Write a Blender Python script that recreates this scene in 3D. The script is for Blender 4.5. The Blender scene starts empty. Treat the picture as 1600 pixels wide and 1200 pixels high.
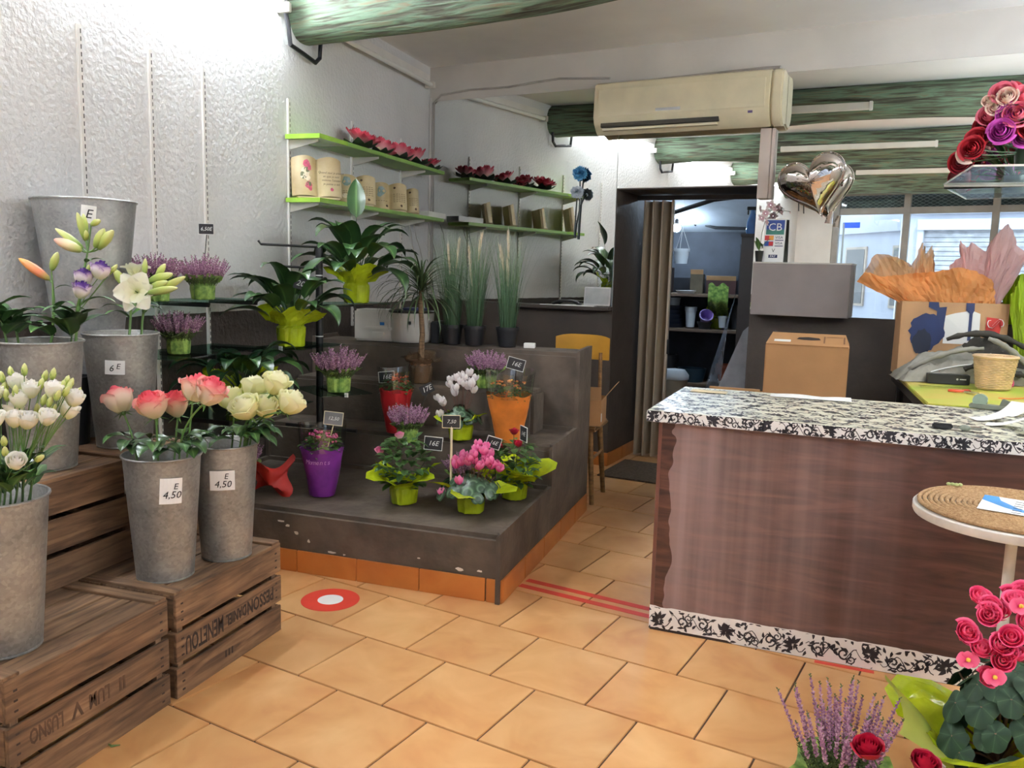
import bpy, bmesh, math, random
from mathutils import Matrix, Vector

# ---------------------------------------------------------------- camera, sky, exposure
SC = bpy.context.scene
COL = SC.collection
D2R = math.pi / 180
cam_data = bpy.data.cameras.new('camera')
cam_data.sensor_width = 36.0
cam_data.lens = 1301.1 / 1600 * 36.0
cam_data.clip_start = 0.05
cam = bpy.data.objects.new('camera', cam_data)
COL.objects.link(cam)
cam.matrix_world = Matrix.Translation((3.023, -6.684, 1.519)) @ (
    Matrix.Rotation(18.425 * D2R, 4, 'Z') @ Matrix.Rotation(-7.687 * D2R, 4, 'X')
    @ Matrix.Rotation(-1.473 * D2R, 4, 'Y') @ Matrix.Rotation(math.pi / 2, 4, 'X'))
SC.camera = cam

world = bpy.data.worlds.new('sky')
SC.world = world
world.use_nodes = True
wn = world.node_tree.nodes
wn['Background'].inputs[0].default_value = (0.74, 0.86, 1.0, 1)
wn['Background'].inputs[1].default_value = 3.2

portal = bpy.data.lights.new('shop_window_portal', 'AREA')
portal.shape = 'RECTANGLE'
portal.size, portal.size_y = 3.9, 2.9
portal.cycles.is_portal = True
po = bpy.data.objects.new('shop_window_portal', portal)
po.location = (2.6, -9.9, 1.5)
po.rotation_euler = (math.pi / 2, 0, 0)
COL.objects.link(po)

VS = SC.view_settings
VS.view_transform = 'Standard'
VS.look = 'None'
VS.gamma = 1.0
VS.use_curve_mapping = False
VS.exposure = 1.13
SC.cycles.use_denoising = True
SC.cycles.max_bounces = 12
SC.cycles.diffuse_bounces = 8
SC.cycles.glossy_bounces = 6
SC.cycles.transparent_max_bounces = 16
SC.cycles.caustics_reflective = False
SC.cycles.caustics_refractive = False
SC.cycles.sample_clamp_indirect = 6.0
TUBE_POWER = 64.0

# ---------------------------------------------------------------- materials
MATS = {}

def lin(c):
    return tuple((x / 12.92 if x <= 0.04045 else ((x + 0.055) / 1.055) ** 2.4) for x in (v / 255 for v in c)) + (1,)

def new_mat(name):
    m = bpy.data.materials.new(name)
    m.use_nodes = True
    nt = m.node_tree
    return m, nt, nt.nodes, nt.links, nt.nodes['Principled BSDF']

def ramp(N, stops):
    r = N.new('ShaderNodeValToRGB')
    e = r.color_ramp.elements
    while len(e) < len(stops):
        e.new(0.5)
    for i, (p, c) in enumerate(stops):
        e[i].position = p
        e[i].color = c if len(c) == 4 else lin(c)
    return r

def mat(name, rgb, rough=0.55, metal=0.0, var=0.12, vs=6.0, bump=0.0, bs=40.0, spec=0.5, coat=0.0,
        trans=0.0, rgb2=None, attr=None, obj_var=0.0, emit=None, es=1.0, alpha=None, stretch=None, sheen=0.0, detail=4.0):
    """generic procedural material: noise-mottled colour, optional bump, translucency or 't' attribute gradient"""
    if name in MATS:
        return MATS[name]
    m, nt, N, L, B = new_mat(name)
    B.inputs['Roughness'].default_value = rough
    B.inputs['Metallic'].default_value = metal
    B.inputs['Specular IOR Level'].default_value = spec
    B.inputs['Coat Weight'].default_value = coat
    B.inputs['Sheen Weight'].default_value = sheen
    tc = N.new('ShaderNodeTexCoord')
    src = tc.outputs['Object']
    if stretch:
        mp = N.new('ShaderNodeMapping')
        mp.inputs['Scale'].default_value = stretch
        L.new(src, mp.inputs[0])
        src = mp.outputs[0]
    if attr:
        at = N.new('ShaderNodeAttribute')
        at.attribute_name = 't'
        r = ramp(N, attr)
        L.new(at.outputs['Fac'], r.inputs[0])
        base = r.outputs[0]
    else:
        no = N.new('ShaderNodeTexNoise')
        no.inputs['Scale'].default_value = vs
        no.inputs['Detail'].default_value = detail
        L.new(src, no.inputs[0])
        c1 = lin(rgb)
        c2 = lin(rgb2) if rgb2 else tuple(x * (1 - 2.2 * var) for x in c1[:3]) + (1,)
        c3 = c1 if rgb2 else tuple(min(1, x * (1 + var)) for x in c1[:3]) + (1,)
        r = ramp(N, [(0.34, c2), (0.66, c3)])
        L.new(no.outputs['Fac'], r.inputs[0])
        base = r.outputs[0]
    if obj_var:
        oi = N.new('ShaderNodeObjectInfo')
        hs = N.new('ShaderNodeHueSaturation')
        mr = N.new('ShaderNodeMapRange')
        mr.inputs['To Min'].default_value = 1 - obj_var
        mr.inputs['To Max'].default_value = 1 + obj_var
        L.new(oi.outputs['Random'], mr.inputs[0])
        L.new(mr.outputs[0], hs.inputs['Value'])
        L.new(base, hs.inputs['Color'])
        base = hs.outputs[0]
    L.new(base, B.inputs['Base Color'])
    if bump:
        nb = N.new('ShaderNodeTexNoise')
        nb.inputs['Scale'].default_value = bs
        nb.inputs['Detail'].default_value = 3
        L.new(src, nb.inputs[0])
        bp = N.new('ShaderNodeBump')
        bp.inputs['Strength'].default_value = bump
        bp.inputs['Distance'].default_value = 0.01
        L.new(nb.outputs['Fac'], bp.inputs['Height'])
        L.new(bp.outputs[0], B.inputs['Normal'])
    if emit:
        B.inputs['Emission Color'].default_value = lin(emit)
        B.inputs['Emission Strength'].default_value = es
    out = B.outputs[0]
    if trans:
        tr = N.new('ShaderNodeBsdfTranslucent')
        L.new(base, tr.inputs[0])
        mx = N.new('ShaderNodeMixShader')
        mx.inputs[0].default_value = trans
        L.new(out, mx.inputs[1])
        L.new(tr.outputs[0], mx.inputs[2])
        out = mx.outputs[0]
    if alpha is not None:
        tp = N.new('ShaderNodeBsdfTransparent')
        mx = N.new('ShaderNodeMixShader')
        mx.inputs[0].default_value = alpha
        L.new(tp.outputs[0], mx.inputs[1])
        L.new(out, mx.inputs[2])
        out = mx.outputs[0]
    if out != B.outputs[0]:
        L.new(out, N['Material Output'].inputs[0])
    MATS[name] = m
    return m

def mat_plaster():
    m, nt, N, L, B = new_mat('rough_white_plaster_with_dark_dado')
    tc = N.new('ShaderNodeTexCoord')
    n1 = N.new('ShaderNodeTexNoise'); n1.inputs['Scale'].default_value = 36; n1.inputs['Detail'].default_value = 5
    n2 = N.new('ShaderNodeTexNoise'); n2.inputs['Scale'].default_value = 1.3; n2.inputs['Detail'].default_value = 3
    L.new(tc.outputs['Object'], n1.inputs[0]); L.new(tc.outputs['Object'], n2.inputs[0])
    r = ramp(N, [(0.3, (206, 205, 204)), (0.7, (226, 225, 224))])
    L.new(n2.outputs['Fac'], r.inputs[0])
    sx = N.new('ShaderNodeSeparateXYZ'); L.new(tc.outputs['Object'], sx.inputs[0])
    nz = N.new('ShaderNodeMath'); nz.operation = 'MULTIPLY_ADD'
    n3 = N.new('ShaderNodeTexNoise'); n3.inputs['Scale'].default_value = 9
    L.new(tc.outputs['Object'], n3.inputs[0])
    L.new(n3.outputs['Fac'], nz.inputs[0]); nz.inputs[1].default_value = 0.012; L.new(sx.outputs['Z'], nz.inputs[2])
    gt = N.new('ShaderNodeMath'); gt.operation = 'GREATER_THAN'; gt.inputs[1].default_value = 1.262
    L.new(nz.outputs[0], gt.inputs[0])
    mx = N.new('ShaderNodeMix'); mx.data_type = 'RGBA'
    L.new(gt.outputs[0], mx.inputs['Factor'])
    mx.inputs['A'].default_value = lin((68, 58, 52)); L.new(r.outputs[0], mx.inputs['B'])
    L.new(mx.outputs['Result'], B.inputs['Base Color'])
    bp = N.new('ShaderNodeBump'); bp.inputs['Strength'].default_value = 0.9; bp.inputs['Distance'].default_value = 0.009
    L.new(n1.outputs['Fac'], bp.inputs['Height']); L.new(bp.outputs[0], B.inputs['Normal'])
    B.inputs['Roughness'].default_value = 0.75
    return m

def mat_tile(name, a, b, dark):
    m, nt, N, L, B = new_mat(name)
    tc = N.new('ShaderNodeTexCoord'); oi = N.new('ShaderNodeObjectInfo')
    ad = N.new('ShaderNodeVectorMath'); ad.operation = 'MULTIPLY_ADD'
    cb = N.new('ShaderNodeCombineXYZ')
    for i in range(3):
        L.new(oi.outputs['Random'], cb.inputs[i])
    L.new(cb.outputs[0], ad.inputs[0]); ad.inputs[1].default_value = (37, 61, 19); L.new(tc.outputs['Object'], ad.inputs[2])
    n = N.new('ShaderNodeTexNoise'); n.inputs['Scale'].default_value = 4.2; n.inputs['Detail'].default_value = 3.5; n.inputs['Distortion'].default_value = 0.5
    L.new(ad.outputs[0], n.inputs[0])
    r = ramp(N, [(0.25, dark), (0.45, a), (0.72, b)])
    L.new(n.outputs['Fac'], r.inputs[0])
    hs = N.new('ShaderNodeHueSaturation'); mr = N.new('ShaderNodeMapRange')
    mr.inputs['To Min'].default_value = 0.9; mr.inputs['To Max'].default_value = 1.06
    L.new(oi.outputs['Random'], mr.inputs[0]); L.new(mr.outputs[0], hs.inputs['Value']); L.new(r.outputs[0], hs.inputs['Color'])
    L.new(hs.outputs[0], B.inputs['Base Color'])
    B.inputs['Roughness'].default_value = 0.36
    n2 = N.new('ShaderNodeTexNoise'); n2.inputs['Scale'].default_value = 3
    L.new(ad.outputs[0], n2.inputs[0])
    mr2 = N.new('ShaderNodeMapRange'); mr2.inputs['To Min'].default_value = 0.25; mr2.inputs['To Max'].default_value = 0.5
    L.new(n2.outputs['Fac'], mr2.inputs[0]); L.new(mr2.outputs[0], B.inputs['Roughness'])
    return m

def mat_wood(name, a, b, c, scale=1.0, rough=0.7, wave=0.0, random_shift=True):
    """wood with the grain along local X"""
    if name in MATS:
        return MATS[name]
    m, nt, N, L, B = new_mat(name)
    tc = N.new('ShaderNodeTexCoord'); oi = N.new('ShaderNodeObjectInfo')
    mp = N.new('ShaderNodeMapping'); mp.inputs['Scale'].default_value = (1.6 * scale, 16 * scale, 16 * scale)
    cb = N.new('ShaderNodeCombineXYZ')
    mu = N.new('ShaderNodeMath'); mu.operation = 'MULTIPLY'; mu.inputs[1].default_value = 43.0 if random_shift else 0.0
    L.new(oi.outputs['Random'], mu.inputs[0])
    for i in range(3):
        L.new(mu.outputs[0], cb.inputs[i])
    L.new(tc.outputs['Object'], mp.inputs[0]); L.new(cb.outputs[0], mp.inputs['Location'])
    n = N.new('ShaderNodeTexNoise'); n.inputs['Scale'].default_value = 2.5; n.inputs['Detail'].default_value = 7; n.inputs['Distortion'].default_value = 0.9
    L.new(mp.outputs[0], n.inputs[0])
    r = ramp(N, [(0.28, c), (0.5, a), (0.72, b)])
    L.new(n.outputs['Fac'], r.inputs[0])
    n2 = N.new('ShaderNodeTexNoise'); n2.inputs['Scale'].default_value = 5; n2.inputs['Detail'].default_value = 4
    L.new(cb.outputs[0], n2.inputs[0])
    va = N.new('ShaderNodeVectorMath'); L.new(tc.outputs['Object'], va.inputs[0]); L.new(cb.outputs[0], va.inputs[1]); L.new(va.outputs[0], n2.inputs[0])
    mr = N.new('ShaderNodeMapRange'); mr.inputs['From Min'].default_value = 0.3; mr.inputs['From Max'].default_value = 0.7
    mr.inputs['To Min'].default_value = 0.7; mr.inputs['To Max'].default_value = 1.18
    L.new(n2.outputs['Fac'], mr.inputs[0])
    hs = N.new('ShaderNodeHueSaturation'); L.new(r.outputs[0], hs.inputs['Color']); L.new(mr.outputs[0], hs.inputs['Value'])
    L.new(hs.outputs[0], B.inputs['Base Color'])
    bp = N.new('ShaderNodeBump'); bp.inputs['Strength'].default_value = 0.35; bp.inputs['Distance'].default_value = 0.004
    L.new(n.outputs['Fac'], bp.inputs['Height']); L.new(bp.outputs[0], B.inputs['Normal'])
    B.inputs['Roughness'].default_value = rough
    MATS[name] = m
    return m

def mat_counter_front():
    """dark rosewood laminate under a dusty clear film that is torn along one side"""
    m, nt, N, L, B = new_mat('rosewood_laminate_with_dusty_film')
    tc = N.new('ShaderNodeTexCoord')
    mp = N.new('ShaderNodeMapping'); mp.inputs['Scale'].default_value = (1.2, 1.0, 9.0)
    L.new(tc.outputs['Object'], mp.inputs[0])
    n = N.new('ShaderNodeTexNoise'); n.inputs['Scale'].default_value = 2.2; n.inputs['Detail'].default_value = 8; n.inputs['Distortion'].default_value = 1.4
    L.new(mp.outputs[0], n.inputs[0])
    r = ramp(N, [(0.3, (48, 29, 24)), (0.5, (76, 47, 40)), (0.68, (98, 64, 54))])
    L.new(n.outputs['Fac'], r.inputs[0])
    sx = N.new('ShaderNodeSeparateXYZ'); L.new(tc.outputs['Object'], sx.inputs[0])
    # film: vertical smears, strong near the torn edge and fading along the counter
    mp2 = N.new('ShaderNodeMapping'); mp2.inputs['Scale'].default_value = (9.0, 1.0, 0.35)
    L.new(tc.outputs['Object'], mp2.inputs[0])
    n2 = N.new('ShaderNodeTexNoise'); n2.inputs['Scale'].default_value = 1.6; n2.inputs['Detail'].default_value = 3
    L.new(mp2.outputs[0], n2.inputs[0])
    n3 = N.new('ShaderNodeTexNoise'); n3.inputs['Scale'].default_value = 5; n3.inputs['Detail'].default_value = 2
    L.new(tc.outputs['Object'], n3.inputs[0])
    ed = N.new('ShaderNodeMath'); ed.operation = 'MULTIPLY_ADD'; ed.inputs[1].default_value = 0.2
    L.new(n3.outputs['Fac'], ed.inputs[0]); L.new(sx.outputs['X'], ed.inputs[2])
    ge = N.new('ShaderNodeMath'); ge.operation = 'GREATER_THAN'; ge.inputs[1].default_value = 0.165
    L.new(ed.outputs[0], ge.inputs[0])
    fa = N.new('ShaderNodeMapRange'); fa.inputs['From Min'].default_value = 0.1; fa.inputs['From Max'].default_value = 1.1
    fa.inputs['To Min'].default_value = 0.62; fa.inputs['To Max'].default_value = 0.03
    L.new(sx.outputs['X'], fa.inputs[0])
    rs = N.new('ShaderNodeMapRange'); rs.inputs['From Min'].default_value = 0.3; rs.inputs['From Max'].default_value = 0.7
    rs.inputs['To Min'].default_value = 0.35; rs.inputs['To Max'].default_value = 1.0
    L.new(n2.outputs['Fac'], rs.inputs[0])
    m1 = N.new('ShaderNodeMath'); m1.operation = 'MULTIPLY'; L.new(fa.outputs[0], m1.inputs[0]); L.new(rs.outputs[0], m1.inputs[1])
    m2 = N.new('ShaderNodeMath'); m2.operation = 'MULTIPLY'; L.new(m1.outputs[0], m2.inputs[0]); L.new(ge.outputs[0], m2.inputs[1])
    mx = N.new('ShaderNodeMix'); mx.data_type = 'RGBA'; L.new(m2.outputs[0], mx.inputs['Factor'])
    L.new(r.outputs[0], mx.inputs['A']); mx.inputs['B'].default_value = lin((176, 152, 150))
    L.new(mx.outputs['Result'], B.inputs['Base Color'])
    B.inputs['Roughness'].default_value = 0.33
    return m

def mat_zinc(name, a, b, rough):
    m, nt, N, L, B = new_mat(name)
    tc = N.new('ShaderNodeTexCoord'); oi = N.new('ShaderNodeObjectInfo')
    va = N.new('ShaderNodeVectorMath'); L.new(tc.outputs['Object'], va.inputs[0])
    cb = N.new('ShaderNodeCombineXYZ'); mu = N.new('ShaderNodeMath'); mu.operation = 'MULTIPLY'; mu.inputs[1].default_value = 20
    L.new(oi.outputs['Random'], mu.inputs[0]); L.new(mu.outputs[0], cb.inputs[0]); L.new(cb.outputs[0], va.inputs[1])
    v = N.new('ShaderNodeTexVoronoi'); v.inputs['Scale'].default_value = 105
    L.new(va.outputs[0], v.inputs[0])
    n = N.new('ShaderNodeTexNoise'); n.inputs['Scale'].default_value = 9; n.inputs['Detail'].default_value = 6
    L.new(va.outputs[0], n.inputs[0])
    mxf = N.new('ShaderNodeMix'); mxf.data_type = 'RGBA'; mxf.inputs['Factor'].default_value = 0.24
    r = ramp(N, [(0.3, a), (0.7, b)]); L.new(n.outputs['Fac'], r.inputs[0])
    L.new(r.outputs[0], mxf.inputs['A'])
    bw = N.new('ShaderNodeRGBToBW'); L.new(v.outputs['Color'], bw.inputs[0])
    r2 = ramp(N, [(0.0, (110, 110, 108)), (1.0, (205, 203, 198))]); L.new(bw.outputs[0], r2.inputs[0])
    L.new(r2.outputs[0], mxf.inputs['B']); L.new(mxf.outputs['Result'], B.inputs['Base Color'])
    B.inputs['Metallic'].default_value = 0.6
    mr = N.new('ShaderNodeMapRange'); mr.inputs['To Min'].default_value = rough - 0.08; mr.inputs['To Max'].default_value = rough + 0.14
    L.new(n.outputs['Fac'], mr.inputs[0]); L.new(mr.outputs[0], B.inputs['Roughness'])
    return m

def mat_beam():
    m, nt, N, L, B = new_mat('worn_green_painted_timber')
    tc = N.new('ShaderNodeTexCoord')
    mp = N.new('ShaderNodeMapping'); mp.inputs['Scale'].default_value = (1.4, 20, 20); L.new(tc.outputs['Object'], mp.inputs[0])
    n = N.new('ShaderNodeTexNoise'); n.inputs['Scale'].default_value = 2.0; n.inputs['Detail'].default_value = 6; n.inputs['Distortion'].default_value = 0.6
    L.new(mp.outputs[0], n.inputs[0])
    r = ramp(N, [(0.3, (50, 44, 37)), (0.43, (86, 88, 72)), (0.56, (112, 138, 114)), (0.7, (126, 114, 90))])
    L.new(n.outputs['Fac'], r.inputs[0]); L.new(r.outputs[0], B.inputs['Base Color'])
    bp = N.new('ShaderNodeBump'); bp.inputs['Strength'].default_value = 0.7; bp.inputs['Distance'].default_value = 0.02
    L.new(n.outputs['Fac'], bp.inputs['Height']); L.new(bp.outputs[0], B.inputs['Normal'])
    B.inputs['Roughness'].default_value = 0.7
    return m

def mat_glass(name, tint=(225, 240, 238), gloss=0.12, rough=0.02):
    if name in MATS:
        return MATS[name]
    m, nt, N, L, B = new_mat(name)
    tp = N.new('ShaderNodeBsdfTransparent'); tp.inputs[0].default_value = lin(tint)
    gl = N.new('ShaderNodeBsdfGlossy'); gl.inputs['Roughness'].default_value = rough
    mx = N.new('ShaderNodeMixShader'); mx.inputs[0].default_value = gloss
    L.new(tp.outputs[0], mx.inputs[1]); L.new(gl.outputs[0], mx.inputs[2]); L.new(mx.outputs[0], N['Material Output'].inputs[0])
    MATS[name] = m
    return m

def mat_mirror():
    m, nt, N, L, B = new_mat('silvered_mirror')
    B.inputs['Base Color'].default_value = (0.90, 0.925, 0.905, 1)
    B.inputs['Metallic'].default_value = 1.0
    B.inputs['Roughness'].default_value = 0.0
    return m

# ---------------------------------------------------------------- mesh helpers
class MB:
    """collects geometry for one mesh object"""
    def __init__(self):
        self.v, self.f, self.m, self.t = [], [], [], []

    def add(self, vs, fs, mi=0, T=None, t=0.5):
        o = len(self.v)
        for i, p in enumerate(vs):
            p = Vector(p)
            self.v.append(tuple(T @ p) if T is not None else tuple(p))
            self.t.append(t[i] if isinstance(t, (list, tuple)) else t)
        for f in fs:
            self.f.append(tuple(o + i for i in f)); self.m.append(mi)
        return self

    def box(self, x0, x1, y0, y1, z0, z1, mi=0, T=None):
        return self.add([(x0, y0, z0), (x1, y0, z0), (x1, y1, z0), (x0, y1, z0), (x0, y0, z1), (x1, y0, z1), (x1, y1, z1), (x0, y1, z1)],
                        [(3, 2, 1, 0), (4, 5, 6, 7), (0, 1, 5, 4), (1, 2, 6, 5), (2, 3, 7, 6), (3, 0, 4, 7)], mi, T)

    def lathe(self, prof, n=24, c=(0, 0, 0), mi=0, T=None, fn=None, cap0=True, cap1=True, t=None):
        vs, fs, ts = [], [], []
        for i, (r, z) in enumerate(prof):
            for k in range(n):
                a = 2 * math.pi * k / n
                rr, zz = (r, z) if fn is None else fn(a, r, z, i)
                vs.append((c[0] + rr * math.cos(a), c[1] + rr * math.sin(a), c[2] + zz))
                ts.append(t[i] if t else 0.5)
        for i in range(len(prof) - 1):
            for k in range(n):
                a, b = i * n + k, i * n + (k + 1) % n
                fs.append((a, b, b + n, a + n))
        if cap0:
            fs.append(tuple(reversed(range(n))))
        if cap1:
            fs.append(tuple(range((len(prof) - 1) * n, len(prof) * n)))
        return self.add(vs, fs, mi, T, ts)

    def tube(self, pts, r, n=6, mi=0, T=None, t=0.5):
        pts = [Vector(p) for p in pts]
        m = len(pts)
        rs = r if isinstance(r, (list, tuple)) else [r] * m
        vs, fs = [], []
        up = Vector((0.31, 0.17, 0.93))
        for i, p in enumerate(pts):
            d = (pts[min(i + 1, m - 1)] - pts[max(i - 1, 0)])
            d = d.normalized() if d.length > 1e-9 else Vector((0, 0, 1))
            if abs(d.dot(up)) > 0.95:
                up = Vector((0.9, 0.3, 0.1))
            s = d.cross(up).normalized(); w = s.cross(d)
            for k in range(n):
                a = 2 * math.pi * k / n
                vs.append(p + (s * math.cos(a) + w * math.sin(a)) * rs[i])
        for i in range(m - 1):
            for k in range(n):
                a, b = i * n + k, i * n + (k + 1) % n
                fs.append((a, b, b + n, a + n))
        fs.append(tuple(reversed(range(n)))); fs.append(tuple(range((m - 1) * n, m * n)))
        return self.add(vs, fs, mi, T, t)

    def grid(self, fn, nu, nv, mi=0, T=None, closed=False, tf=None):
        vs, fs, ts = [], [], []
        cu = nu if closed else nu + 1
        for j in range(nv + 1):
            for i in range(cu):
                vs.append(fn(i / nu, j / nv)); ts.append(tf(i / nu, j / nv) if tf else 0.5)
        for j in range(nv):
            for i in range(nu):
                a = j * cu + i; b = j * cu + (i + 1) % cu
                fs.append((a, b, b + cu, a + cu))
        return self.add(vs, fs, mi, T, ts)

    def ball(self, c, rx, ry=None, rz=None, nu=10, nv=6, mi=0, T=None, t=0.5):
        ry = rx if ry is None else ry; rz = rx if rz is None else rz
        vs = [(c[0], c[1], c[2] - rz)]; fs = []
        for j in range(1, nv):
            ph = -math.pi / 2 + math.pi * j / nv
            for i in range(nu):
                a = 2 * math.pi * i / nu
                vs.append((c[0] + rx * math.cos(ph) * math.cos(a), c[1] + ry * math.cos(ph) * math.sin(a), c[2] + rz * math.sin(ph)))
        vs.append((c[0], c[1], c[2] + rz))
        for i in range(nu):
            fs.append((0, 1 + (i + 1) % nu, 1 + i))
            e = 1 + (nv - 2) * nu
            fs.append((len(vs) - 1, e + i, e + (i + 1) % nu))
        for j in range(nv - 2):
            for i in range(nu):
                a = 1 + j * nu + i; b = 1 + j * nu + (i + 1) % nu
                fs.append((a, b, b + nu, a + nu))
        return self.add(vs, fs, mi, T, t)

    def octa(self, c, d, l, w, t=0.5, mi=0):
        """small elongated floret at c along direction d"""
        c = Vector(c); d = Vector(d).normalized()
        s = d.cross(Vector((0.3, 0.5, 0.81))).normalized(); u = d.cross(s)
        vs = [c - d * l * 0.4, c + s * w, c + u * w, c - s * w, c - u * w, c + d * l * 0.6]
        return self.add(vs, [(0, 2, 1), (0, 3, 2), (0, 4, 3), (0, 1, 4), (5, 1, 2), (5, 2, 3), (5, 3, 4), (5, 4, 1)], mi, None, t)

    def prism(self, poly, h, mi=0, T=None):
        n = len(poly)
        vs = [(x, y, 0) for x, y in poly] + [(x, y, h) for x, y in poly]
        fs = [tuple(reversed(range(n))), tuple(range(n, 2 * n))] + [(i, (i + 1) % n, n + (i + 1) % n, n + i) for i in range(n)]
        return self.add(vs, fs, mi, T)

    def mesh(self, name, mats, smooth=False, bevel=0.0, attr=False):
        me = bpy.data.meshes.new(name)
        me.from_pydata(self.v, [], self.f)
        ms = mats if isinstance(mats, (list, tuple)) else [mats]
        for x in ms:
            me.materials.append(x)
        if len(ms) > 1:
            me.polygons.foreach_set('material_index', self.m)
        if attr:
            a = me.attributes.new('t', 'FLOAT', 'POINT')
            a.data.foreach_set('value', self.t)
        if bevel:
            b = bmesh.new(); b.from_mesh(me)
            es = [e for e in b.edges if len(e.link_faces) == 2 and e.calc_face_angle(0) > 0.5]
            bmesh.ops.bevel(b, geom=es, offset=bevel, segments=2, affect='EDGES', clamp_overlap=True)
            b.to_mesh(me); b.free()
        if smooth:
            me.polygons.foreach_set('use_smooth', [True] * len(me.polygons))
            if smooth != 2:
                me.set_sharp_from_angle(angle=0.7)
        me.update()
        return me

    def build(self, name, mats, parent=None, loc=(0, 0, 0), rot=(0, 0, 0), smooth=False, bevel=0.0, attr=False):
        return place(name, self.mesh(name, mats, smooth, bevel, attr), parent, loc, rot)

def place(name, me, parent=None, loc=(0, 0, 0), rot=(0, 0, 0), scale=None):
    o = bpy.data.objects.new(name, me)
    COL.objects.link(o)
    o.location = loc
    o.rotation_euler = rot if not isinstance(rot, (int, float)) else (0, 0, rot)
    if scale:
        o.scale = scale if not isinstance(scale, (int, float)) else (scale,) * 3
    if parent is not None:
        o.parent = parent
    return o

def tag(o, label=None, cat=None, group=None, kind=None):
    if label: o['label'] = label
    if cat: o['category'] = cat
    if group: o['group'] = group
    if kind: o['kind'] = kind
    return o

def thing(name, label, cat, loc=(0, 0, 0), rz=0.0, group=None, scale=None):
    o = place(name, None, None, loc, (0, 0, rz), scale)
    o.empty_display_size = 0.1
    return tag(o, label, cat, group)

def struct(o):
    o['kind'] = 'structure'
    return o

def copy_tree(o, parent=None):
    c = o.copy(); COL.objects.link(c)
    if parent is not None:
        c.parent = parent
    for ch in list(o.children):
        copy_tree(ch, c)
    return c

def text(name, body, size, m, parent=None, loc=(0, 0, 0), rot=(0, 0, 0), ext=0.0004, shear=0.0, align='CENTER', sx=1.0, fit=None, bold=0.0):
    cu = bpy.data.curves.new(name, 'FONT')
    cu.body = body; cu.size = size; cu.align_x = align; cu.align_y = 'CENTER'; cu.shear = shear; cu.extrude = ext; cu.resolution_u = 2; cu.offset = bold
    tmp = bpy.data.objects.new(name, cu)
    COL.objects.link(tmp)
    me = bpy.data.meshes.new_from_object(tmp)
    bpy.data.objects.remove(tmp)
    bpy.data.curves.remove(cu)
    me.materials.clear(); me.materials.append(m)
    if fit:
        xs = [v.co.x for v in me.vertices]
        sx = fit / max(1e-6, max(xs) - min(xs))
    return place(name, me, parent, loc, rot, (sx, 1, 1))

def TR(loc=(0, 0, 0), rz=0.0, rx=0.0, ry=0.0, s=1.0):
    return Matrix.Translation(loc) @ Matrix.Rotation(rz, 4, 'Z') @ Matrix.Rotation(ry, 4, 'Y') @ Matrix.Rotation(rx, 4, 'X') @ Matrix.Scale(s, 4)

def aim(d, loc=(0, 0, 0), roll=0.0):
    """matrix taking local +Z to direction d"""
    q = Vector(d).normalized().to_track_quat('Z', 'Y')
    return Matrix.Translation(loc) @ q.to_matrix().to_4x4() @ Matrix.Rotation(roll, 4, 'Z')

def bez(a, b, c, n):
    a, b, c = Vector(a), Vector(b), Vector(c)
    return [a * (1 - t) ** 2 + b * 2 * t * (1 - t) + c * t * t for t in (i / n for i in range(n + 1))]

# ---------------------------------------------------------------- the sun on the street outside
sun = bpy.data.lights.new('sun', 'SUN')
sun.energy = 1.3
sun.angle = 0.01
sun.color = (1.0, 0.95, 0.88)
so = bpy.data.objects.new('sun', sun)
so.rotation_euler = Vector((-0.35, -0.62, -0.9)).to_track_quat('-Z', 'Y').to_euler()
so.location = (5, 5, 12)
COL.objects.link(so)

# ---------------------------------------------------------------- shared materials
PLASTER = mat_plaster()
WHITE_PAINT = mat('white_wall_paint', (214, 210, 204), 0.75, var=0.04, vs=2, bump=0.15, bs=30)
CEILING = mat('ceiling_paint', (240, 238, 236), 0.8, var=0.04, vs=1.2, bump=0.12, bs=14)
DARK_PAINT = mat('dark_brown_paint', (66, 56, 49), 0.6, var=0.12, vs=5, bump=0.25, bs=22)
PLINTH = mat('dark_brown_rendered_concrete', (88, 76, 65), 0.72, var=0.16, vs=7, bump=0.5, bs=26)
TERRA = mat_tile('glazed_floor_tile', (212, 158, 102), (226, 178, 122), (198, 138, 86))
SKIRT = mat_tile('terracotta_skirting', (186, 112, 52), (198, 126, 62), (168, 96, 44))
GROUT = mat('grey_brown_grout', (92, 70, 56), 0.9, var=0.1)
BEAM = mat_beam()
MIRROR = mat_mirror()
WHITE_PLASTIC = mat('white_plastic', (222, 218, 208), 0.4, var=0.03)
STEEL_WHITE = mat('white_enamelled_steel', (226, 222, 216), 0.4, var=0.03)
BLACK_RUBBER = mat('black_rubber', (30, 30, 34), 0.5, var=0.1)
BLACK_METAL = mat('black_metal', (24, 23, 24), 0.4, var=0.1)
GLASS = mat_glass('window_glass', (238, 244, 246), 0.06)
SHELF_GLASS = mat_glass('shelf_glass', (205, 228, 220), 0.16)
CLEAR_FILM = mat_glass('clear_cellophane', (235, 238, 235), 0.16, 0.12)
CREAM_AC = mat('yellowed_cream_plastic', (228, 218, 188), 0.38, var=0.04)

BW = -8.9 * D2R            # heading of the back wall, which is not square to the others

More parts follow.
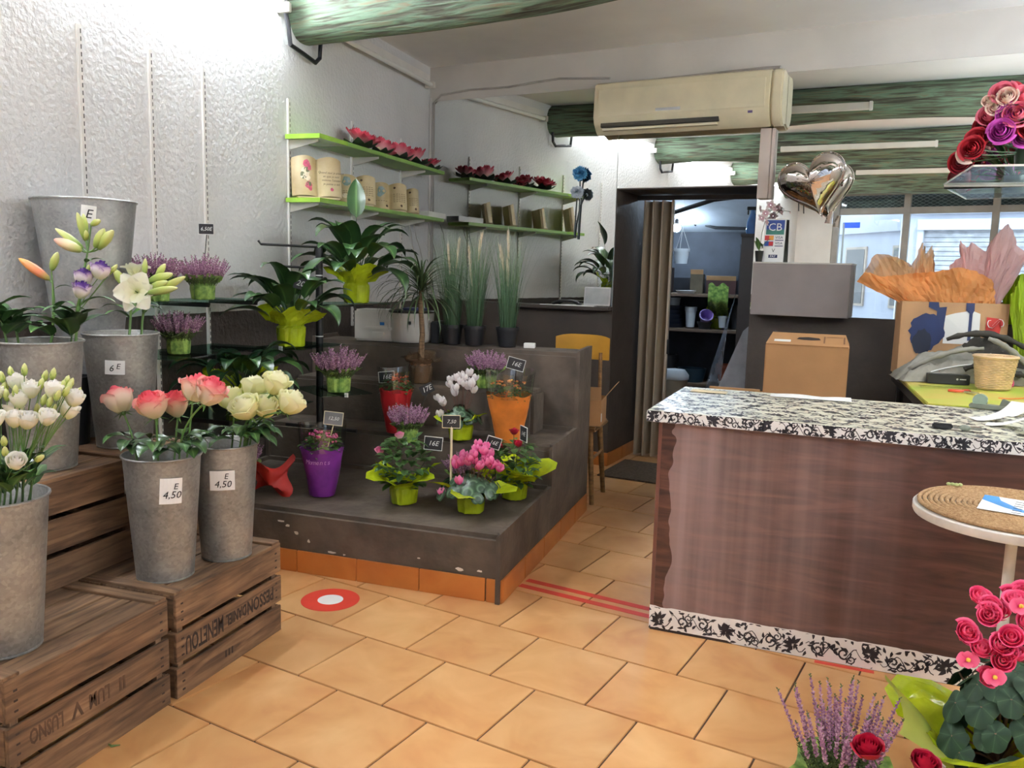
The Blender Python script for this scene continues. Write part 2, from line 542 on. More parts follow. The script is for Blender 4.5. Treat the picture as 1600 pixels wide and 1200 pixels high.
# ---------------------------------------------------------------- floor
fl = MB().box(-0.2, 5.0, -10.0, 3.6, -0.12, -0.006).build('floor', GROUT)
struct(fl)
TS, TROT, TORG = 0.4, -11.9 * D2R, Vector((1.046, -3.665, 0))
TQ = 0.396
tm = MB().box(-TS / 2 + 0.0038, TS / 2 - 0.0038, -TQ / 2 + 0.0038, TQ / 2 - 0.0038, -0.008, 0.0).mesh('tile', TERRA, bevel=0.0015)
rest = MB()
RM = Matrix.Rotation(TROT, 3, 'Z')
for r in range(-17, 14):
    for k in range(-16, 26):
        if (k + r) % 2 == 0:
            continue
        c = TORG + RM @ Vector(((k + 1) * TS / 2, (r + 0.5) * TQ, 0))
        if not (0.0 < c.x < 4.75 and -9.8 < c.y < 3.4):
            continue
        if c.y > -0.15 * c.x + 0.2 and not (1.5 < c.x < 3.2):
            continue
        if c.x < 1.62 and -3.0 < c.y < -1.75:
            continue
        if c.y > -5.75:
            place('tile', tm, fl, c, (0, 0, TROT))
        else:
            rest.box(-TS / 2 + 0.0038, TS / 2 - 0.0038, -TQ / 2 + 0.0038, TQ / 2 - 0.0038, -0.008, 0.0, 0, Matrix.Translation(c) @ Matrix.Rotation(TROT, 4, 'Z'))
rest.build('tile_field', TERRA, fl)['kind'] = 'stuff'

# ---------------------------------------------------------------- walls and ceiling
struct(MB().box(-0.25, 0, -9.8, 0.6, 0, 3.3).build('wall_left', PLASTER))
struct(MB().box(4.75, 4.95, -9.8, 3.9, 0, 3.3).build('wall_right', WHITE_PAINT))
cg = MB().box(-0.25, 4.95, -10.0, 0.0, 3.2, 3.35).build('ceiling', CEILING); struct(cg)
S0, S1, SH, ST = 1.711, 2.769, 2.166, 0.69      # doorway along the back wall: start, end, height, wall thickness
wb = MB()
for a, b in ((-0.05, S0), (S1, 5.0)):
    wb.box(a, b, 0, ST, 0, 1.265, 1)
    wb.box(a, b, 0, ST, 1.265, 3.3, 0)
wb.box(S0, S1, 0, ST, SH, 3.3, 0)
struct(wb.build('wall_back', [WHITE_PAINT, DARK_PAINT], rot=(0, 0, BW)))
rv = MB().box(S0, S0 + 0.006, -0.002, ST + 0.004, 0, SH).box(S1 - 0.006, S1, -0.002, ST + 0.004, 0, SH).box(S0, S1, -0.002, ST + 0.004, SH - 0.006, SH)
struct(rv.build('trim_1', DARK_PAINT, rot=(0, 0, BW)))
bb = MB()
for a, b in ((0.9, 1.23), (1.235, 1.565), (1.57, S0 + 0.012)):
    bb.box(a, b, -0.012, 0, 0, 0.105)
for a, b in ((-0.012, 0.32), (0.325, ST)):
    bb.box(S0 + 0.006, S0 + 0.017, a, b, 0, 0.105)
struct(bb.build('baseboard_back', SKIRT, rot=(0, 0, BW), bevel=0.002))

# mirrors glued on the back wall
def mirror(label, a, b, z0, z1):
    o = MB().box(a, b, -0.008, -0.001, z0, z1).build('wall_mirror', MIRROR, rot=(0, 0, BW), bevel=0.001)
    tag(o, label, 'mirror', 'mirror panels on the back wall')
mirror('tall mirror panel filling the wall between room corner and dark doorway', 0.056, S0 - 0.002, 1.268, 2.92)
mirror('mirror strip above the dark doorway behind the air conditioner', S0 + 0.001, S1 - 0.004, SH + 0.004, 2.92)
mirror('wide mirror panel behind the heart balloon, reflecting the shop window', S1 - 0.002, 4.80, 1.268, 2.92)

# round ceiling beams
def beam(idx, x0, y0, x1, y1, z, rad, seed):
    rnd = random.Random(seed)
    L = math.hypot(x1 - x0, y1 - y0)
    ph = [rnd.uniform(0, 6) for _ in range(6)]
    def fn(u, v):
        a = 2 * math.pi * u
        x = L * v
        rr = rad * (1 + 0.06 * math.sin(3 * x + ph[0]) + 0.05 * math.sin(2 * a + 1.3 * x + ph[1]) + 0.03 * math.sin(5 * a + 4 * x + ph[2]))
        return (x, rr * math.cos(a), rr * math.sin(a) + 0.02 * math.sin(1.6 * x + ph[3]))
    o = MB().grid(fn, 22, 60, closed=True).build('beam', BEAM, loc=(x0, y0, z), rot=(0, 0, math.atan2(y1 - y0, x1 - x0)), smooth=2)
    tag(o, ['round green painted timber beam just before the back mirror', 'round green painted timber beam above the bucket crates',
            'round green painted timber beam between the lit tubes and the shop window', 'round green painted timber beam beside the shop window'][idx], 'beam', 'ceiling beams', 'structure')
    return o
for i, y in enumerate((-1.93, -4.30, -6.78, -9.1)):
    beam(i, -0.05, y, 4.8, y - 0.95 + 0.3 * (i == 3), (3.06, 3.06, 3.08, 3.08)[i], 0.165, 11 + i)
# pale unlit battens running along the beams
for i, (y, x0, x1) in enumerate(((-1.74, 1.3, 3.0), (-4.12, 1.5, 3.1), (-6.6, 1.7, 3.4))):
    t_ = thing('batten_light', ['unlit white batten on the beam nearest the mirror', 'unlit white batten on the beam above the crates', 'unlit white batten on the beam nearer the shop window'][i],
               'light', (x0, y - 0.196 * x0 + 0.02, 3.0), math.atan2(-0.95, 4.85), 'battens fixed along the beams')
    MB().box(0, x1 - x0, -0.02, 0.03, -0.03, 0.03).build('batten', WHITE_PLASTIC, t_, bevel=0.004)
    MB().box(x1 - x0, x1 - x0 + 0.03, -0.025, 0.035, -0.035, 0.035).build('end_cap', STEEL_WHITE, t_, bevel=0.004)

# ---------------------------------------------------------------- fluorescent battens along the wall
TUBE_ON = mat('lit_fluorescent_tube', (255, 250, 240), 0.4, emit=(238, 246, 255), es=TUBE_POWER)
TUBE_OFF = mat('unlit_tube', (232, 230, 224), 0.35, var=0.02)
def batten(y0, y1, lit, label, x=0.0):
    o = thing('fluorescent_light', label, 'light', (x, y0 if x == 0 else y1, 3.03 if x == 0 else 2.5), 0 if x == 0 else math.pi, 'tube lights along the plaster wall')
    L = y1 - y0
    MB().box(0, 0.045, 0, L, 0.03, 0.085).build('housing', STEEL_WHITE, o, bevel=0.004)
    MB().tube([(0.07, 0.04, 0.0), (0.07, L - 0.04, 0.0)], 0.018, 10).build('tube', TUBE_ON if lit else TUBE_OFF, o, smooth=True)
    for y in (0.0, L - 0.035):
        MB().box(0.01, 0.095, y, y + 0.035, -0.025, 0.03).build('lamp_holder', WHITE_PLASTIC, o, bevel=0.004)
batten(-4.05, -2.2, True, 'lit fluorescent tube ending at the beam nearest the mirror')
batten(-6.58, -4.72, True, 'lit fluorescent tube between the second and third beams')
batten(-8.95, -7.1, True, 'extra lit fluorescent tube added nearest the shop window')  # added tube that raises the overall brightness of the room
batten(-2.5, -1.1, True, 'added fill tube, unseen on the side wall above the work table', 4.75)  # added lamp out of view, brightens the back wall and ceiling
batten(-4.75, -2.9, True, 'added fill tube, unseen on the side wall above the counter end', 4.75)  # unseen lamp put in to balance the light from the plaster wall
batten(-7.2, -5.35, True, 'added fill tube, unseen on the counter side wall nearer the window', 4.75)  # another added lamp, fills the room from the unseen side
batten(-1.66, -0.10, False, 'unlit fluorescent tube running into the back corner')
# rubber conduits looping under the beams
for y, lab in ((-2.2, 'dark rubber conduit looping under the beam nearest the mirror'), (-4.62, 'dark rubber conduit looping under the beam above the crates')):
    b_ = y
    o = MB().tube([(0.05, b_ + 0.0, 3.02), (0.05, b_ + 0.03, 2.95), (0.05, b_ + 0.05, 2.84), (0.05, b_ + 0.2, 2.82), (0.05, b_ + 0.33, 2.80), (0.05, b_ + 0.38, 2.84), (0.05, b_ + 0.39, 2.93)], 0.014, 8).build('conduit', BLACK_RUBBER, smooth=True)
    tag(o, lab, 'conduit', 'conduits under the beams')

# cables down the corner and along the top of the mirror
GREY_CABLE = mat('grey_cable', (184, 178, 172), 0.5)
def on_back(s, z, off):
    return (s * math.cos(BW) + off * math.sin(BW), s * math.sin(BW) - off * math.cos(BW), z)
pts = [on_back(0.035, z, 0.012) for z in (1.35, 1.9, 2.4, 2.8)] + [on_back(0.042, 2.9, 0.018), on_back(0.12, 2.965, 0.018), on_back(0.4, 2.99, 0.01), on_back(0.75, 2.985, 0.01), on_back(0.95, 3.0, 0.01), on_back(1.2, 3.015, 0.01), on_back(1.62, 2.985, 0.01)]
tag(MB().tube(pts, 0.008, 6).build('cable', GREY_CABLE, smooth=True), 'grey cable running up the corner and over the mirror top', 'cable')
tag(MB().box(0.006, 0.03, -0.02, -0.001, 1.3, 2.95).build('conduit', STEEL_WHITE, bevel=0.003), 'white plastic conduit up the corner beside the mirror', 'conduit')

# ---------------------------------------------------------------- slotted wall uprights
SLOT = mat('dark_slot', (46, 44, 44), 0.8)
def rail_mesh(z0):
    sl = MB()
    z = z0 + 0.03
    while z < 2.51:
        sl.box(0.0125, 0.0135, 0.003, 0.008, z, z + 0.019)
        z += 0.0325
    return MB().box(0, 0.013, -0.0125, 0.0125, z0, 2.535).mesh('rail', STEEL_WHITE, bevel=0.002), sl.mesh('slots', SLOT)
rails = {z: rail_mesh(z) for z in (0.55, 1.1)}
ulab = ['slotted white upright behind the tallest zinc bucket', 'slotted white upright behind the lowest shelf heather, beside the tall bucket', 'slotted white upright behind the heather with a slate sign',
        'slotted white upright at the outer end of the green shelves', 'slotted white upright under the middle of the green shelves', 'slotted white upright at the green shelf end near the mirror']
for y, lb in zip((-3.706, -3.283, -2.897, -2.111, -1.327, -0.549), ulab):
    o = thing('slotted_upright', lb, 'upright', (0, y, 0), 0, 'slotted uprights on the plaster wall')
    up, slm = rails[0.55 if y < -2.5 else 1.1]
    place('rail', up, o)
    place('slots', slm, o)['kind'] = 'stuff'

# ---------------------------------------------------------------- folding door, air conditioner, trunking
BEIGE = mat('beige_vinyl', (188, 174, 154), 0.45, var=0.08, vs=3)
fd = thing('folding_door', 'beige vinyl folding door pushed open in the dark doorway', 'door', (1.835, 0.30, 0), -6 * D2R)
fz = [(0, 0), (0.045, 0.16), (0.075, 0.0), (0.12, 0.17), (0.15, 0.0), (0.195, 0.16), (0.235, 0.02)]
for (a, b), (c, d) in zip(fz[:-1], fz[1:]):
    dx, dy = c - a, d - b
    L = math.hypot(dx, dy)
    MB().box(0.004, L - 0.004, -0.005, 0.005, 0.01, 2.12).build('door_panel', BEIGE, fd, (a, b - 0.1, 0), (0, 0, math.atan2(dy, dx)), bevel=0.003)
MB().box(0.225, 0.245, -0.1, -0.06, 0.01, 2.12).build('lead_post', BEIGE, fd, bevel=0.004)
MB().box(0.24, 0.255, -0.098, -0.07, 0.88, 1.0).build('latch', BLACK_METAL, fd, bevel=0.002)
MB().box(-0.05, 0.9, -0.12, -0.08, 2.12, 2.155).build('track', mat('dark_track', (52, 46, 44), 0.5), fd)

ac = thing('air_conditioner', 'yellowed cream wall air conditioner above the mirror', 'air conditioner', on_back(1.58, 2.545, 0), BW)
prof = [(0, 0.02), (0, 0.36), (-0.15, 0.375), (-0.195, 0.355), (-0.21, 0.30), (-0.215, 0.12), (-0.20, 0.075), (-0.15, 0.02), (-0.12, 0.0)]
def extr(mb, prof, x0, x1, mi=0):
    n = len(prof)
    vs = [(x0, y, z) for y, z in prof] + [(x1, y, z) for y, z in prof]
    fs = [tuple(range(n)), tuple(reversed(range(n, 2 * n)))] + [(i, i + n, (i + 1) % n + n, (i + 1) % n) for i in range(n)]
    return mb.add(vs, fs, mi)
extr(MB(), prof, 0.0, 1.27).build('body', CREAM_AC, ac, smooth=True, bevel=0.006)
extr(MB(), [(y * 0.97, z) for y, z in prof], 1.274, 1.35).build('side_cover', CREAM_AC, ac, smooth=True, bevel=0.012)
MB().box(0.04, 1.24, -0.223, -0.213, 0.12, 0.31).build('front_panel', CREAM_AC, ac, bevel=0.003)
MB().box(0.06, 0.93, -0.2085, -0.165, 0.046, 0.075).build('outlet', mat('dark_vent', (60, 55, 46), 0.7), ac)
MB().box(0.07, 0.92, -0.206, -0.16, 0.022, 0.036).build('louver', CREAM_AC, ac, (0, 0, 0.0), bevel=0.002)
MB().box(0.48, 0.66, -0.226, -0.2225, 0.135, 0.155).build('badge', mat('silver_badge', (196, 196, 196), 0.3, 0.4), ac)
MB().box(1.13, 1.16, -0.214, -0.204, 0.085, 0.1).build('maker_mark', mat('violet_mark', (120, 100, 140), 0.5), ac)
MB().tube([(0.02, -0.03, 0.38), (0.6, -0.02, 0.40), (1.2, -0.03, 0.41), (1.3, -0.06, 0.4)], 0.012, 6).build('feed_pipe', GREY_CABLE, ac, smooth=True)

tk = thing('cable_trunking', 'pale plastic cable trunking dropping below the air conditioner', 'trunking', on_back(2.775, 2.07, 0.01), BW)
TRUNK = mat('pale_pink_grey_plastic', (205, 190, 180), 0.5, var=0.03)
MB().box(0, 0.075, -0.06, 0, 0, 0.475).build('channel', TRUNK, tk, bevel=0.003)
MB().box(0.078, 0.098, -0.055, 0, 0, 0.475).build('cover_edge', TRUNK, tk, bevel=0.003)

# ---------------------------------------------------------------- shop front behind the camera and the street
FRAME = mat('grey_painted_joinery', (150, 146, 140), 0.5, var=0.05)
wf = MB().box(-0.25, 0.62, -9.95, -9.8, 0, 3.3).box(0.62, 4.95, -9.95, -9.8, 3.02, 3.3).box(0.62, 4.95, -9.95, -9.8, 0, 0.35)
struct(wf.build('wall_front', WHITE_PAINT))
win = place('window_1', None, None, (0, -9.86, 0)); struct(win)
for i, x in enumerate((0.62, 1.75, 3.05, 4.65)):
    MB().box(x, x + 0.105, -0.05, 0.04, 0.35, 3.02).build('mullion', FRAME, win, bevel=0.006)
for z0, z1 in ((0.35, 0.47), (2.64, 2.75), (2.96, 3.02)):
    MB().box(0.725, 4.65, -0.04, 0.03, z0, z1).build('rail', FRAME, win, bevel=0.006)
for a, b in ((0.725, 1.75), (1.855, 3.05), (3.155, 4.65)):
    for z0, z1 in ((0.47, 2.64), (2.75, 2.96)):
        MB().box(a, b, -0.006, 0.0, z0, z1).build('pane', GLASS, win)
    g = MB()
    n = int((b - a) / 0.1)
    for j in range(4):
        for sgn in (1, -1):
            g.tube([(a + (b - a) * i / n, -0.07, 2.765 + 0.055 * j + sgn * 0.0275 * (1 if i % 2 else -1)) for i in range(n + 1)], 0.004, 5)
    g.build('grille', mat('galvanised_wire', (150, 150, 150), 0.4, 0.6), win)['kind'] = 'stuff'
MB().box(0.7, 4.7, -0.24, -0.12, 2.72, 3.0).build('shutter_box', mat('dark_shutter_box', (66, 70, 76), 0.6), win)
ASPH = mat('pale_pavement', (190, 188, 184), 0.9, var=0.06)
struct(MB().box(-30, 30, -60, -9.95, -0.3, -0.1).build('street', ASPH))
FACADE = mat('pale_render', (176, 176, 186), 0.85, var=0.05, vs=1)
def building(label, loc, rz, w, h, d, wins, extra=None):
    o = thing('building', label, 'building', loc, rz)
    MB().box(0, w, -d, 0, 0, h).build('wall', FACADE, o)
    for (x, z, ww, hh) in wins:
        f_ = MB().box(x - 0.08, x + ww + 0.08, -0.02, 0.05, z - 0.08, z + hh + 0.08).build('window', mat('stone_surround', (176, 160, 146), 0.8), o)
        MB().box(x, x + ww, 0.05, 0.06, z, z + hh).build('pane', mat('dark_window', (70, 62, 62), 0.25), f_)
    for z in (3.1, 6.2):
        if z < h:
            MB().box(0, w, -0.05, 0.12, z, z + 0.16).build('cornice', FACADE, o)
    return o
b1 = building('pale building with a grey roller shutter across the street', (0.65, -15.0, -0.1), 0, 9.0, 8.5, 5.0, [(2.2, 4.0, 1.1, 1.7), (5.2, 4.0, 1.1, 1.7)])
sh = MB()
for i in range(27):
    sh.box(0.5, 4.2, 0.01, 0.05, i * 0.1, i * 0.1 + 0.085)
sh.box(0.5, 4.2, -0.02, 0.02, 0, 2.75)
s_ = sh.build('roller_shutter', mat('grey_shutter', (168, 166, 172), 0.5, 0.2), b1); s_['kind'] = 'stuff'
MB().box(0.38, 0.5, -0.02, 0.16, 0, 2.9).build('shutter_jamb', FACADE, b1)
MB().box(0.38, 4.4, -0.02, 0.2, 2.75, 2.98).build('shutter_head', FACADE, b1)
building('tall pale house further down the sunny street', (-7.5, -28.0, -0.1), 44 * D2R, 11.0, 9.0, 5.0, [(x, z, 1.0, 1.7) for x in (1.2, 4.0, 6.8, 9.3) for z in (0.9, 4.0)])
building('pale house wall closing the street corner', (-9.5, -19.0, -0.1), 62 * D2R, 8.0, 9.0, 3.0, [(x, z, 1.0, 1.6) for x in (1.0, 3.6, 6.0) for z in (0.9, 4.0)])
bs = thing('street_sign', 'small bright blue sign on the street by the window', 'sign', (0.70, -10.6, 2.5), 0)
MB().box(-0.12, 0.18, -0.01, 0.01, -0.04, 0.06).build('plate', mat('bright_blue_enamel', (20, 90, 235), 0.4), bs, bevel=0.004)
MB().tube([(-0.1, 0, 0.05), (-0.1, 0.0, -2.6)], 0.02, 6).build('post', FRAME, bs)

# ---------------------------------------------------------------- back room beyond the doorway
NAVY = mat('dark_slate_paint', (62, 66, 74), 0.8, var=0.1)
PALE_BLUE = mat('pale_blue_ceiling_paint', (186, 194, 204), 0.8, var=0.04)
T = (0, 0, BW)
struct(MB().box(0.6, 4.4, 3.4, 3.5, 0, 3.1).box(0.5, 0.6, ST, 3.5, 0, 3.1).box(4.3, 4.4, ST, 3.5, 0, 3.1).build('wall_storeroom', NAVY, rot=T))
struct(MB().add([(0.5, ST, 2.75), (4.4, ST, 2.75), (4.4, 3.4, 2.02), (0.5, 3.4, 2.02), (0.5, ST, 2.85), (4.4, ST, 2.85), (4.4, 3.4, 2.12), (0.5, 3.4, 2.12)],
                [(3, 2, 1, 0), (4, 5, 6, 7), (0, 1, 5, 4), (1, 2, 6, 5), (2, 3, 7, 6), (3, 0, 4, 7)]).build('ceiling_storeroom', PALE_BLUE, rot=T))

# ---------------------------------------------------------------- stepped display plinth
PX1, PY0 = 1.837, -3.207
pl = thing('display_plinth', 'stepped dark brown rendered concrete plinth with terracotta skirting', 'plinth', (0, 0, 0))
pr = [(PY0, 0), (PY0, 0.315), (PY0 + 0.838, 0.335), (PY0 + 0.838, 0.565), (-1.835, 0.57), (-1.835, 1.04), (-1.56, 1.045), (-1.56, 0)]
n_ = len(pr)
MB().add([(0.004, y, z) for y, z in pr] + [(PX1, y, z) for y, z in pr],
         [tuple(reversed(range(n_))), tuple(range(n_, 2 * n_))] + [(i, i + n_, (i + 1) % n_ + n_, (i + 1) % n_) for i in range(n_)]).build('stepped_block', PLINTH, pl, bevel=0.022, smooth=True)
MB().box(0.004, 1.62, -2.075, -1.834, 0.55, 0.82).build('ledge', PLINTH, pl, bevel=0.02, smooth=True)
sk33 = MB().box(0, 0.331, -0.01, 0, 0, 0.112).mesh('skirting_tile', SKIRT, bevel=0.002)
sk07 = MB().box(0, 0.078, -0.01, 0, 0, 0.112).mesh('skirting_tile', SKIRT, bevel=0.002)
place('skirting_tile', sk07, pl, (PX1 - 0.078 + 0.008, PY0, 0))
for i in range(4):
    place('skirting_tile', sk33, pl, (PX1 - 0.073 - 0.335 * (i + 1), PY0, 0))
for i in range(5):
    place('skirting_tile', sk33, pl, (PX1, PY0 + 0.002 + 0.3345 * i, 0), (0, 0, math.pi / 2), (0.93 if i == 4 else 1, 1, 1))
CHIP = mat('chipped_white_plaster', (214, 206, 194), 0.9)
ch = random.Random(4)
for i, (x, z, w, h) in enumerate([(1.63, 0.135, 0.05, 0.018), (1.73, 0.14, 0.03, 0.012), (1.42, 0.16, 0.02, 0.01), (0.75, 0.20, 0.03, 0.02), (0.70, 0.23, 0.03, 0.015), (0.66, 0.25, 0.05, 0.012), (0.82, 0.165, 0.02, 0.02), (0.95, 0.125, 0.05, 0.012), (1.02, 0.122, 0.015, 0.01)]):
    a = [(x + w / 2 * math.cos(t) * ch.uniform(.6, 1.1), z + h / 2 * math.sin(t) * ch.uniform(.6, 1.1)) for t in [k * math.pi / 5 for k in range(10)]]
    MB().prism(a, 0.0015, 0, Matrix.Translation((0, PY0 + 0.001, 0)) @ Matrix.Rotation(math.pi / 2, 4, 'X')).build('plaster_chip', CHIP, pl)

# ---------------------------------------------------------------- old wooden crates
OLD_WOOD = mat_wood('weathered_crate_wood', (112, 84, 60), (138, 107, 77), (70, 51, 36), 1.0, 0.8)
INK = mat('faded_black_stencil_ink', (52, 40, 34), 0.9, var=0.2)
INK2 = mat('very_faded_stencil_ink', (88, 64, 46), 0.9, var=0.2)
CL, CD, CH = 0.63, 0.425, 0.378
rc = random.Random(8)
def crate(label, loc, rz=0.0, L=CL, D=CD, H=CH, words=None, ink=None):
    """upturned crate: long side faces local -Y; origin at the centre of its footprint"""
    o = thing('wooden_crate', label, 'crate', loc, rz, 'old wooden fruit crates')
    t, g = 0.012, 0.019
    sh_ = (H - 0.012 - 2 * g) / 3
    for sgn in (-1, 1):
        for i in range(3):
            z = sh_ / 2 + i * (sh_ + g)
            MB().box(-L / 2 + rc.uniform(0, .004), L / 2 - rc.uniform(0, .004), -t / 2, t / 2, -sh_ / 2, sh_ / 2).build('slat', OLD_WOOD, o, (0, sgn * (D / 2 - t / 2), z), (0, 0, rc.uniform(-.004, .004)), bevel=0.0015)
    for sgn in (-1, 1):
        for i in range(3):
            z = sh_ / 2 + i * (sh_ + g)
            MB().box(-D / 2 + t + 0.001, D / 2 - t - 0.001, -0.008, 0.008, -sh_ / 2, sh_ / 2).build('end_board', OLD_WOOD, o, (sgn * (L / 2 - 0.012), 0, z), (0, 0, math.pi / 2), bevel=0.0015)
        MB().box(-D / 2 + 0.004, D / 2 - 0.004, -0.026, 0.026, -0.005, 0.005).build('cleat', OLD_WOOD, o, (sgn * (L / 2 - 0.03), 0, H + 0.005), (0, 0, math.pi / 2 + rc.uniform(-.01, .01)), bevel=0.0015)
        for sg2 in (-1, 1):
            MB().box(-H / 2 + 0.01, H / 2 - 0.02, -0.013, 0.013, -0.013, 0.013).build('corner_post', OLD_WOOD, o, (sgn * (L / 2 - 0.036), sg2 * (D / 2 - t - 0.0145), H / 2), (0, math.pi / 2, 0))
    n = 4
    w = (D - 0.002 - (n - 1) * 0.008) / n
    for i in range(n):
        y = -D / 2 + 0.001 + w / 2 + i * (w + 0.008)
        MB().box(-L / 2, L / 2, -w / 2, w / 2, -0.006, 0.006).build('top_board', OLD_WOOD, o, (0, y, H - 0.006), (0, 0, 0), bevel=0.0015)
    nails = MB()
    for sgn in (-1, 1):
        for i in range(3):
            for dz in (-0.03, 0.0, 0.03):
                nails.box(sgn * (L / 2 - 0.035) - 0.006, sgn * (L / 2 - 0.035) + 0.006, -D / 2 - 0.0008, -D / 2 + 0.001, sh_ / 2 + i * (sh_ + g) + dz - 0.003, sh_ / 2 + i * (sh_ + g) + dz + 0.003)
    nails.build('nail_marks', INK, o)['kind'] = 'stuff'
    for body, x, row, size, fit in (words or []):
        text('stencil_lettering', body, size, ink or INK, o, (x, -D / 2 - 0.0009, sh_ / 2 + row * (sh_ + g)), (math.pi / 2, math.pi, 0), 0.0003, fit=fit, bold=0.0016)
    return o
XF = math.pi / 2       # long side turned to face +X
crate('upturned wooden crate stencilled PESSON DANIEL MENETOU, under the rose buckets', (1.07 - CD / 2, -4.128, 0), XF, words=[('MENETOU', -0.163, 1, 0.092, 0.205), ('DANIEL', 0.018, 1, 0.062, 0.122), ('PESSON', 0.172, 1, 0.075, 0.172), ('111', -0.03, 0, 0.035, 0.045)])
crate('upturned wooden crate with nearly worn off stencil, under the white lisianthus bucket', (1.065 - CD / 2, -4.785, 0), XF, words=[('II', 0.1, 1, 0.06, 0.025), ('LUM', 0.008, 1, 0.066, 0.08), ('V', -0.077, 1, 0.066, 0.045), ('LUSNO', -0.186, 1, 0.066, 0.115)], ink=INK2)
crate('upper wooden crate under the zinc bucket of orange lily buds', (0.675 - CD / 2, -4.49, CH + 0.012), XF, H=0.389)
crate('upper wooden crate under the zinc bucket with the 6E card', (0.365, -3.985, CH + 0.012), 0, 0.62, 0.36, 0.389)
crate('lower wooden crate beneath the crate of the orange lily bucket', (0.634 - CD / 2, -4.50, 0), XF)
crate('lower wooden crate beneath the crate of the 6E card bucket', (0.33, -3.985, 0), 0, 0.61, 0.36)
Z1, Z2 = CH + 0.001, CH + 0.013 + 0.389

# ---------------------------------------------------------------- zinc buckets
ZINC = mat_zinc('dull_galvanised_zinc', (120, 120, 118), (168, 165, 158), 0.42)
ZINC2 = mat_zinc('bright_galvanised_zinc', (150, 153, 155), (182, 184, 184), 0.36)
PAPER = mat('white_paper', (238, 236, 232), 0.7, var=0.02)
PEN = mat('black_marker', (26, 24, 26), 0.7)
WATER_DARK = mat('dark_water', (40, 44, 38), 0.1)
def bucket(name, label, loc, rb, rt, h, mt=ZINC, seal=None, card=None, group='zinc flower buckets'):
    o = thing(name, label, 'bucket', loc, 0, group)
    pr = [(rb, 0.0), (rb, 0.004), (rb - 0.004, 0.008)] + [(rb + (rt - rb) * v, 0.008 + (h - 0.014) * v) for v in (0.0, .02, .25, .5, .75, .93, 1.0)]
    pr += [(rt + 0.005, h - 0.006), (rt + 0.006, h - 0.001), (rt + 0.001, h + 0.001), (rt - 0.003, h - 0.004), (rt - (rt - rb) * 0.2 - 0.003, h * 0.8), (rb, 0.02)]
    MB().lathe(pr, 48, cap1=True).build('shell', mt, o, smooth=True)
    MB().tube([((rt + 0.002) * math.cos(a), (rt + 0.002) * math.sin(a), h - 0.002) for a in [k * 2 * math.pi / 40 for k in range(41)]], 0.0045, 8).build('rolled_rim', mt, o, smooth=True)
    if seal is not None:
        a = seal
        zz = h * 0.74
        rr = rb + (rt - rb) * zz / h
        MB().tube([Vector(((rr + 0.001) * math.cos(a + 0.24 * math.cos(k * math.pi / 12)), (rr + 0.001) * math.sin(a + 0.24 * math.cos(k * math.pi / 12)), zz + 0.022 * math.sin(k * math.pi / 12))) for k in range(25)], 0.0022, 6).build('embossed_mark', mt, o, smooth=True)
    if card:
        az, zz, w, hh, lines, tilt = card
        rr = rb + (rt - rb) * zz / h + 0.003
        c = place('price_card', MB().grid(lambda u, v: (w * (u - .5), 0.12 * w * (1 - (2 * u - 1) ** 2) * -0.6, hh * (v - .5)), 6, 2).mesh('price_card', PAPER), o, (rr * math.cos(az), rr * math.sin(az), zz), (0, tilt, az + math.pi / 2))
        for body, dx, dz, size in lines:
            text('lettering', body, size, PEN, c, (dx, -0.075 * w - 0.0018, dz), (math.pi / 2, 0, 0), 0.0002, shear=0.2)
    return o
CARDT = [('E', 0.014, 0.016, 0.03), ('4,50', 0.002, -0.014, 0.036)]
BK = {}
BK['pink'] = bucket('zinc_bucket', 'dull zinc bucket of pink roses with oval mark and 4,50 card', (0.895, -4.284, Z1 + 0.001), 0.1, 0.133, 0.455, seal=-2.5, card=(-0.65, 0.345, 0.075, 0.092, CARDT, 0.06))
BK['cream'] = bucket('zinc_bucket', 'dull zinc bucket of cream roses with square 4,50 card', (0.962, -4.02, Z1 + 0.001), 0.095, 0.124, 0.452, card=(-1.0, 0.33, 0.09, 0.075, CARDT, 0.0))
BK['white'] = bucket('zinc_bucket', 'pale mottled zinc bucket of white lisianthus', (0.872, -4.935, Z1 + 0.001), 0.104, 0.138, 0.46, card=(-1.15, 0.28, 0.07, 0.08, [('E', 0, 0.015, 0.02), ('4,50', 0, -0.01, 0.022)], 0.0))
BK['lily'] = bucket('zinc_bucket', 'zinc bucket of white lilies with 6E card', (0.474, -4.017, Z2 + 0.001), 0.105, 0.14, 0.455, card=(-1.0, 0.33, 0.072, 0.055, [('6', -0.012, -0.004, 0.036), ('E', 0.012, 0.004, 0.03)], 0.04))
BK['bud'] = bucket('zinc_bucket', 'zinc bucket of orange lily buds on the upper crate', (0.509, -4.433, Z2 + 0.001), 0.104, 0.139, 0.455)
BK['tall'] = bucket('zinc_bucket', 'tallest bright zinc bucket standing against the plaster wall', (0.207, -3.908, Z2 + 0.001), 0.082, 0.197, 0.985, mt=ZINC2, card=(-0.72, 0.92, 0.055, 0.07, [('E', 0, 0, 0.05)], 0.1))
bb_ = thing('black_bucket', 'black plastic flower bucket behind the zinc buckets', 'bucket', (0.285, -4.085, Z2 + 0.001))
MB().lathe([(0.055, 0), (0.068, 0.26), (0.071, 0.26), (0.071, 0.275), (0.064, 0.275), (0.05, 0.02)], 32).build('shell', mat('black_plastic', (26, 26, 30), 0.45, var=0.1), bb_, smooth=True)

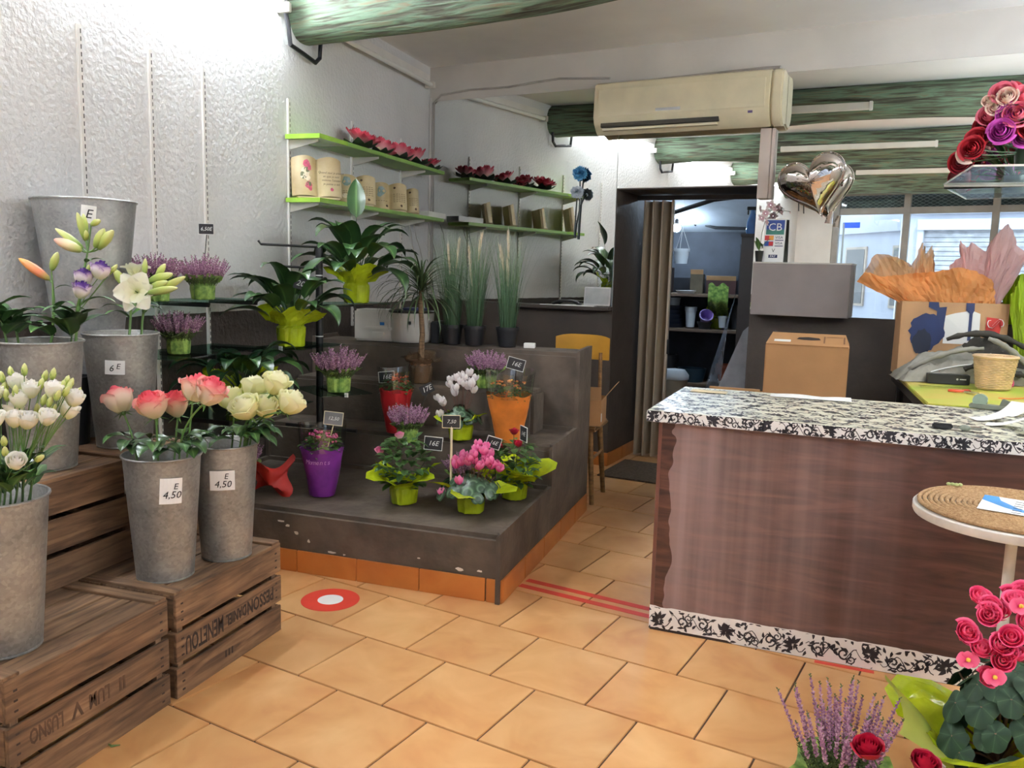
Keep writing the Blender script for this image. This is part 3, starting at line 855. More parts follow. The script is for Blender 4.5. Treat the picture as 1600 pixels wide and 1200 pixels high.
# ---------------------------------------------------------------- counter
CROT = -3.6 * D2R
CW = 2.13
ct = thing('shop_counter', 'dark rosewood laminate counter with black and white damask top', 'counter', (2.528, -3.221, 0), CROT)
MB().box(0, CW, -0.004, 0.02, 0.06, 0.918).build('front_panel', mat_counter_front(), ct)
MB().box(0.0, CW, 0.02, 0.70, 0.0, 0.915).build('body', mat('dark_carcass', (58, 40, 34), 0.6), ct)
MB().box(-0.003, 0.012, -0.0055, -0.003, 0.1, 0.918).build('edge_strip', mat('brown_edge_strip', (104, 66, 56), 0.4), ct)
WHITE_VINYL = mat('white_adhesive_vinyl', (238, 238, 236), 0.35, var=0.02)
CREAM_VINYL = mat('yellowed_adhesive_vinyl', (226, 222, 200), 0.3, var=0.05)
BLACK_PRINT = mat('black_damask_print', (44, 42, 50), 0.4, var=0.1)
GREY_PRINT = mat('grey_damask_print', (92, 90, 92), 0.4, var=0.12)
MB().box(-0.05, CW, -0.035, 0.80, 0.918, 0.962).build('top', CREAM_VINYL, ct, bevel=0.003)
MB().box(-0.0502, CW, -0.0362, -0.0355, 0.915, 0.9615).build('top_edge', WHITE_VINYL, ct)
rb_ = random.Random(2)
def ragged(mb, x0, x1, z0, z1, n, y):
    vs, fs = [], []
    for i in range(n + 1):
        x = x0 + (x1 - x0) * i / n
        vs += [(x, y, z0(i) if callable(z0) else z0), (x, y, z1 + rb_.uniform(-.003, .003))]
    for i in range(n):
        fs.append((2 * i, 2 * i + 2, 2 * i + 3, 2 * i + 1))
    return mb.add(vs, fs)
band = ragged(MB(), -0.004, CW, lambda i: 0.002 if i > 14 else 0.012, 0.108, 90, -0.0062)
band.build('kick_band', WHITE_VINYL, ct)
MB().box(0, CW, -0.0045, 0.02, 0.0, 0.06).build('kick_board', mat('dark_kick', (50, 34, 28), 0.6), ct)

def damask(W, H, cell, seed, dens=1.0):
    """flat floral print as 2D triangles inside [0,W]x[0,H]"""
    rnd = random.Random(seed)
    V, F = [], []
    def poly(pts):
        cx = sum(p[0] for p in pts) / len(pts); cy = sum(p[1] for p in pts) / len(pts)
        pts = [(min(max(x, 0), W), min(max(y, 0), H)) for x, y in pts]
        if not (-0.01 < cx < W + .01 and -0.01 < cy < H + .01):
            return
        o = len(V); V.extend(pts); F.append(tuple(range(o, o + len(pts))))
    def leaf(x, y, a, l, w):
        ca, sa = math.cos(a), math.sin(a)
        q = [(0, 0), (.3 * l, w), (.65 * l, .75 * w), (l, 0), (.6 * l, -.35 * w), (.3 * l, -.4 * w)]
        poly([(x + u * ca - v * sa, y + u * sa + v * ca) for u, v in q])
    def stroke(pts, w0, w1):
        n = len(pts)
        for i in range(n - 1):
            (x0, y0), (x1, y1) = pts[i], pts[i + 1]
            d = math.hypot(x1 - x0, y1 - y0) or 1
            nx, ny = -(y1 - y0) / d, (x1 - x0) / d
            a = w0 + (w1 - w0) * i / n; b = w0 + (w1 - w0) * (i + 1) / n
            poly([(x0 + nx * a, y0 + ny * a), (x1 + nx * b, y1 + ny * b), (x1 - nx * b, y1 - ny * b), (x0 - nx * a, y0 - ny * a)])
    def curl(x, y, a, r, sgn, turns=1.3):
        pts = []
        n = 14
        for i in range(n + 1):
            t = i / n
            th = a + sgn * t * turns * 2 * math.pi
            rr = r * (1 - 0.8 * t)
            pts.append((x + rr * math.cos(th), y + rr * math.sin(th)))
        stroke(pts, 0.07 * r + 0.001, 0.15 * r)
        for i in (2, 5):
            leaf(pts[i][0], pts[i][1], a + sgn * (i / n) * turns * 6.28 + sgn * 0.9, r * 0.75, r * 0.22)
    def flower(x, y, a, r):
        for k in range(6):
            b = a + (k - 2.5) * 0.62
            leaf(x + 0.12 * r * math.cos(b), y + 0.12 * r * math.sin(b), b, r, r * 0.3)
        leaf(x, y, a + math.pi, r * 0.6, r * 0.2); leaf(x, y, a + 2.4, r * .5, r * .16); leaf(x, y, a - 2.4, r * .5, r * .16)
    nx, ny = max(1, int(W / cell)), max(1, int(round(H / cell)))
    for j in range(-1, ny + 1):
        for i in range(-1, nx + 1):
            x = (i + 0.5 + 0.5 * (j % 2)) * cell + rnd.uniform(-.05, .05) * cell; y = (j + 0.5) * min(cell, H if ny == 1 else cell) + rnd.uniform(-.1, .1) * cell
            k = (i * 2 + j) % 3
            s = 1 if (i + j) % 2 else -1
            if k == 0:
                flower(x, y, 0.7 * s + (0 if s > 0 else math.pi), cell * 0.42)
            else:
                curl(x, y, rnd.uniform(0, 6.28), cell * 0.3, s)
                curl(x + cell * .3, y + cell * .22 * s, rnd.uniform(0, 6.28), cell * 0.2, -s)
            for _ in range(int(4 * dens)):
                leaf(x + rnd.uniform(-.5, .5) * cell, y + rnd.uniform(-.5, .5) * cell, rnd.uniform(0, 6.28), cell * 0.3, cell * 0.085)
            stroke([(x - cell * .5 + cell * q / 8, y + cell * .28 * math.sin(q * .8 + i)) for q in range(9)], cell * .014, cell * .022)
    return V, F
V2, F2 = damask(CW + 0.05, 0.046, 0.075, 5, 1.8)
MB().add([(x - 0.05, -0.0367, 0.9155 + y) for x, y in V2], F2).build('edge_print', BLACK_PRINT, ct)['kind'] = 'stuff'
V2, F2 = damask(CW + 0.004, 0.098, 0.092, 6, 2.4)
MB().add([(x - 0.004, -0.0068, 0.006 + y) for x, y in V2], F2).build('kick_print', BLACK_PRINT, ct)['kind'] = 'stuff'
V2, F2 = damask(CW + 0.05, 0.83, 0.1, 7, 1.5)
MB().add([(x - 0.05, -0.032 + y, 0.9626) for x, y in V2], F2).build('top_print', GREY_PRINT, ct)['kind'] = 'stuff'
CTZ = 0.9632

# ---------------------------------------------------------------- floor markings and mat
RED_VINYL = mat('red_floor_vinyl', (214, 62, 46), 0.45, var=0.05)
cm = thing('floor_sticker', 'round red distancing sticker with white centre on the floor', 'sticker', (1.095, -3.462, 0.000))
MB().lathe([(0.133, 0), (0.133, 0.0008), (0.058, 0.0008), (0.058, 0)], 48, cap0=False, cap1=False).build('red_ring', RED_VINYL, cm)
MB().lathe([(0.058, 0), (0.058, 0.0009)], 40).build('white_centre', PAPER, cm)
TA = [(1.852, -2.945), (2.53, -3.10)]
for i, lb in enumerate(('red floor tape strip nearer the plinth corner', 'red floor tape strip nearer the wooden chair')):
    o = MB().box(0, 0.70, -0.02, 0.02, 0, 0.0008).build('floor_tape', RED_VINYL, loc=(1.85 + 0.012 * i, -2.958 + 0.078 * i, 0.0005), rot=(0, 0, -11.9 * D2R))
    tag(o, lb, 'tape', 'red tape strips on the floor')
tag(MB().box(0, 0.22, -0.012, 0.012, 0, 0.0008).build('floor_tape', RED_VINYL, loc=(3.2, -3.287, 0.0005), rot=(0, 0, CROT)), 'short red tape strip along the counter foot', 'tape', 'red tape strips on the floor')
DM = mat('brown_coir_mat', (92, 76, 60), 0.95, var=0.2, vs=60, bump=0.6, bs=200)
tag(MB().box(0.0, 0.75, 0.0, 0.62, 0.0005, 0.012).build('door_mat', DM, loc=(1.70, -0.62, 0), rot=(0, 0, BW), bevel=0.003), 'flat brown coir mat before the folding door', 'mat')

# ---------------------------------------------------------------- plant builders
LEAF = mat('glossy_dark_green_leaf', (40, 70, 42), 0.33, coat=0.08, attr=[(0.0, (98, 132, 76)), (0.16, (50, 82, 42)), (1.0, (38, 66, 34))], obj_var=0.25, spec=0.6)
LEAF_MID = mat('mid_green_leaf', (70, 106, 50), 0.45, attr=[(0.0, (118, 150, 84)), (0.2, (70, 108, 52)), (1.0, (56, 92, 44))], obj_var=0.2)
LEAF_DARK = mat('small_dark_leaf', (42, 66, 36), 0.5, attr=[(0.0, (38, 66, 28)), (1.0, (80, 118, 52))], obj_var=0.15)
STEM = mat('fresh_green_stem', (98, 132, 66), 0.5, var=0.15)
STEM_DARK = mat('dark_green_stem', (58, 86, 42), 0.5, var=0.15)
BUDG = mat('yellow_green_bud', (176, 190, 96), 0.45, attr=[(0.0, (104, 138, 58)), (0.6, (186, 196, 104)), (1.0, (214, 214, 148))])
LIME = mat('lime_foil_wrap', (184, 204, 36), 0.16, var=0.10, vs=14, bump=0.35, bs=30, trans=0.18, spec=0.7)
LIME_PRINT = mat('pale_green_printed_wrap', (160, 190, 96), 0.3, rgb2=(84, 122, 54), vs=34, bump=0.4, bs=24, trans=0.15)
SOIL = mat('dark_potting_soil', (52, 40, 30), 0.95, var=0.3, vs=60, bump=0.8, bs=120)
BLACKPOT = mat('black_nursery_pot', (28, 28, 32), 0.4, var=0.1)
HEATHER = mat('heather_florets', (150, 100, 140), 0.75, attr=[(0.0, (64, 82, 44)), (0.22, (92, 106, 60)), (0.3, (126, 84, 112)), (0.6, (160, 112, 146)), (1.0, (196, 158, 176))])
PINKROSE = mat('pink_edged_rose_petal', (240, 150, 150), 0.5, attr=[(0.0, (226, 222, 184)), (0.55, (244, 216, 196)), (0.85, (240, 146, 148)), (1.0, (234, 98, 116))], trans=0.2, obj_var=0.06)
CREAMROSE = mat('cream_rose_petal', (240, 238, 190), 0.5, attr=[(0.0, (214, 220, 140)), (0.5, (238, 236, 186)), (1.0, (246, 244, 214))], trans=0.2, obj_var=0.04)
REDROSE = mat('crimson_rose_petal', (170, 20, 50), 0.5, attr=[(0.0, (110, 8, 30)), (1.0, (196, 26, 62))], trans=0.12)
PINKMINI = mat('mini_pink_petal', (232, 130, 176), 0.5, attr=[(0.0, (236, 210, 214)), (1.0, (226, 110, 164))], trans=0.2)
LISI = mat('white_lisianthus_petal', (244, 240, 232), 0.55, attr=[(0.0, (204, 214, 150)), (0.5, (240, 238, 222)), (1.0, (250, 246, 242))], trans=0.22, obj_var=0.04)
LISIV = mat('violet_edged_petal', (236, 226, 236), 0.55, attr=[(0.0, (206, 212, 160)), (0.55, (240, 232, 238)), (0.74, (196, 170, 206)), (0.85, (104, 66, 148)), (1.0, (88, 50, 136))], trans=0.2)
LILYW = mat('white_lily_petal', (240, 236, 206), 0.5, attr=[(0.0, (196, 208, 120)), (0.35, (238, 236, 196)), (1.0, (246, 242, 226))], trans=0.22)
LILYO = mat('orange_lily_bud_skin', (216, 140, 80), 0.45, attr=[(0.0, (130, 140, 66)), (0.3, (208, 120, 84)), (0.75, (216, 142, 74)), (1.0, (222, 170, 78))])
LILYP = mat('pale_pink_lily_bud_skin', (226, 190, 170), 0.45, attr=[(0.0, (170, 184, 92)), (0.4, (226, 206, 160)), (1.0, (222, 160, 148))])

def rose_head(R, H, layers=5, seed=0, openness=1.0):
    rnd = random.Random(seed)
    mb = MB()
    ns = [3, 3, 4, 5, 5, 6][:layers]
    for k, n in enumerate(ns):
        f = k / max(1, layers - 1)
        Rt = R * (0.20 + 0.80 * f ** 0.9)
        hh = H * (1.0 - 0.16 * f * openness)
        for i in range(n):
            a0 = 2 * math.pi * (i + 0.5 * (k % 2)) / n + rnd.uniform(-.25, .25)
            sp = math.pi / n * 1.4
            rr0 = rnd.uniform(.93, 1.07); cu = (0.02 + 0.30 * f ** 2 * openness) * R * rnd.uniform(.5, 1.3); dz = rnd.uniform(-.05, .04) * H
            def fn(u, v):
                w = 2 * u - 1
                top = 1 - (0.10 + 0.10 * f) * w * w - 0.05 * f * max(0, 1 - 6 * w * w) * -1 * 0.6
                ang = a0 + w * sp * (0.45 + 0.55 * math.sin(min(1, v * 1.3) * math.pi / 2))
                lip = max(0, v - 0.72) / 0.28
                r = Rt * math.sin(math.pi * (0.13 + (0.60 - 0.10 * f * openness) * v)) * rr0 * (1 + 0.04 * w) + cu * lip ** 1.5
                z = (hh + dz) * v * top - cu * 0.55 * lip ** 2 + 0.06 * H * (1 - f) * v
                return (r * math.cos(ang), r * math.sin(ang), z)
            mb.grid(fn, 6, 7, tf=lambda u, v, f=f: min(1, v * (0.8 + 0.2 * (1 - f)) + 0.2 * (1 - f)))
    return mb

def sepals(mb, R, mi=0):
    for k in range(5):
        a = k * 2 * math.pi / 5
        mb.add([(0, 0, 0), (R * .5 * math.cos(a + .25), R * .5 * math.sin(a + .25), -R * .1), (R * 1.25 * math.cos(a), R * 1.25 * math.sin(a), -R * .45), (R * .5 * math.cos(a - .25), R * .5 * math.sin(a - .25), -R * .1)], [(0, 1, 2, 3)], mi)
    mb.ball((0, 0, -R * .05), R * .28, R * .28, R * .32, 8, 5, mi)

def blade(mb, pts, W, fold=0.25, wav=0.0, shape=(0.62, 0.95), nu=4, mi=0, up=(0, 0, 1), ph=0.0):
    """leaf blade along a list of points"""
    pts = [Vector(p) for p in pts]
    n = len(pts) - 1
    upv = Vector(up)
    vs, fs, ts = [], [], []
    pk = (shape[0] / (shape[0] + shape[1])) ** shape[0] * (shape[1] / (shape[0] + shape[1])) ** shape[1]
    for i, p in enumerate(pts):
        s = i / n
        d = (pts[min(i + 1, n)] - pts[max(i - 1, 0)]).normalized()
        side = d.cross(upv)
        side = side.normalized() if side.length > 1e-4 else Vector((1, 0, 0))
        nor = side.cross(d)
        w = W * (max(s, 1e-4) ** shape[0]) * ((1 - s) ** shape[1]) / pk + 0.0006
        for j in range(nu + 1):
            u = 2 * j / nu - 1
            vs.append(p + side * (u * w * 0.5) + nor * (abs(u) * fold * w * 0.5 + wav * w * math.sin(9 * s + 2 * u + ph) * abs(u)))
            ts.append(abs(u))
    for i in range(n):
        for j in range(nu):
            a = i * (nu + 1) + j
            fs.append((a, a + 1, a + nu + 2, a + nu + 1))
    mb.add(vs, fs, mi, None, ts)

def arc_leaf(az, r0, pet, rise, L, droop, W, fold=0.25, wav=0.06, ph=0.0, n=10, base=(0, 0, 0), sr=0.0022):
    """leaf on a petiole: climbs along azimuth az at angle rise, then the blade arches over"""
    mb = MB()
    d = Vector((math.cos(az), math.sin(az), 0))
    b = Vector(base) + d * r0
    e = b + d * pet * math.cos(rise) + Vector((0, 0, pet * math.sin(rise)))
    c1 = b + d * pet * 0.25 * math.cos(rise) + Vector((0, 0, pet * 0.6 * math.sin(rise)))
    mb.tube(bez(b, c1, e, 5), sr, 5, t=0.8)
    pts = [e]
    a = rise
    st = L / n
    for i in range(n):
        a -= droop / n * (0.5 + i / n)
        pts.append(pts[-1] + d * st * math.cos(a) + Vector((0, 0, st * math.sin(a))))
    blade(mb, pts, W, fold, wav, ph=ph)
    return mb

def wrap_mesh(r, h, rf, hf, corners=4, seed=0, neck=0.9, mt=None, spread=0.32):
    """foil wrap: creased cup, tied neck, flaring collar with pointed corners"""
    rnd = random.Random(seed)
    p0 = rnd.uniform(0, 6)
    n = 30
    cr = [rnd.uniform(-1, 1) for _ in range(n)]
    cr2 = [[rnd.uniform(-1, 1) for _ in range(n)] for _ in range(16)]
    rows = [(0, 0.0), (0.84, 0.0), (0.96, 0.04), (1.0, 0.3), (1.04, 0.6), (1.05, 0.85), (neck, 0.97), (neck * 1.04, 1.02)]
    mb = MB()
    vs, fs = [], []
    for i, (q, z) in enumerate(rows):
        for k in range(n):
            a = 2 * math.pi * (k + 0.25 * cr2[i][k]) / n
            c = 1 + (0.05 * cr[k] + 0.022 * cr2[i][k]) * (i > 1)
            vs.append((r * q * c * math.cos(a), r * q * c * math.sin(a), h * (z + 0.04 * cr2[i][k] * (1 < i < 6))))
    m1 = 6
    for j in range(1, m1 + 1):
        f = j / m1
        for k in range(n):
            a = 2 * math.pi * (k + 0.2 * cr2[j + 8][k] * (1 - f * .5)) / n
            co = abs(math.cos(corners / 2 * (a + p0))) ** 3
            ext = 0.55 + spread * 2.1 * co
            rr = r * neck + (rf - r * neck) * (f ** 0.9) * ext * (1 + 0.10 * cr[k] * (1 - f * .4)) + 0.004 * cr2[j + 8][k]
            zz = h + hf * (f ** 0.8) * (0.5 + 0.45 * co + 0.3 * math.sin(2 * a + p0 * 2) + 0.16 * cr[k]) - hf * 0.35 * f * f * co
            vs.append((rr * math.cos(a), rr * math.sin(a), zz))
    m = len(rows) + m1
    for i in range(m - 1):
        for k in range(n):
            a, b = i * n + k, i * n + (k + 1) % n
            fs.append((a, b, b + n, a + n) if (i + k) % 2 else (a, b, b + n)); 
            if not (i + k) % 2:
                fs.append((a, b + n, a + n))
    mb.add(vs, fs)
    return mb.mesh('wrap', mt or LIME)

def soil(o, r, z):
    MB().lathe([(r, z - 0.02), (r * 0.97, z), (0.01, z + 0.006)], 20).build('soil', SOIL, o, smooth=True)

def heather_mesh(R, H, n, seed, nf=30, z0=0.0, lean=0.55, size=1.0):
    rnd = random.Random(seed)
    mb = MB()
    for i in range(n):
        q = math.sqrt((i + 0.5) / n); a = i * 2.39996 + rnd.uniform(-.2, .2)
        b = Vector((0.45 * R * q * math.cos(a), 0.45 * R * q * math.sin(a), z0))
        hh = H * rnd.uniform(.72, 1.05) * (1 - 0.18 * q)
        d = Vector((math.cos(a) * q * lean + rnd.uniform(-.08, .08), math.sin(a) * q * lean + rnd.uniform(-.08, .08), 1)).normalized()
        tip = b + d * hh
        mb.tube([b, b + d * hh * .5, tip], [0.0014, 0.0011, 0.0006], 4, t=0.1)
        for k in range(nf):
            s = k / nf
            p = b + d * hh * (0.12 + 0.88 * s)
            th = k * 2.4 + i
            out = Vector((math.cos(th), math.sin(th), 0.7))
            if s < 0.33:
                t, l, w = rnd.uniform(0, .2), 0.016 * size, 0.002 * size
            elif s > 0.94:
                t, l, w = rnd.uniform(.1, .25), 0.008 * size, 0.0018 * size
            else:
                t, l, w = rnd.uniform(.32, 1), 0.0085 * size, 0.0034 * size * (1.25 - 0.5 * s)
            mb.octa(p + out * (0.003 * size) * (1.3 - s), out, l, w, t)
    return mb

def price_sign(label, top, foot, body, w=0.085, h=0.055, yaw=0.0, frame=True, size=0.036, style='slate', roll=0.0, stake=None):
    """slate price sign on a thin stake; top = centre of the board, foot = where the stake goes in"""
    SLATE = mat('blackboard_slate', (38, 36, 38), 0.7, var=0.1)
    GREYS = mat('chalk_dusted_slate', (120, 120, 120), 0.8, var=0.15)
    CHALK = mat('white_chalk', (226, 226, 222), 0.9)
    PALE = mat('pale_wood', (226, 214, 178), 0.6)
    o = thing('price_sign', label, 'sign', foot, 0, 'slate price signs in the plants')
    tv = Vector(top) - Vector(foot)
    bd = place('board', MB().box(-w / 2, w / 2, -0.002, 0.002, -h / 2, h / 2).mesh('board', GREYS if style == 'grey' else SLATE, bevel=0.0018), o, tv, (0, roll, yaw))
    if frame:
        e = 0.003
        MB().box(-w / 2 - e, w / 2 + e, -0.0015, 0.0025, h / 2, h / 2 + e).box(-w / 2 - e, w / 2 + e, -0.0015, 0.0025, -h / 2 - e, -h / 2).box(-w / 2 - e, -w / 2, -0.0015, 0.0025, -h / 2, h / 2).box(w / 2, w / 2 + e, -0.0015, 0.0025, -h / 2, h / 2).build('frame', PALE if style != 'slate' else CHALK, bd)
    if body:
        text('lettering', body, size, CHALK, bd, (0, -0.0024, 0), (math.pi / 2, 0, 0), 0.0002, shear=0.25)
    MB().tube([(0, 0, 0), tv - Vector((0, 0, h * 0.4)) + Vector((0, 0.004, 0))], stake or 0.0022, 6).build('stake', PALE if style != 'slate' or stake else BLACK_METAL, o)
    return o
CAMYAW = 0.30       # boards are turned roughly toward the shop floor

# keep leaves and blooms clear of what already stands there
from mathutils.bvhtree import BVHTree
SOLID = []
def world_of(o):
    return world_of(o.parent) @ o.matrix_basis if o.parent else o.matrix_basis.copy()
def tree_of(vs, fs):
    return (BVHTree.FromPolygons(vs, fs), [min(v[k] for v in vs) for k in range(3)], [max(v[k] for v in vs) for k in range(3)])
def solid(o, owner=None):
    owner = owner or o
    if o.type == 'MESH':
        M = world_of(o)
        SOLID.append((owner,) + tree_of([M @ v.co for v in o.data.vertices], [tuple(p.vertices) for p in o.data.polygons]))
    for c in o.children:
        solid(c, owner)
def hits(mb, M, owner):
    b, lo, hi = tree_of([M @ Vector(v) for v in mb.v], mb.f)
    return any(w is not owner and all(lo[k] < h2[k] and hi[k] > l2[k] for k in range(3)) and b.overlap(t) for w, t, l2, h2 in SOLID)
def clear_leaf(mk, M, owner, n=22):
    """mk(turn, scale) builds the leaf; turn and shorten it until it is clear"""
    for k in range(n):
        mb = mk((k + 1) // 2 * 0.2 * (-1) ** k, 1 - 0.03 * k)
        if not hits(mb, M, owner):
            break
    return mb
for o_ in list(COL.objects):
    if o_.parent is None and o_.name.split('.')[0] in ('wall_left', 'slotted_upright', 'display_plinth', 'zinc_bucket', 'black_bucket', 'wooden_crate'):
        solid(o_)

# ---------------------------------------------------------------- cut flowers in the buckets
rf = random.Random(21)
BR = {'pink': (0.133, 0.455), 'cream': (0.124, 0.452), 'white': (0.138, 0.46), 'lily': (0.14, 0.455), 'bud': (0.139, 0.455)}
def through_rim(b, foot, top, n=8):
    """path from the foot up inside the bucket, over the rim, to top (both relative to foot)"""
    c = BK[b].location - foot
    rt, h = BR[b]
    d = Vector((top.x - c.x, top.y - c.y, 0)) * 0.8
    if d.length > rt - 0.022:
        d = d.normalized() * (rt - 0.022)
    rim = Vector((c.x + d.x, c.y + d.y, c.z + h + 0.012))
    up = rim + (rim.normalized() + Vector((0, 0, 0.5))).normalized() * (top - rim).length * 0.45
    tail = bez(rim, up, top, n)
    return [Vector(), rim * 0.5] + tail, tail
def pick(tail, f):
    return tail[max(0, min(len(tail) - 1, int((f - 0.5) * 2 * (len(tail) - 1))))]
def side_leaf(o, p, az, L, W, rise=0.5, droop=1.2, mt=LEAF_MID, pet=0.03):
    ph = rf.uniform(0, 6)
    clear_leaf(lambda t, q: arc_leaf(az + t, 0, pet, min(1.3, rise + (1 - q)), L * q, droop, W * q, 0.2, 0.05, ph, 8, sr=0.0012), world_of(o) @ Matrix.Translation(p), o).build('leaf', mt, o, p, smooth=2, attr=True)
VIEW = Vector((0.57, -0.82, 0.0))
def clear_shift(mb, M, o):
    """slide a bloom nearer or further until it is clear of its neighbours"""
    for k in range(13):
        off = VIEW * ((k + 1) // 2 * 0.014 * (-1) ** k)
        if not hits(mb, world_of(o) @ Matrix.Translation(off) @ M, o):
            return off
    return Vector()

def cut_rose(b, label, group, head, foot, R, H, mt, tilt, seed, leaves):
    foot = Vector(foot); head = Vector(head)
    o = thing('cut_rose', label, 'rose', foot, 0, group)
    h = head - foot
    d = Vector((math.cos(tilt[0]) * tilt[1], math.sin(tilt[0]) * tilt[1], 1)).normalized()
    M = aim(d, h - d * H * 0.45, seed)
    rh = rose_head(R, H, 6, seed, rf.uniform(.8, 1.1))
    off = clear_shift(rh, M, o); h = h + off; M = Matrix.Translation(off) @ M
    bl = rh.build('bloom', mt, o, smooth=2, attr=True); bl.matrix_local = M
    sm = MB(); sepals(sm, R * 0.75)
    sp = sm.build('sepals', STEM, o, smooth=True); sp.matrix_local = M
    path, pts = through_rim(b, foot, h - d * H * 0.45)
    MB().tube(path, 0.0034, 6).build('stem', STEM, o, smooth=True)
    for i, (f, az, L) in enumerate(leaves):
        side_leaf(o, pick(pts, 0.5 + (f - 0.55) * 0.8), az, L, L * 0.55, 0.5, 1.6, LEAF_MID if i % 3 == 2 else LEAF)
    solid(o)

def foot_in(b, az, r=0.05, z=0.06):
    l = BK[b].location
    return (l.x + r * math.cos(az), l.y + r * math.sin(az), l.z + z)

PG = 'pink roses in the zinc bucket'
pk = [((0.725, -4.300, 1.016), 3.0, 'pink edged rose leaning out over the bucket with oval mark'), ((0.932, -4.365, 1.024), 4.6, 'pink edged rose with curled outer petals in the oval mark bucket'),
      ((0.969, -4.300, 1.011), 5.0, 'small pink edged rose low among the pink roses'), ((1.040, -4.270, 1.078), 1.0, 'pink rose behind the topmost pink rose'), ((1.171, -4.360, 1.088), 0.3, 'topmost pink rose held nearest the cream roses')]
for i, (h, az, lb) in enumerate(pk):
    cut_rose('pink', lb, PG, h, foot_in('pink', az + 0.3, 0.03), 0.049 if i != 2 else 0.044, 0.096, PINKROSE, (az, 0.5 if i in (0, 4) else 0.3), 31 + i,
             [(0.72, az + 0.9, 0.085), (0.66, az - 1.2, 0.1), (0.6, az + 2.4, 0.09), (0.78, az - 0.3, 0.07), (0.7, -1.2 + i, 0.1), (0.74, -2.0 + i, 0.09), (0.64, -0.4 - i, 0.1)] + ([(0.65, -0.2, 0.12), (0.62, -0.9, 0.11), (0.6, -1.5, 0.1)] if i > 2 else []))
CG = 'cream roses in the zinc bucket'
cr = [((1.206, -4.030, 1.079), 0.3, 'topmost cream rose of the cream bunch'), ((1.162, -3.955, 1.007), 0.0, 'cream rose just under the topmost one'), ((1.269, -4.030, 1.016), 0.4, 'cream rose with ragged petals at the outer side'),
      ((1.076, -3.980, 1.044), 1.5, 'cream rose at the back of the cream bunch'), ((1.112, -4.090, 0.988), 4.4, 'widest open cream rose, above the 4,50 card'), ((1.150, -4.020, 0.986), 5.2, 'cream rose tucked beside the widest one'), ((0.994, -4.020, 1.004), 3.2, 'cream rose close to the pink roses')]
for i, (h, az, lb) in enumerate(cr):
    cut_rose('cream', lb, CG, h, foot_in('cream', az, 0.03), 0.055 if i == 4 else 0.047, 0.088, CREAMROSE, (az, 0.62 if i in (4, 2) else 0.4), 51 + i,
             [(0.76, az + 0.7, 0.09), (0.7, az - 0.9, 0.1), (0.66, az + 2.0, 0.09), (0.62, 0.2 + i, 0.11), (0.72, -1.3 + i, 0.1), (0.68, -0.6 - i, 0.1)] + ([(0.66, -0.2 + 0.5 * i, 0.11), (0.6, 0.1, 0.12)] if i < 3 else []))

LG = 'white lisianthus stems in the zinc bucket'
def lisianthus(b_, name, label, group, foot, blooms, buds, mt, leaves, R=0.024):
    foot = Vector(foot)
    o = thing(name, label, 'lisianthus', foot, 0, group)
    mean = sum((Vector(b) - foot for b in blooms), Vector()) / len(blooms)
    path, tail = through_rim(b_, foot, mean)
    joint = tail[3]
    MB().tube(path[:6], 0.003, 6).build('stem', STEM_DARK, o, smooth=True)
    for i, b in enumerate(blooms):
        h = Vector(b) - foot
        d = (h - joint).normalized(); d = (d + Vector((0, 0, 0.5))).normalized()
        rh = rose_head(R * rf.uniform(.9, 1.1), R * 2.1, 4, rf.randint(0, 999), 0.9)
        h = h + clear_shift(rh, aim(d, h - d * R, i), o)
        bl = rh.build('bloom', mt, o, smooth=2, attr=True)
        bl.matrix_local = aim(d, h - d * R, i)
        MB().tube(bez(joint, (joint + h) / 2 + Vector((0, 0, .01)), h - d * R, 4), 0.0016, 5).build('flower_stalk', STEM, o, smooth=True)
    for b in buds:
        h = Vector(b) - foot
        d = (h - joint).normalized()
        bu = MB().lathe([(0.002, 0), (0.007, 0.006), (0.009, 0.016), (0.006, 0.03), (0.001, 0.037)], 8, t=[0, .2, .6, .9, 1])
        for k in range(4):
            bu.octa((0.006 * math.cos(k * 1.57), 0.006 * math.sin(k * 1.57), 0.01), (math.cos(k * 1.57) * .4, math.sin(k * 1.57) * .4, 1), 0.03, 0.0016, 0.0)
        bo = bu.build('bud', BUDG, o, smooth=True, attr=True); bo.matrix_local = aim(d, h - d * 0.018)
        MB().tube(bez(joint, (joint + h) / 2, h - d * 0.018, 4), 0.0013, 5).build('flower_stalk', STEM, o, smooth=True)
    for f, az, L in leaves:
        side_leaf(o, tail[0].lerp(joint, max(0, (f - 0.7) * 3)), az, L, L * 0.48, 0.9, 1.0, LEAF_MID if rf.random() < .4 else LEAF, 0.01)
    solid(o)
def YY(*a):
    return a
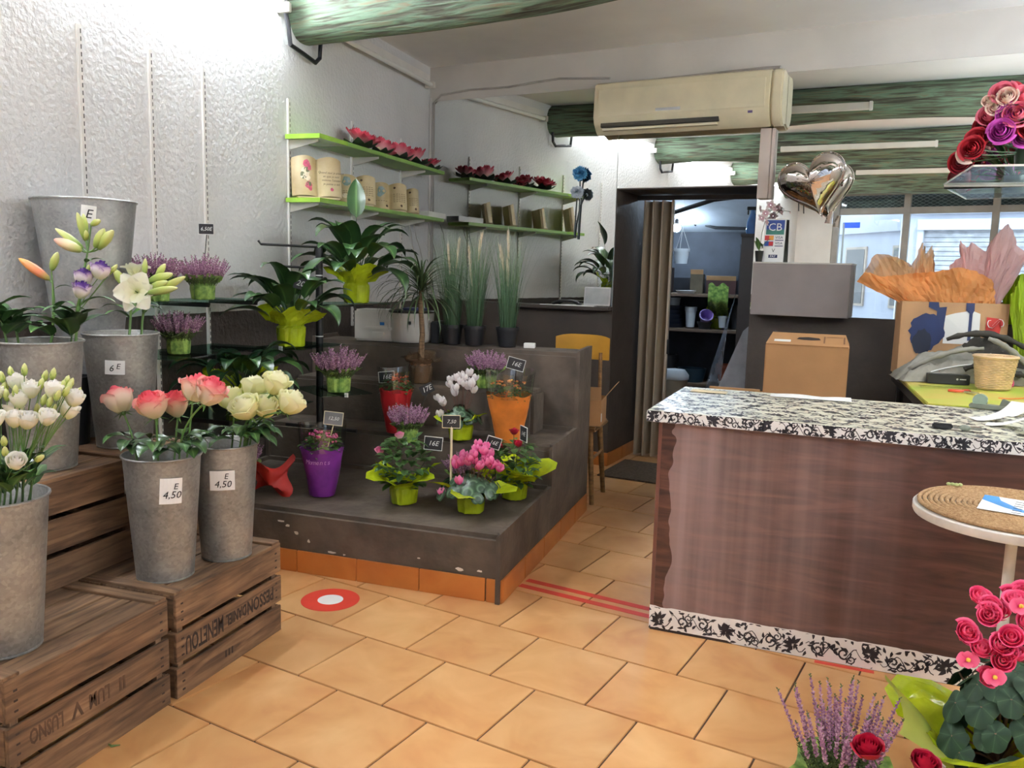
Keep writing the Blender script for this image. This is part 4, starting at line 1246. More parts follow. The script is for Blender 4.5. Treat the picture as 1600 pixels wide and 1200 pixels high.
wl = [([(0.963, -4.920, 1.175), (1.047, -4.950, 1.163)], [(0.919, -4.900, 1.197), (1.005, -4.930, 1.213), (1.045, -4.900, 1.194), (1.063, -4.930, 1.177)], 'lisianthus stem with the highest white bloom'),
      ([(1.147, -4.900, 1.140), (1.106, -4.880, 1.098)], [(1.101, -4.880, 1.181), (1.129, -4.900, 1.169), (1.106, -4.900, 1.171), (1.139, -4.880, 1.151)], 'lisianthus stem leaning furthest over the black bucket'),
      ([(1.135, -4.980, 1.097), (1.104, -4.920, 1.168)], [(1.092, -4.950, 1.137), (1.114, -4.950, 1.134), (1.142, -4.950, 1.153), (1.151, -4.930, 1.162)], 'lisianthus stem with ruffled half open greenish bloom'),
      ([(1.063, -5.020, 1.093), (1.087, -5.000, 1.088)], [(0.993, -4.980, 1.147), (1.026, -4.980, 1.160)], 'lisianthus stem with two round blooms side by side'),
      ([(1.027, -4.970, 1.137), (0.994, -4.960, 1.105)], [(0.930, -4.930, 1.159), (0.920, -4.930, 1.186), (1.100, -4.930, 1.108)], 'lisianthus stem with small half hidden white blooms'),
      ([(1.038, -5.040, 1.103), (0.966, -5.000, 1.153)], [(0.972, -5.000, 1.109), (0.939, -4.950, 1.150)], 'lisianthus stem on the wall side of the bunch'),
      ([(1.109, -5.060, 0.988)], [(1.048, -5.040, 1.006), (1.123, -5.000, 0.987), (1.046, -5.040, 1.034)], 'low lisianthus stem with one drooping white bloom'),
      ([(1.100, -4.900, 1.115)], [(1.044, -4.930, 1.104), (1.115, -4.880, 1.175), (1.075, -4.900, 1.202)], 'lisianthus stem with a narrow closed white bloom')]
for i, (bl, bu, lb) in enumerate(wl):
    lisianthus('white', 'cut_lisianthus', lb, LG, foot_in('white', i * 0.8, 0.05, 0.1), bl, bu, LISI, [(1.0, i * 0.8, 0.09), (0.9, i * 0.8 + 2.2, 0.1), (0.8, -0.5 + 0.3 * i, 0.11), (0.95, i * 1.3, 0.09), (0.75, 1.5 * i + 0.5, 0.1), (0.85, 4.4 + 0.5 * i, 0.11)], 0.0235)
lisianthus('bud', 'cut_lisianthus', 'lisianthus stem with violet edged white blooms', 'violet edged lisianthus', foot_in('bud', 0.6, 0.05, 0.1), [(0.723, -4.360, 1.486), (0.665, -4.380, 1.460), (0.675, -4.400, 1.418)], [(0.669, -4.360, 1.489), (0.746, -4.340, 1.484), (0.763, -4.340, 1.494)], LISIV, [(0.9, 0.3, 0.12), (0.85, 5.0, 0.14), (0.7, 4.2, 0.17), (0.75, 1.0, 0.14), (0.8, 5.8, 0.15), (0.66, 5.3, 0.16)], 0.03)

def lily_petal(mb, az, L, W, recurve, seed):
    def fn(u, v):
        w = 2 * u - 1
        ww = W * (math.sin(math.pi * min(1, v ** 0.9 * 0.93 + 0.05)) ** 0.6) * w * 0.5
        r = L * (0.12 * v + recurve * v * v * 0.9)
        z = L * (0.85 * v - recurve * 0.62 * v ** 3) + 0.12 * W * w * w
        r += 0.15 * W * (1 - w * w) * -1 * v * (1 - v)
        return (r * math.cos(az) - ww * math.sin(az), r * math.sin(az) + ww * math.cos(az), z)
    return mb.grid(fn, 6, 10, tf=lambda u, v: min(1, v * 0.8 + 0.35 * abs(2 * u - 1)))
def lily_bloom(o, p, d, L, W, rec, mt):
    b = place('bloom', None, o); b.matrix_local = aim(d, p)
    for k in range(6):
        lily_petal(MB(), k * math.pi / 3 + 0.1, L, W * (1.15 if k % 2 else 0.85), rec * (1 if k % 2 else 1.05), k).build('petal', mt, b, smooth=2, attr=True)
    MB().tube([(0, 0, 0), (0.003, 0, L * 0.6)], 0.0018, 5).build('pistil', STEM, b)
def lily_bud(o, base, tip, r, mt):
    base, tip = Vector(base), Vector(tip)
    L = (tip - base).length
    mb = MB()
    def fl(a, rr, z, i):
        return rr * (1 + 0.09 * math.cos(3 * a)), z
    mb.lathe([(0.001, 0), (r * .55, L * .08), (r * .9, L * .3), (r, L * .55), (r * .72, L * .8), (r * .35, L * .95), (0.001, L)], 12, fn=fl, t=[0, .05, .3, .55, .8, .95, 1])
    b = mb.build('bud', mt, o, smooth=2, attr=True); b.matrix_local = aim(tip - base, base)

def lily(b_, label, group, foot, crown, blooms, buds, leaves, mt=LILYW):
    foot = Vector(foot); cr_ = Vector(crown) - foot
    o = thing('cut_lily', label, 'lily', foot, 0, group)
    path, tail = through_rim(b_, foot, cr_)
    MB().tube(path, [0.005] * 9 + [0.004, 0.003], 7).build('stem', STEM, o, smooth=True)
    for p, d, L, W, rec in blooms:
        q = Vector(p) - foot; d = Vector(d).normalized()
        lily_bloom(o, q - d * L * 0.4, d, L, W, rec, mt)
        MB().tube(bez(cr_, (cr_ + q) / 2 + Vector((0, 0, .01)), q - d * L * 0.4, 4), 0.003, 6).build('flower_stalk', STEM, o, smooth=True)
    for b, t, r, m2 in buds:
        b_, t_ = Vector(b) - foot, Vector(t) - foot
        lily_bud(o, b_, t_, r, m2)
        MB().tube(bez(cr_, (cr_ + b_) / 2 + Vector((0, 0, -.005)), b_, 4), 0.0028, 6).build('flower_stalk', STEM, o, smooth=True)
    for f, az, L, W in leaves:
        p_ = pick(tail, f)
        clear_leaf(lambda t, q: arc_leaf(az + t, 0, 0.005, 0.7 + (1 - q), L * q, 1.3, W * q, 0.25, 0.03, az, 8), world_of(o) @ Matrix.Translation(p_), o).build('leaf', LEAF_MID, o, p_, smooth=2, attr=True)
    solid(o)
toward = Vector((0.5, -0.85, 0.15))
G2 = 'lilies in the upper zinc buckets'
lily('lily', 'cut lily with one wide open white bloom facing the shop floor', G2, foot_in('lily', 5.2, 0.06), (0.496, -3.980, 1.338),
     [((0.558, -4.020, 1.402), toward, 0.105, 0.082, 0.74)], [((0.576, -3.970, 1.412), (0.689, -3.990, 1.446), 0.016, BUDG), ((0.605, -4.010, 1.398), (0.779, -4.040, 1.424), 0.016, BUDG)],
     [(0.95, 0.1, 0.14, 0.03), (0.9, 3.4, 0.13, 0.03), (0.86, 1.3, 0.15, 0.032), (0.8, 4.7, 0.14, 0.03), (0.98, 5.6, 0.13, 0.03)])
lily('lily', 'cut lily with white bloom turned to the wall and pale buds', G2, foot_in('lily', 1.6, 0.06), (0.516, -3.920, 1.363),
     [((0.451, -3.900, 1.481), (-0.15, 0.2, 0.95), 0.1, 0.055, 0.5)], [((0.442, -3.950, 1.418), (0.406, -3.970, 1.489), 0.018, BUDG), ((0.523, -3.930, 1.462), (0.529, -3.930, 1.534), 0.011, BUDG), ((0.541, -3.930, 1.442), (0.671, -3.940, 1.476), 0.018, BUDG), ((0.580, -3.930, 1.453), (0.627, -3.930, 1.515), 0.014, BUDG), ((0.570, -3.950, 1.386), (0.741, -3.950, 1.467), 0.017, BUDG)],
     [(0.9, 0.6, 0.16, 0.03), (0.85, 2.5, 0.14, 0.03), (0.8, 5.4, 0.15, 0.03)])
lily('bud', 'cut lily with tall cluster of pink and yellow green buds', G2, foot_in('bud', 0.3, 0.07), (0.639, -4.330, 1.549),
     [], [((0.624, -4.340, 1.553), (0.519, -4.360, 1.591), 0.02, LILYP), ((0.623, -4.320, 1.585), (0.598, -4.330, 1.688), 0.013, BUDG), ((0.626, -4.320, 1.603), (0.596, -4.300, 1.685), 0.012, BUDG), ((0.649, -4.320, 1.644), (0.702, -4.330, 1.661), 0.011, BUDG), ((0.662, -4.320, 1.563), (0.708, -4.320, 1.633), 0.016, BUDG), ((0.666, -4.310, 1.559), (0.747, -4.320, 1.627), 0.018, BUDG), ((0.626, -4.320, 1.590), (0.645, -4.340, 1.625), 0.009, BUDG), ((0.620, -4.330, 1.562), (0.506, -4.340, 1.630), 0.013, BUDG)],
     [(0.97, 0.5, 0.07, 0.022), (0.98, 5.8, 0.06, 0.02), (0.72, 0.2, 0.15, 0.034), (0.68, 4.9, 0.16, 0.036), (0.6, 2.6, 0.13, 0.03), (0.62, 5.6, 0.15, 0.034)])
lily('bud', 'cut lily with a single orange bud reaching toward the wall', G2, foot_in('bud', 3.6, 0.05), (0.547, -4.400, 1.439),
     [], [((0.536, -4.400, 1.447), (0.430, -4.430, 1.521), 0.017, LILYO), ((0.544, -4.400, 1.479), (0.577, -4.400, 1.546), 0.014, BUDG)],
     [(0.97, 0.8, 0.06, 0.022), (0.75, 0.0, 0.14, 0.034), (0.7, 1.0, 0.13, 0.05), (0.55, 5.3, 0.16, 0.07), (0.6, 3.6, 0.1, 0.03)])
for i, (az, px) in enumerate(((3.3, 0), (2.7, 1))):
    o = thing('foliage_stem', ('leafy green stem rising from the orange bud bucket', 'second leafy stem beside the orange bud bucket rim')[i], 'greenery', foot_in('bud', az, 0.07))
    top = Vector((-0.10 - 0.02 * i, -0.05 + 0.04 * i, 0.52 - 0.06 * i))
    path, tail = through_rim('bud', o.location, top)
    MB().tube(path, 0.004, 6).build('stem', STEM, o, smooth=True)
    for k in range(9):
        side_leaf(o, tail[min(8, k)], k * 2.2, 0.13, 0.075, 0.8, 1.0, LEAF if k % 2 else LEAF_MID, 0.01)

for o_ in list(COL.objects):
    if o_.name.startswith('foliage_stem'):
        solid(o_)

# ---------------------------------------------------------------- glass shelves on the plaster wall
SHB = BLACK_METAL
def wall_glass(label, y0, y1, z, d):
    o = thing('glass_shelf', label, 'shelf', (0.014, (y0 + y1) / 2, z), 0, 'glass shelves on the slotted uprights')
    MB().box(0, d, y0 - (y0 + y1) / 2, y1 - (y0 + y1) / 2, -0.006, 0).build('pane', SHELF_GLASS, o, bevel=0.001)
    for y in (-3.283, -2.897):
        if y0 < y < y1:
            MB().box(0, d * 0.9, -0.006, 0.006, -0.03, -0.007).build('bracket', BLACK_METAL, o, (0, y - (y0 + y1) / 2, 0), bevel=0.002)
wall_glass('upper glass wall shelf carrying two heathers by the tall bucket', -3.64, -2.87, 1.338, 0.34)
wall_glass('middle glass wall shelf carrying a single heather', -3.62, -2.87, 1.086, 0.38)
wall_glass('lowest glass wall shelf carrying a peace lily', -3.30, -2.60, 0.76, 0.46)

# ---------------------------------------------------------------- heathers
HM = {k: heather_mesh(0.15, 0.185, 105, 100 + k, 32, lean=0.7, size=1.3).mesh('flower_spikes', HEATHER, attr=True) for k in range(3)}
HW = [wrap_mesh(0.062, 0.09, 0.115, 0.065, 4, 7 + k, mt=LIME_PRINT) for k in range(3)]
HG = 'potted heathers'
def heather(label, loc, k, rz, s=1.0, group=HG):
    o = thing('potted_heather', label, 'heather', loc, rz, group, s)
    place('wrap', HW[k % 3], o)
    soil(o, 0.055, 0.085)
    place('flower_spikes', HM[k % 3], o, (0, 0, 0.075))['kind'] = 'stuff'
    return o
heather('mauve heather in printed green wrap with rounded slate sign', (0.21, -3.19, 1.339), 0, 0.3, 0.93)
heather('mauve heather beside the signed one, its wrap half hidden by lilies', (0.20, -3.505, 1.339), 1, 1.2, 0.93)
heather('pale mauve heather alone on the middle glass wall shelf', (0.24, -3.41, 1.087), 2, 2.0, 0.86)
heather('mauve heather on the lowest glass plate of the black stand', (0.653, -2.628, 0.830), 0, 0.9, 1.05)
heather('mauve heather in front of the red wrapped kalanchoe', (1.041, -2.545, 0.566), 1, 2.4, 0.9)
heather('faded heather on the narrow plinth ledge below the grasses', (1.30, -2.005, 0.821), 2, 0.2, 0.96)
heather('dark heather squeezed behind the pink cyclamen', (1.385, -2.555, 0.332), 0, 4.0, 0.84)
heather('heather half hidden behind the cream roses', (0.20, -2.93, 0.325), 1, 5.0, 1.0)

# ---------------------------------------------------------------- black plant stand with glass plates
sx, sy = 0.432, -2.463
st = thing('plant_stand', 'black metal plant stand with three glass plates on the plinth', 'stand', (sx, sy, 0.566))
MB().tube([(0, 0, 0.02), (0, 0, 1.06)], 0.021, 14).build('post', BLACK_METAL, st, smooth=True)
for a in (0.1, 3.0, 1.6, 4.7):
    MB().tube([(0, 0, 0.015), (0.24 * math.cos(a), 0.24 * math.sin(a) * 0.35, 0.012)], 0.011, 8).build('foot', BLACK_METAL, st, smooth=True)
for z in (0.37, 0.55, 0.66, 0.76, 0.9):
    MB().lathe([(0.0225, 0), (0.0225, 0.006)], 14, (0, 0, z)).build('ring', STEEL_WHITE, st)
for (cx, cy, z, a, w) in ((0.08, 0.19, 0.7435, 1.17, 0.5), (-0.007, -0.17, 0.5135, -1.62, 0.42), (0.15, -0.11, 0.2635, -0.64, 0.42)):
    MB().box(-w / 2, w / 2, -0.15, 0.15, -0.006, 0).build('glass_plate', SHELF_GLASS, st, (cx, cy, z), (0, 0, a), bevel=0.002)
    MB().tube([(0, 0, z - 0.015), (cx * 1.9, cy * 1.9, z - 0.015)], 0.008, 8).build('arm', BLACK_METAL, st, smooth=True)
for (dx, dy, z) in ((-0.27, -0.17, 1.07), (-0.19, -0.12, 0.95)):
    MB().tube([(0, 0, z - 0.006), (dx, dy, z), (dx - 0.012, dy - 0.008, z + 0.02)], 0.007, 8).build('arm', BLACK_METAL, st, smooth=True)
for (dx, dy, z) in ((-0.01, -0.375, 0.51), (0.31, -0.235, 0.26)):
    MB().box(-0.01, 0.01, -0.004, 0.004, -0.012, 0.012).build('glass_clip', STEEL_WHITE, st, (dx, dy, z))

for o_ in list(COL.objects):
    if o_.parent is None and o_.name.split('.')[0] in ('glass_shelf', 'potted_heather', 'plant_stand'):
        solid(o_)

# ---------------------------------------------------------------- peace lilies
def peace_lily(label, loc, seed, n, H, wrap, spread=1.0, specials=()):
    rnd = random.Random(seed)
    o = thing('peace_lily', label, 'peace lily', loc, 0, 'potted peace lilies')
    place('wrap', wrap_mesh(0.075, 0.12, 0.165, 0.13, 4, seed, mt=LIME, spread=0.4), o)
    soil(o, 0.068, 0.115)
    for i in range(n):
        az = i * 2.39996 + rnd.uniform(-.3, .3)
        q = (i + 0.5) / n
        rise = (1.42 - 0.75 * q * spread) + rnd.uniform(-.08, .08)
        pet = H * rnd.uniform(.26, .42) * (1.05 - 0.35 * q)
        L = H * rnd.uniform(.42, .56)
        reach = pet * math.cos(rise) + L * 0.8
        if loc[0] + reach * math.cos(az) < 0.03:
            sc_ = max(0.35, (loc[0] - 0.03) / (-reach * math.cos(az))); pet *= sc_; L *= sc_
        dr_, wr_, ph_ = rnd.uniform(1.3, 2.3), rnd.uniform(.36, .46), rnd.uniform(0, 6)
        clear_leaf(lambda t, w: arc_leaf(az + t, 0.012 + 0.02 * q, pet * w, min(1.45, rise + 0.8 * (1 - w)), L * w, dr_, L * wr_ * w, 0.3, 0.06, ph_, 10, (0, 0, 0.11)), world_of(o), o).build('leaf', LEAF, o, smooth=2, attr=True)
    for az, rise, pet, L, W, droop in specials:
        clear_leaf(lambda t, w: arc_leaf(az + t, 0.01, pet * w, rise, L * w, droop, W * w, 0.3, 0.05, az, 10, (0, 0, 0.11)), world_of(o), o).build('leaf', LEAF, o, smooth=2, attr=True)
    solid(o)
    return o
peace_lily('tallest peace lily in lime foil on the top glass plate, sign 20E', (0.538, -2.220, 1.310), 3, 28, 0.57, 1, 1.15, [(2.1, 1.42, 0.4, 0.26, 0.11, 0.5), (3.2, 1.2, 0.28, 0.2, 0.075, 1.8), (0.1, 1.1, 0.3, 0.2, 0.06, 1.6)])
peace_lily('peace lily in lime foil on the middle glass plate, tilted 20E sign', (0.419, -2.726, 1.080), 4, 28, 0.52, 1, 1.2, [(4.2, 0.95, 0.22, 0.26, 0.07, 1.3), (0.2, 0.8, 0.2, 0.22, 0.07, 1.2)])
peace_lily('broad peace lily behind the cream roses on the wall shelf', (0.30, -3.02, 0.761), 5, 30, 0.5, 1, 1.3, [(4.9, 0.9, 0.16, 0.24, 0.1, 1.9), (5.6, 0.8, 0.18, 0.22, 0.085, 1.6)])

# ---------------------------------------------------------------- dracaena
LEAF_STRAP = mat('narrow_strap_leaf', (70, 88, 52), 0.45, attr=[(0.0, (92, 108, 66)), (0.3, (62, 82, 48)), (1.0, (48, 66, 38))])
BARK = mat('ringed_brown_bark', (134, 108, 78), 0.8, rgb2=(96, 74, 52), vs=30, stretch=(0.3, 0.3, 4), bump=0.6, bs=30)
BROWN_WRAP = mat('crumpled_brown_cellophane', (126, 98, 72), 0.15, rgb2=(84, 64, 48), vs=14, bump=0.9, bs=18, alpha=0.72)
dr = thing('dracaena', 'bare stemmed dracaena with thin drooping leaves in brown cellophane', 'dracaena', (0.86, -1.995, 0.821))
place('wrap', wrap_mesh(0.072, 0.12, 0.125, 0.09, 5, 44, mt=BROWN_WRAP), dr)
MB().lathe([(0.055, 0.002), (0.068, 0.13), (0.072, 0.14)], 20).build('pot', mat('brown_pot', (112, 78, 50), 0.6), dr, smooth=True)
soil(dr, 0.064, 0.135)
MB().tube([(0, 0, 0.13), (0.01, 0.0, 0.3), (-0.005, 0, 0.5), (0.0, 0.0, 0.57)], [0.02, 0.017, 0.016, 0.014], 10).build('trunk', BARK, dr, smooth=True)
# ---------------------------------------------------------------- potted ornamental grasses
GRASS = mat('blue_green_grass_blade', (94, 124, 92), 0.5, attr=[(0.0, (48, 78, 48)), (0.5, (86, 118, 86)), (1.0, (128, 146, 110))])
PLUME = mat('cream_feathery_plume', (222, 208, 184), 0.8, attr=[(0.0, (196, 178, 150)), (1.0, (236, 226, 206))])
def grass(label, loc, seed, plumes):
    rnd = random.Random(seed)
    o = thing('potted_grass', label, 'grass', loc, 0, 'potted plume grasses')
    MB().lathe([(0.055, 0), (0.07, 0.105), (0.075, 0.105), (0.075, 0.125), (0.068, 0.125), (0.06, 0.03)], 28).build('pot', BLACKPOT, o, smooth=True)
    soil(o, 0.066, 0.115)
    mb = MB()
    for i in range(280):
        a = rnd.uniform(0, 6.28); q = math.sqrt(rnd.random())
        b = Vector((0.05 * q * math.cos(a), 0.05 * q * math.sin(a), 0.11))
        hh = rnd.uniform(.38, .64); ln = rnd.uniform(0.04, 0.17) * q
        a2 = a + rnd.uniform(-.6, .6)
        top = b + Vector((ln * math.cos(a2), ln * math.sin(a2), hh))
        mid = b + Vector((ln * .25 * math.cos(a2), ln * .25 * math.sin(a2), hh * .6))
        w = rnd.uniform(.0012, .0022); sd = Vector((math.cos(a2 + 1.57 + rnd.uniform(-1, 1)), math.sin(a2 + 1.57), 0)) * w
        pts = bez(b, mid, top, 4)
        vs, fs, ts = [], [], []
        for k, p in enumerate(pts):
            f = 1 - k / 4 * .85
            vs += [p - sd * f, p + sd * f]; ts += [k / 4 * .8 + rnd.uniform(0, .2)] * 2
        one = MB().add(vs, [(2 * k, 2 * k + 1, 2 * k + 3, 2 * k + 2) for k in range(4)], 0, None, ts)
        if not hits(one, world_of(o), o):
            mb.add(one.v, one.f, 0, None, one.t)
    mb.build('blades', GRASS, o, attr=True)['kind'] = 'stuff'
    for (dx, dy, z0, z1) in plumes:
        pm = MB()
        for i in range(60):
            s = rnd.random()
            p = Vector((dx * (0.6 + 0.5 * s), dy * (0.6 + .5 * s), z0 + (z1 - z0) * s))
            aa = rnd.uniform(0, 6.28)
            pm.octa(p, (math.cos(aa) * .2 + dx * 2, math.sin(aa) * .2 + dy * 2, 1), rnd.uniform(.06, .11), rnd.uniform(.003, .0048), rnd.random())
        pm.build('plume', PLUME, o, attr=True)['kind'] = 'stuff'
    solid(o)
grass('plume grass in a black pot next to the dracaena', (0.945, -1.705, 1.046), 71, [(-0.01, -0.05, 0.46, 0.6), (0.05, -0.03, 0.5, 0.64)])
grass('plume grass in a black pot between two others', (1.10, -1.70, 1.046), 72, [(-0.02, -0.06, 0.4, 0.6), (0.04, -0.02, 0.56, 0.68)])
grass('plume grass in a black pot set apart beside the orange chair', (1.32, -1.69, 1.046), 73, [(-0.04, -0.05, 0.5, 0.6), (0.0, -0.03, 0.58, 0.70), (0.01, -0.06, 0.4, 0.52)])

# ---------------------------------------------------------------- small flowering pots on the plinth
LEAFC = mat('marbled_cyclamen_leaf', (40, 64, 44), 0.4, attr=[(0.0, (44, 70, 46)), (0.42, (38, 62, 42)), (0.6, (92, 118, 90)), (0.78, (44, 72, 46)), (1.0, (38, 62, 40))])
CYP = mat('pink_cyclamen_petal', (240, 120, 176), 0.5, attr=[(0.0, (206, 60, 130)), (0.5, (240, 122, 178)), (1.0, (248, 160, 202))], trans=0.2)
CYW = mat('white_cyclamen_petal', (244, 242, 240), 0.5, attr=[(0.0, (226, 214, 214)), (1.0, (250, 248, 246))], trans=0.2)
def heart_leaf():
    mb = MB()
    n = 14
    def fn(u, v):
        a = 2 * math.pi * u
        rr = (0.5 + 0.5 * abs(math.sin(a / 2)) ** 0.7) * v
        return (rr * math.cos(a) * 1.0 - 0.15 * v, rr * math.sin(a), 0.18 * v * v * -1 + 0.03 * math.sin(5 * a) * v)
    return mb.grid(fn, n, 5, closed=True, tf=lambda u, v: v)
HLEAF = heart_leaf().mesh('leaf', LEAFC, smooth=2, attr=True)
def cyc_flower(mt):
    mb = MB()
    for k in range(5):
        a = k * 2 * math.pi / 5
        def fn(u, v):
            w = (2 * u - 1) * 0.42 * math.sin(math.pi * min(1, 0.12 + v * 0.85)) ** 0.8
            r = 0.12 + 0.42 * math.sin(v * 1.9) * (1 if k % 2 else .8)
            return (r * math.cos(a) - w * math.sin(a), r * math.sin(a) + w * math.cos(a), v * 1.1)
        mb.grid(fn, 4, 5, tf=lambda u, v: v)
    return mb.mesh('flower', mt, smooth=2, attr=True)
CFP, CFW = cyc_flower(CYP), cyc_flower(CYW)
def cyclamen(label, loc, seed, flow, fm, leaves=24, R=0.13, lscale=1.0, fs=1.0, rf_=0.18):
    rnd = random.Random(seed)
    o = thing('potted_cyclamen', label, 'cyclamen', loc, 0, 'potted cyclamens')
    place('wrap', wrap_mesh(0.066, 0.09, rf_, 0.07, 4, seed, mt=LIME, spread=0.45), o)
    soil(o, 0.06, 0.088)
    st_ = MB()
    for i in range(leaves):
        q = math.sqrt((i + .5) / leaves); a = i * 2.39996
        p = Vector((R * q * math.cos(a), R * q * math.sin(a), 0.175 - 0.085 * q * q + rnd.uniform(-.012, .015)))
        lf = place('leaf', HLEAF, o, p, (rnd.uniform(-.25, .25), 0.35 + 0.75 * q, a), rnd.uniform(.034, .046) * lscale)
        st_.tube(bez((0, 0, 0.09), p * 0.5 + Vector((0, 0, .07)), p, 4), 0.0014, 4)
    for (x, y, z) in flow:
        p = Vector((x, y, z))
        place('flower', fm, o, p, (rnd.uniform(-.4, .4), rnd.uniform(-.4, .4), rnd.uniform(0, 6)), rnd.uniform(.030, .037) * fs)
        st_.tube(bez((x * .1, y * .1, 0.1), (x * .6, y * .6, z * .6), p, 5), 0.0014, 4)
    st_.build('stalks', mat('red_brown_stalk', (112, 74, 62), 0.6), o)['kind'] = 'stuff'
    return o
cyclamen('pink cyclamen in lime foil at the plinth front corner', (1.565, -2.905, 0.326), 81, [(0.02, 0, .30), (0.05, .02, .29), (0.07, -.01, .265), (0.03, -.03, .25), (0.06, .03, .25), (0.1, .0, .225), (0.12, .02, .23), (0.0, .01, .27), (0.045, -.02, .22), (0.085, .03, .275), (0.14, .01, .215), (-0.09, 0, .235), (-0.06, .02, .255), (-0.075, -.02, .215), (-0.03, -.09, .155), (-0.115, -.09, .09), (0.02, .04, .32), (0.055, .05, .31), (0.075, -.03, .30), (0.035, -.05, .285), (0.09, -.03, .25), (0.0, -.04, .245), (0.115, -.02, .255), (-0.045, -.03, .235), (0.06, -.06, .235), (0.02, -.06, .27)], CFP, 34, 0.17, 1.08, 1.15)
cyclamen('white cyclamen in lime foil on the second step', (1.275, -2.345, 0.5655), 82, [(-0.03, 0, .33), (0.0, .02, .345), (0.02, -.01, .34), (-0.06, -.01, .32), (0.06, .0, .32), (0.07, .02, .335), (-0.04, -.03, .27), (-0.02, -.03, .25), (0.04, .03, .36), (0.08, -.01, .27), (-0.11, -.03, .2), (-0.13, -.02, .215), (-0.09, -.04, .19), (-0.1, -.05, .125), (0.05, -.02, .29), (0.0, -.02, .315), (0.03, -.03, .305), (-0.055, -.02, .295), (0.075, -.03, .305), (-0.01, -.05, .28)], CFW, 26, 0.135, 0.9, 1.1, 0.125)

def leaf_bush(n, R, H, seed, L=0.035, z0=0.08):
    rnd = random.Random(seed); mb = MB()
    for i in range(n):
        a = rnd.uniform(0, 6.28); zz = rnd.random(); q = math.sqrt(rnd.random())
        rr = R * (0.45 + 0.55 * math.sin(math.pi * min(1, 0.15 + zz * 0.8))) * (0.35 + 0.65 * q)
        p = Vector((rr * math.cos(a), rr * math.sin(a), z0 + H * zz))
        d = Vector((math.cos(a + rnd.uniform(-.6, .6)), math.sin(a + rnd.uniform(-.6, .6)), rnd.uniform(-.4, .6))).normalized()
        ll = L * rnd.uniform(.7, 1.2)
        blade(mb, [p, p + d * ll * .35 + Vector((0, 0, .003)), p + d * ll * .7, p + d * ll - Vector((0, 0, .005))], ll * .6, 0.2, 0, (0.6, 0.8), 2)
    for i in range(len(mb.t)):
        mb.t[i] = min(1, mb.t[i] * .5 + .5 * rnd.random())
    return mb
def mini_rose(label, loc, seed, flow, mt, R=0.115, H=0.25, n=170, fr=0.022, wrap=True):
    o = thing('potted_rose', label, 'potted rose', loc, 0, 'potted miniature roses')
    place('wrap', wrap_mesh(0.068, 0.1, 0.185, 0.11, 4, seed, mt=LIME, spread=0.4), o)
    soil(o, 0.06, 0.096)
    leaf_bush(n, R, H, seed, 0.058).build('foliage', LEAF_DARK, o, smooth=2, attr=True)['kind'] = 'stuff'
    for i, (x, y, z) in enumerate(flow):
        place('bloom', rose_head(fr, fr * 1.6, 5, seed + i).mesh('bloom', mt, smooth=2, attr=True), o, (x, y, z), (rf.uniform(-.4, .4), rf.uniform(-.3, .5), 0))
        MB().tube(bez((x * .3, y * .3, 0.15), (x * .8, y * .8, z * .7), (x, y, z), 4), 0.0018, 5).build('flower_stalk', STEM_DARK, o, smooth=True)
mini_rose('miniature rose with one pale pink bloom in wide lime foil', (1.19, -2.895, 0.326), 91, [(-0.01, -0.03, 0.34), (-0.11, -0.06, 0.26)], PINKMINI)
mini_rose('miniature rose with crimson blooms behind the pink cyclamen', (1.69, -2.60, 0.332), 92, [(0.0, -0.03, 0.345), (0.03, -0.06, 0.29), (-0.08, -0.06, 0.27)], REDROSE, 0.11, 0.22)

# ---------------------------------------------------------------- sleeved kalanchoes
def sleeve(label, loc, r0, r1, h, mt, film_h, flowers, fmat, name='potted_kalanchoe', seed=0, scallop=6, words=None, rz=0.0):
    rnd = random.Random(seed)
    o = thing(name, label, 'kalanchoe', loc, rz, 'kalanchoes in paper sleeves')
    def fn(a, r, z, i):
        k = 1 + 0.02 * math.sin(3 * a + seed + i) + 0.015 * math.sin(11 * a + 2 * i)
        dz = -0.014 * abs(math.sin(scallop * a / 2)) if z > h * 0.97 else 0
        return r * k, z + dz
    MB().lathe([(r0 * .9, 0), (r0, 0.004)] + [(r0 + (r1 - r0) * v, h * v) for v in (.1, .25, .4, .55, .7, .85, 1.0)], 60, fn=fn, cap1=False).build('paper_sleeve', mt, o, smooth=True)
    MB().lathe([(r1 * 0.97, h * 0.9), (r1 * 1.06, h + film_h * .6), (r1 * 1.12, h + film_h)], 36, fn=lambda a, r, z, i: (r * (1 + 0.03 * math.sin(4 * a + i)), z + 0.012 * math.sin(2 * a) * (i == 2)), cap0=False, cap1=False).build('clear_sleeve', CLEAR_FILM, o, smooth=True)
    leaf_bush(160, r1 * 0.85, 0.09, seed + 3, 0.035, h * 0.82).build('foliage', LEAF_DARK, o, smooth=2, attr=True)['kind'] = 'stuff'
    fl_ = MB()
    for i in range(flowers):
        a = rnd.uniform(0, 6.28); q = math.sqrt(rnd.random()) * r1 * 0.8
        p = Vector((q * math.cos(a), q * math.sin(a), h + 0.02 + rnd.uniform(0, .04)))
        for k in range(7):
            b = rnd.uniform(0, 6.28)
            fl_.ball(p + Vector((.009 * math.cos(b), .009 * math.sin(b), rnd.uniform(0, .008))), .006, .006, .004, 6, 4, t=rnd.random())
    fl_.build('flower_heads', fmat, o, smooth=2, attr=True)['kind'] = 'stuff'
    return o
FPINK = mat('hot_pink_kalanchoe', (226, 70, 150), 0.5, attr=[(0, (196, 44, 120)), (1, (240, 110, 176))])
FORANGE = mat('orange_kalanchoe', (232, 140, 70), 0.5, attr=[(0, (206, 92, 48)), (.7, (240, 158, 96)), (1, (224, 196, 90))])
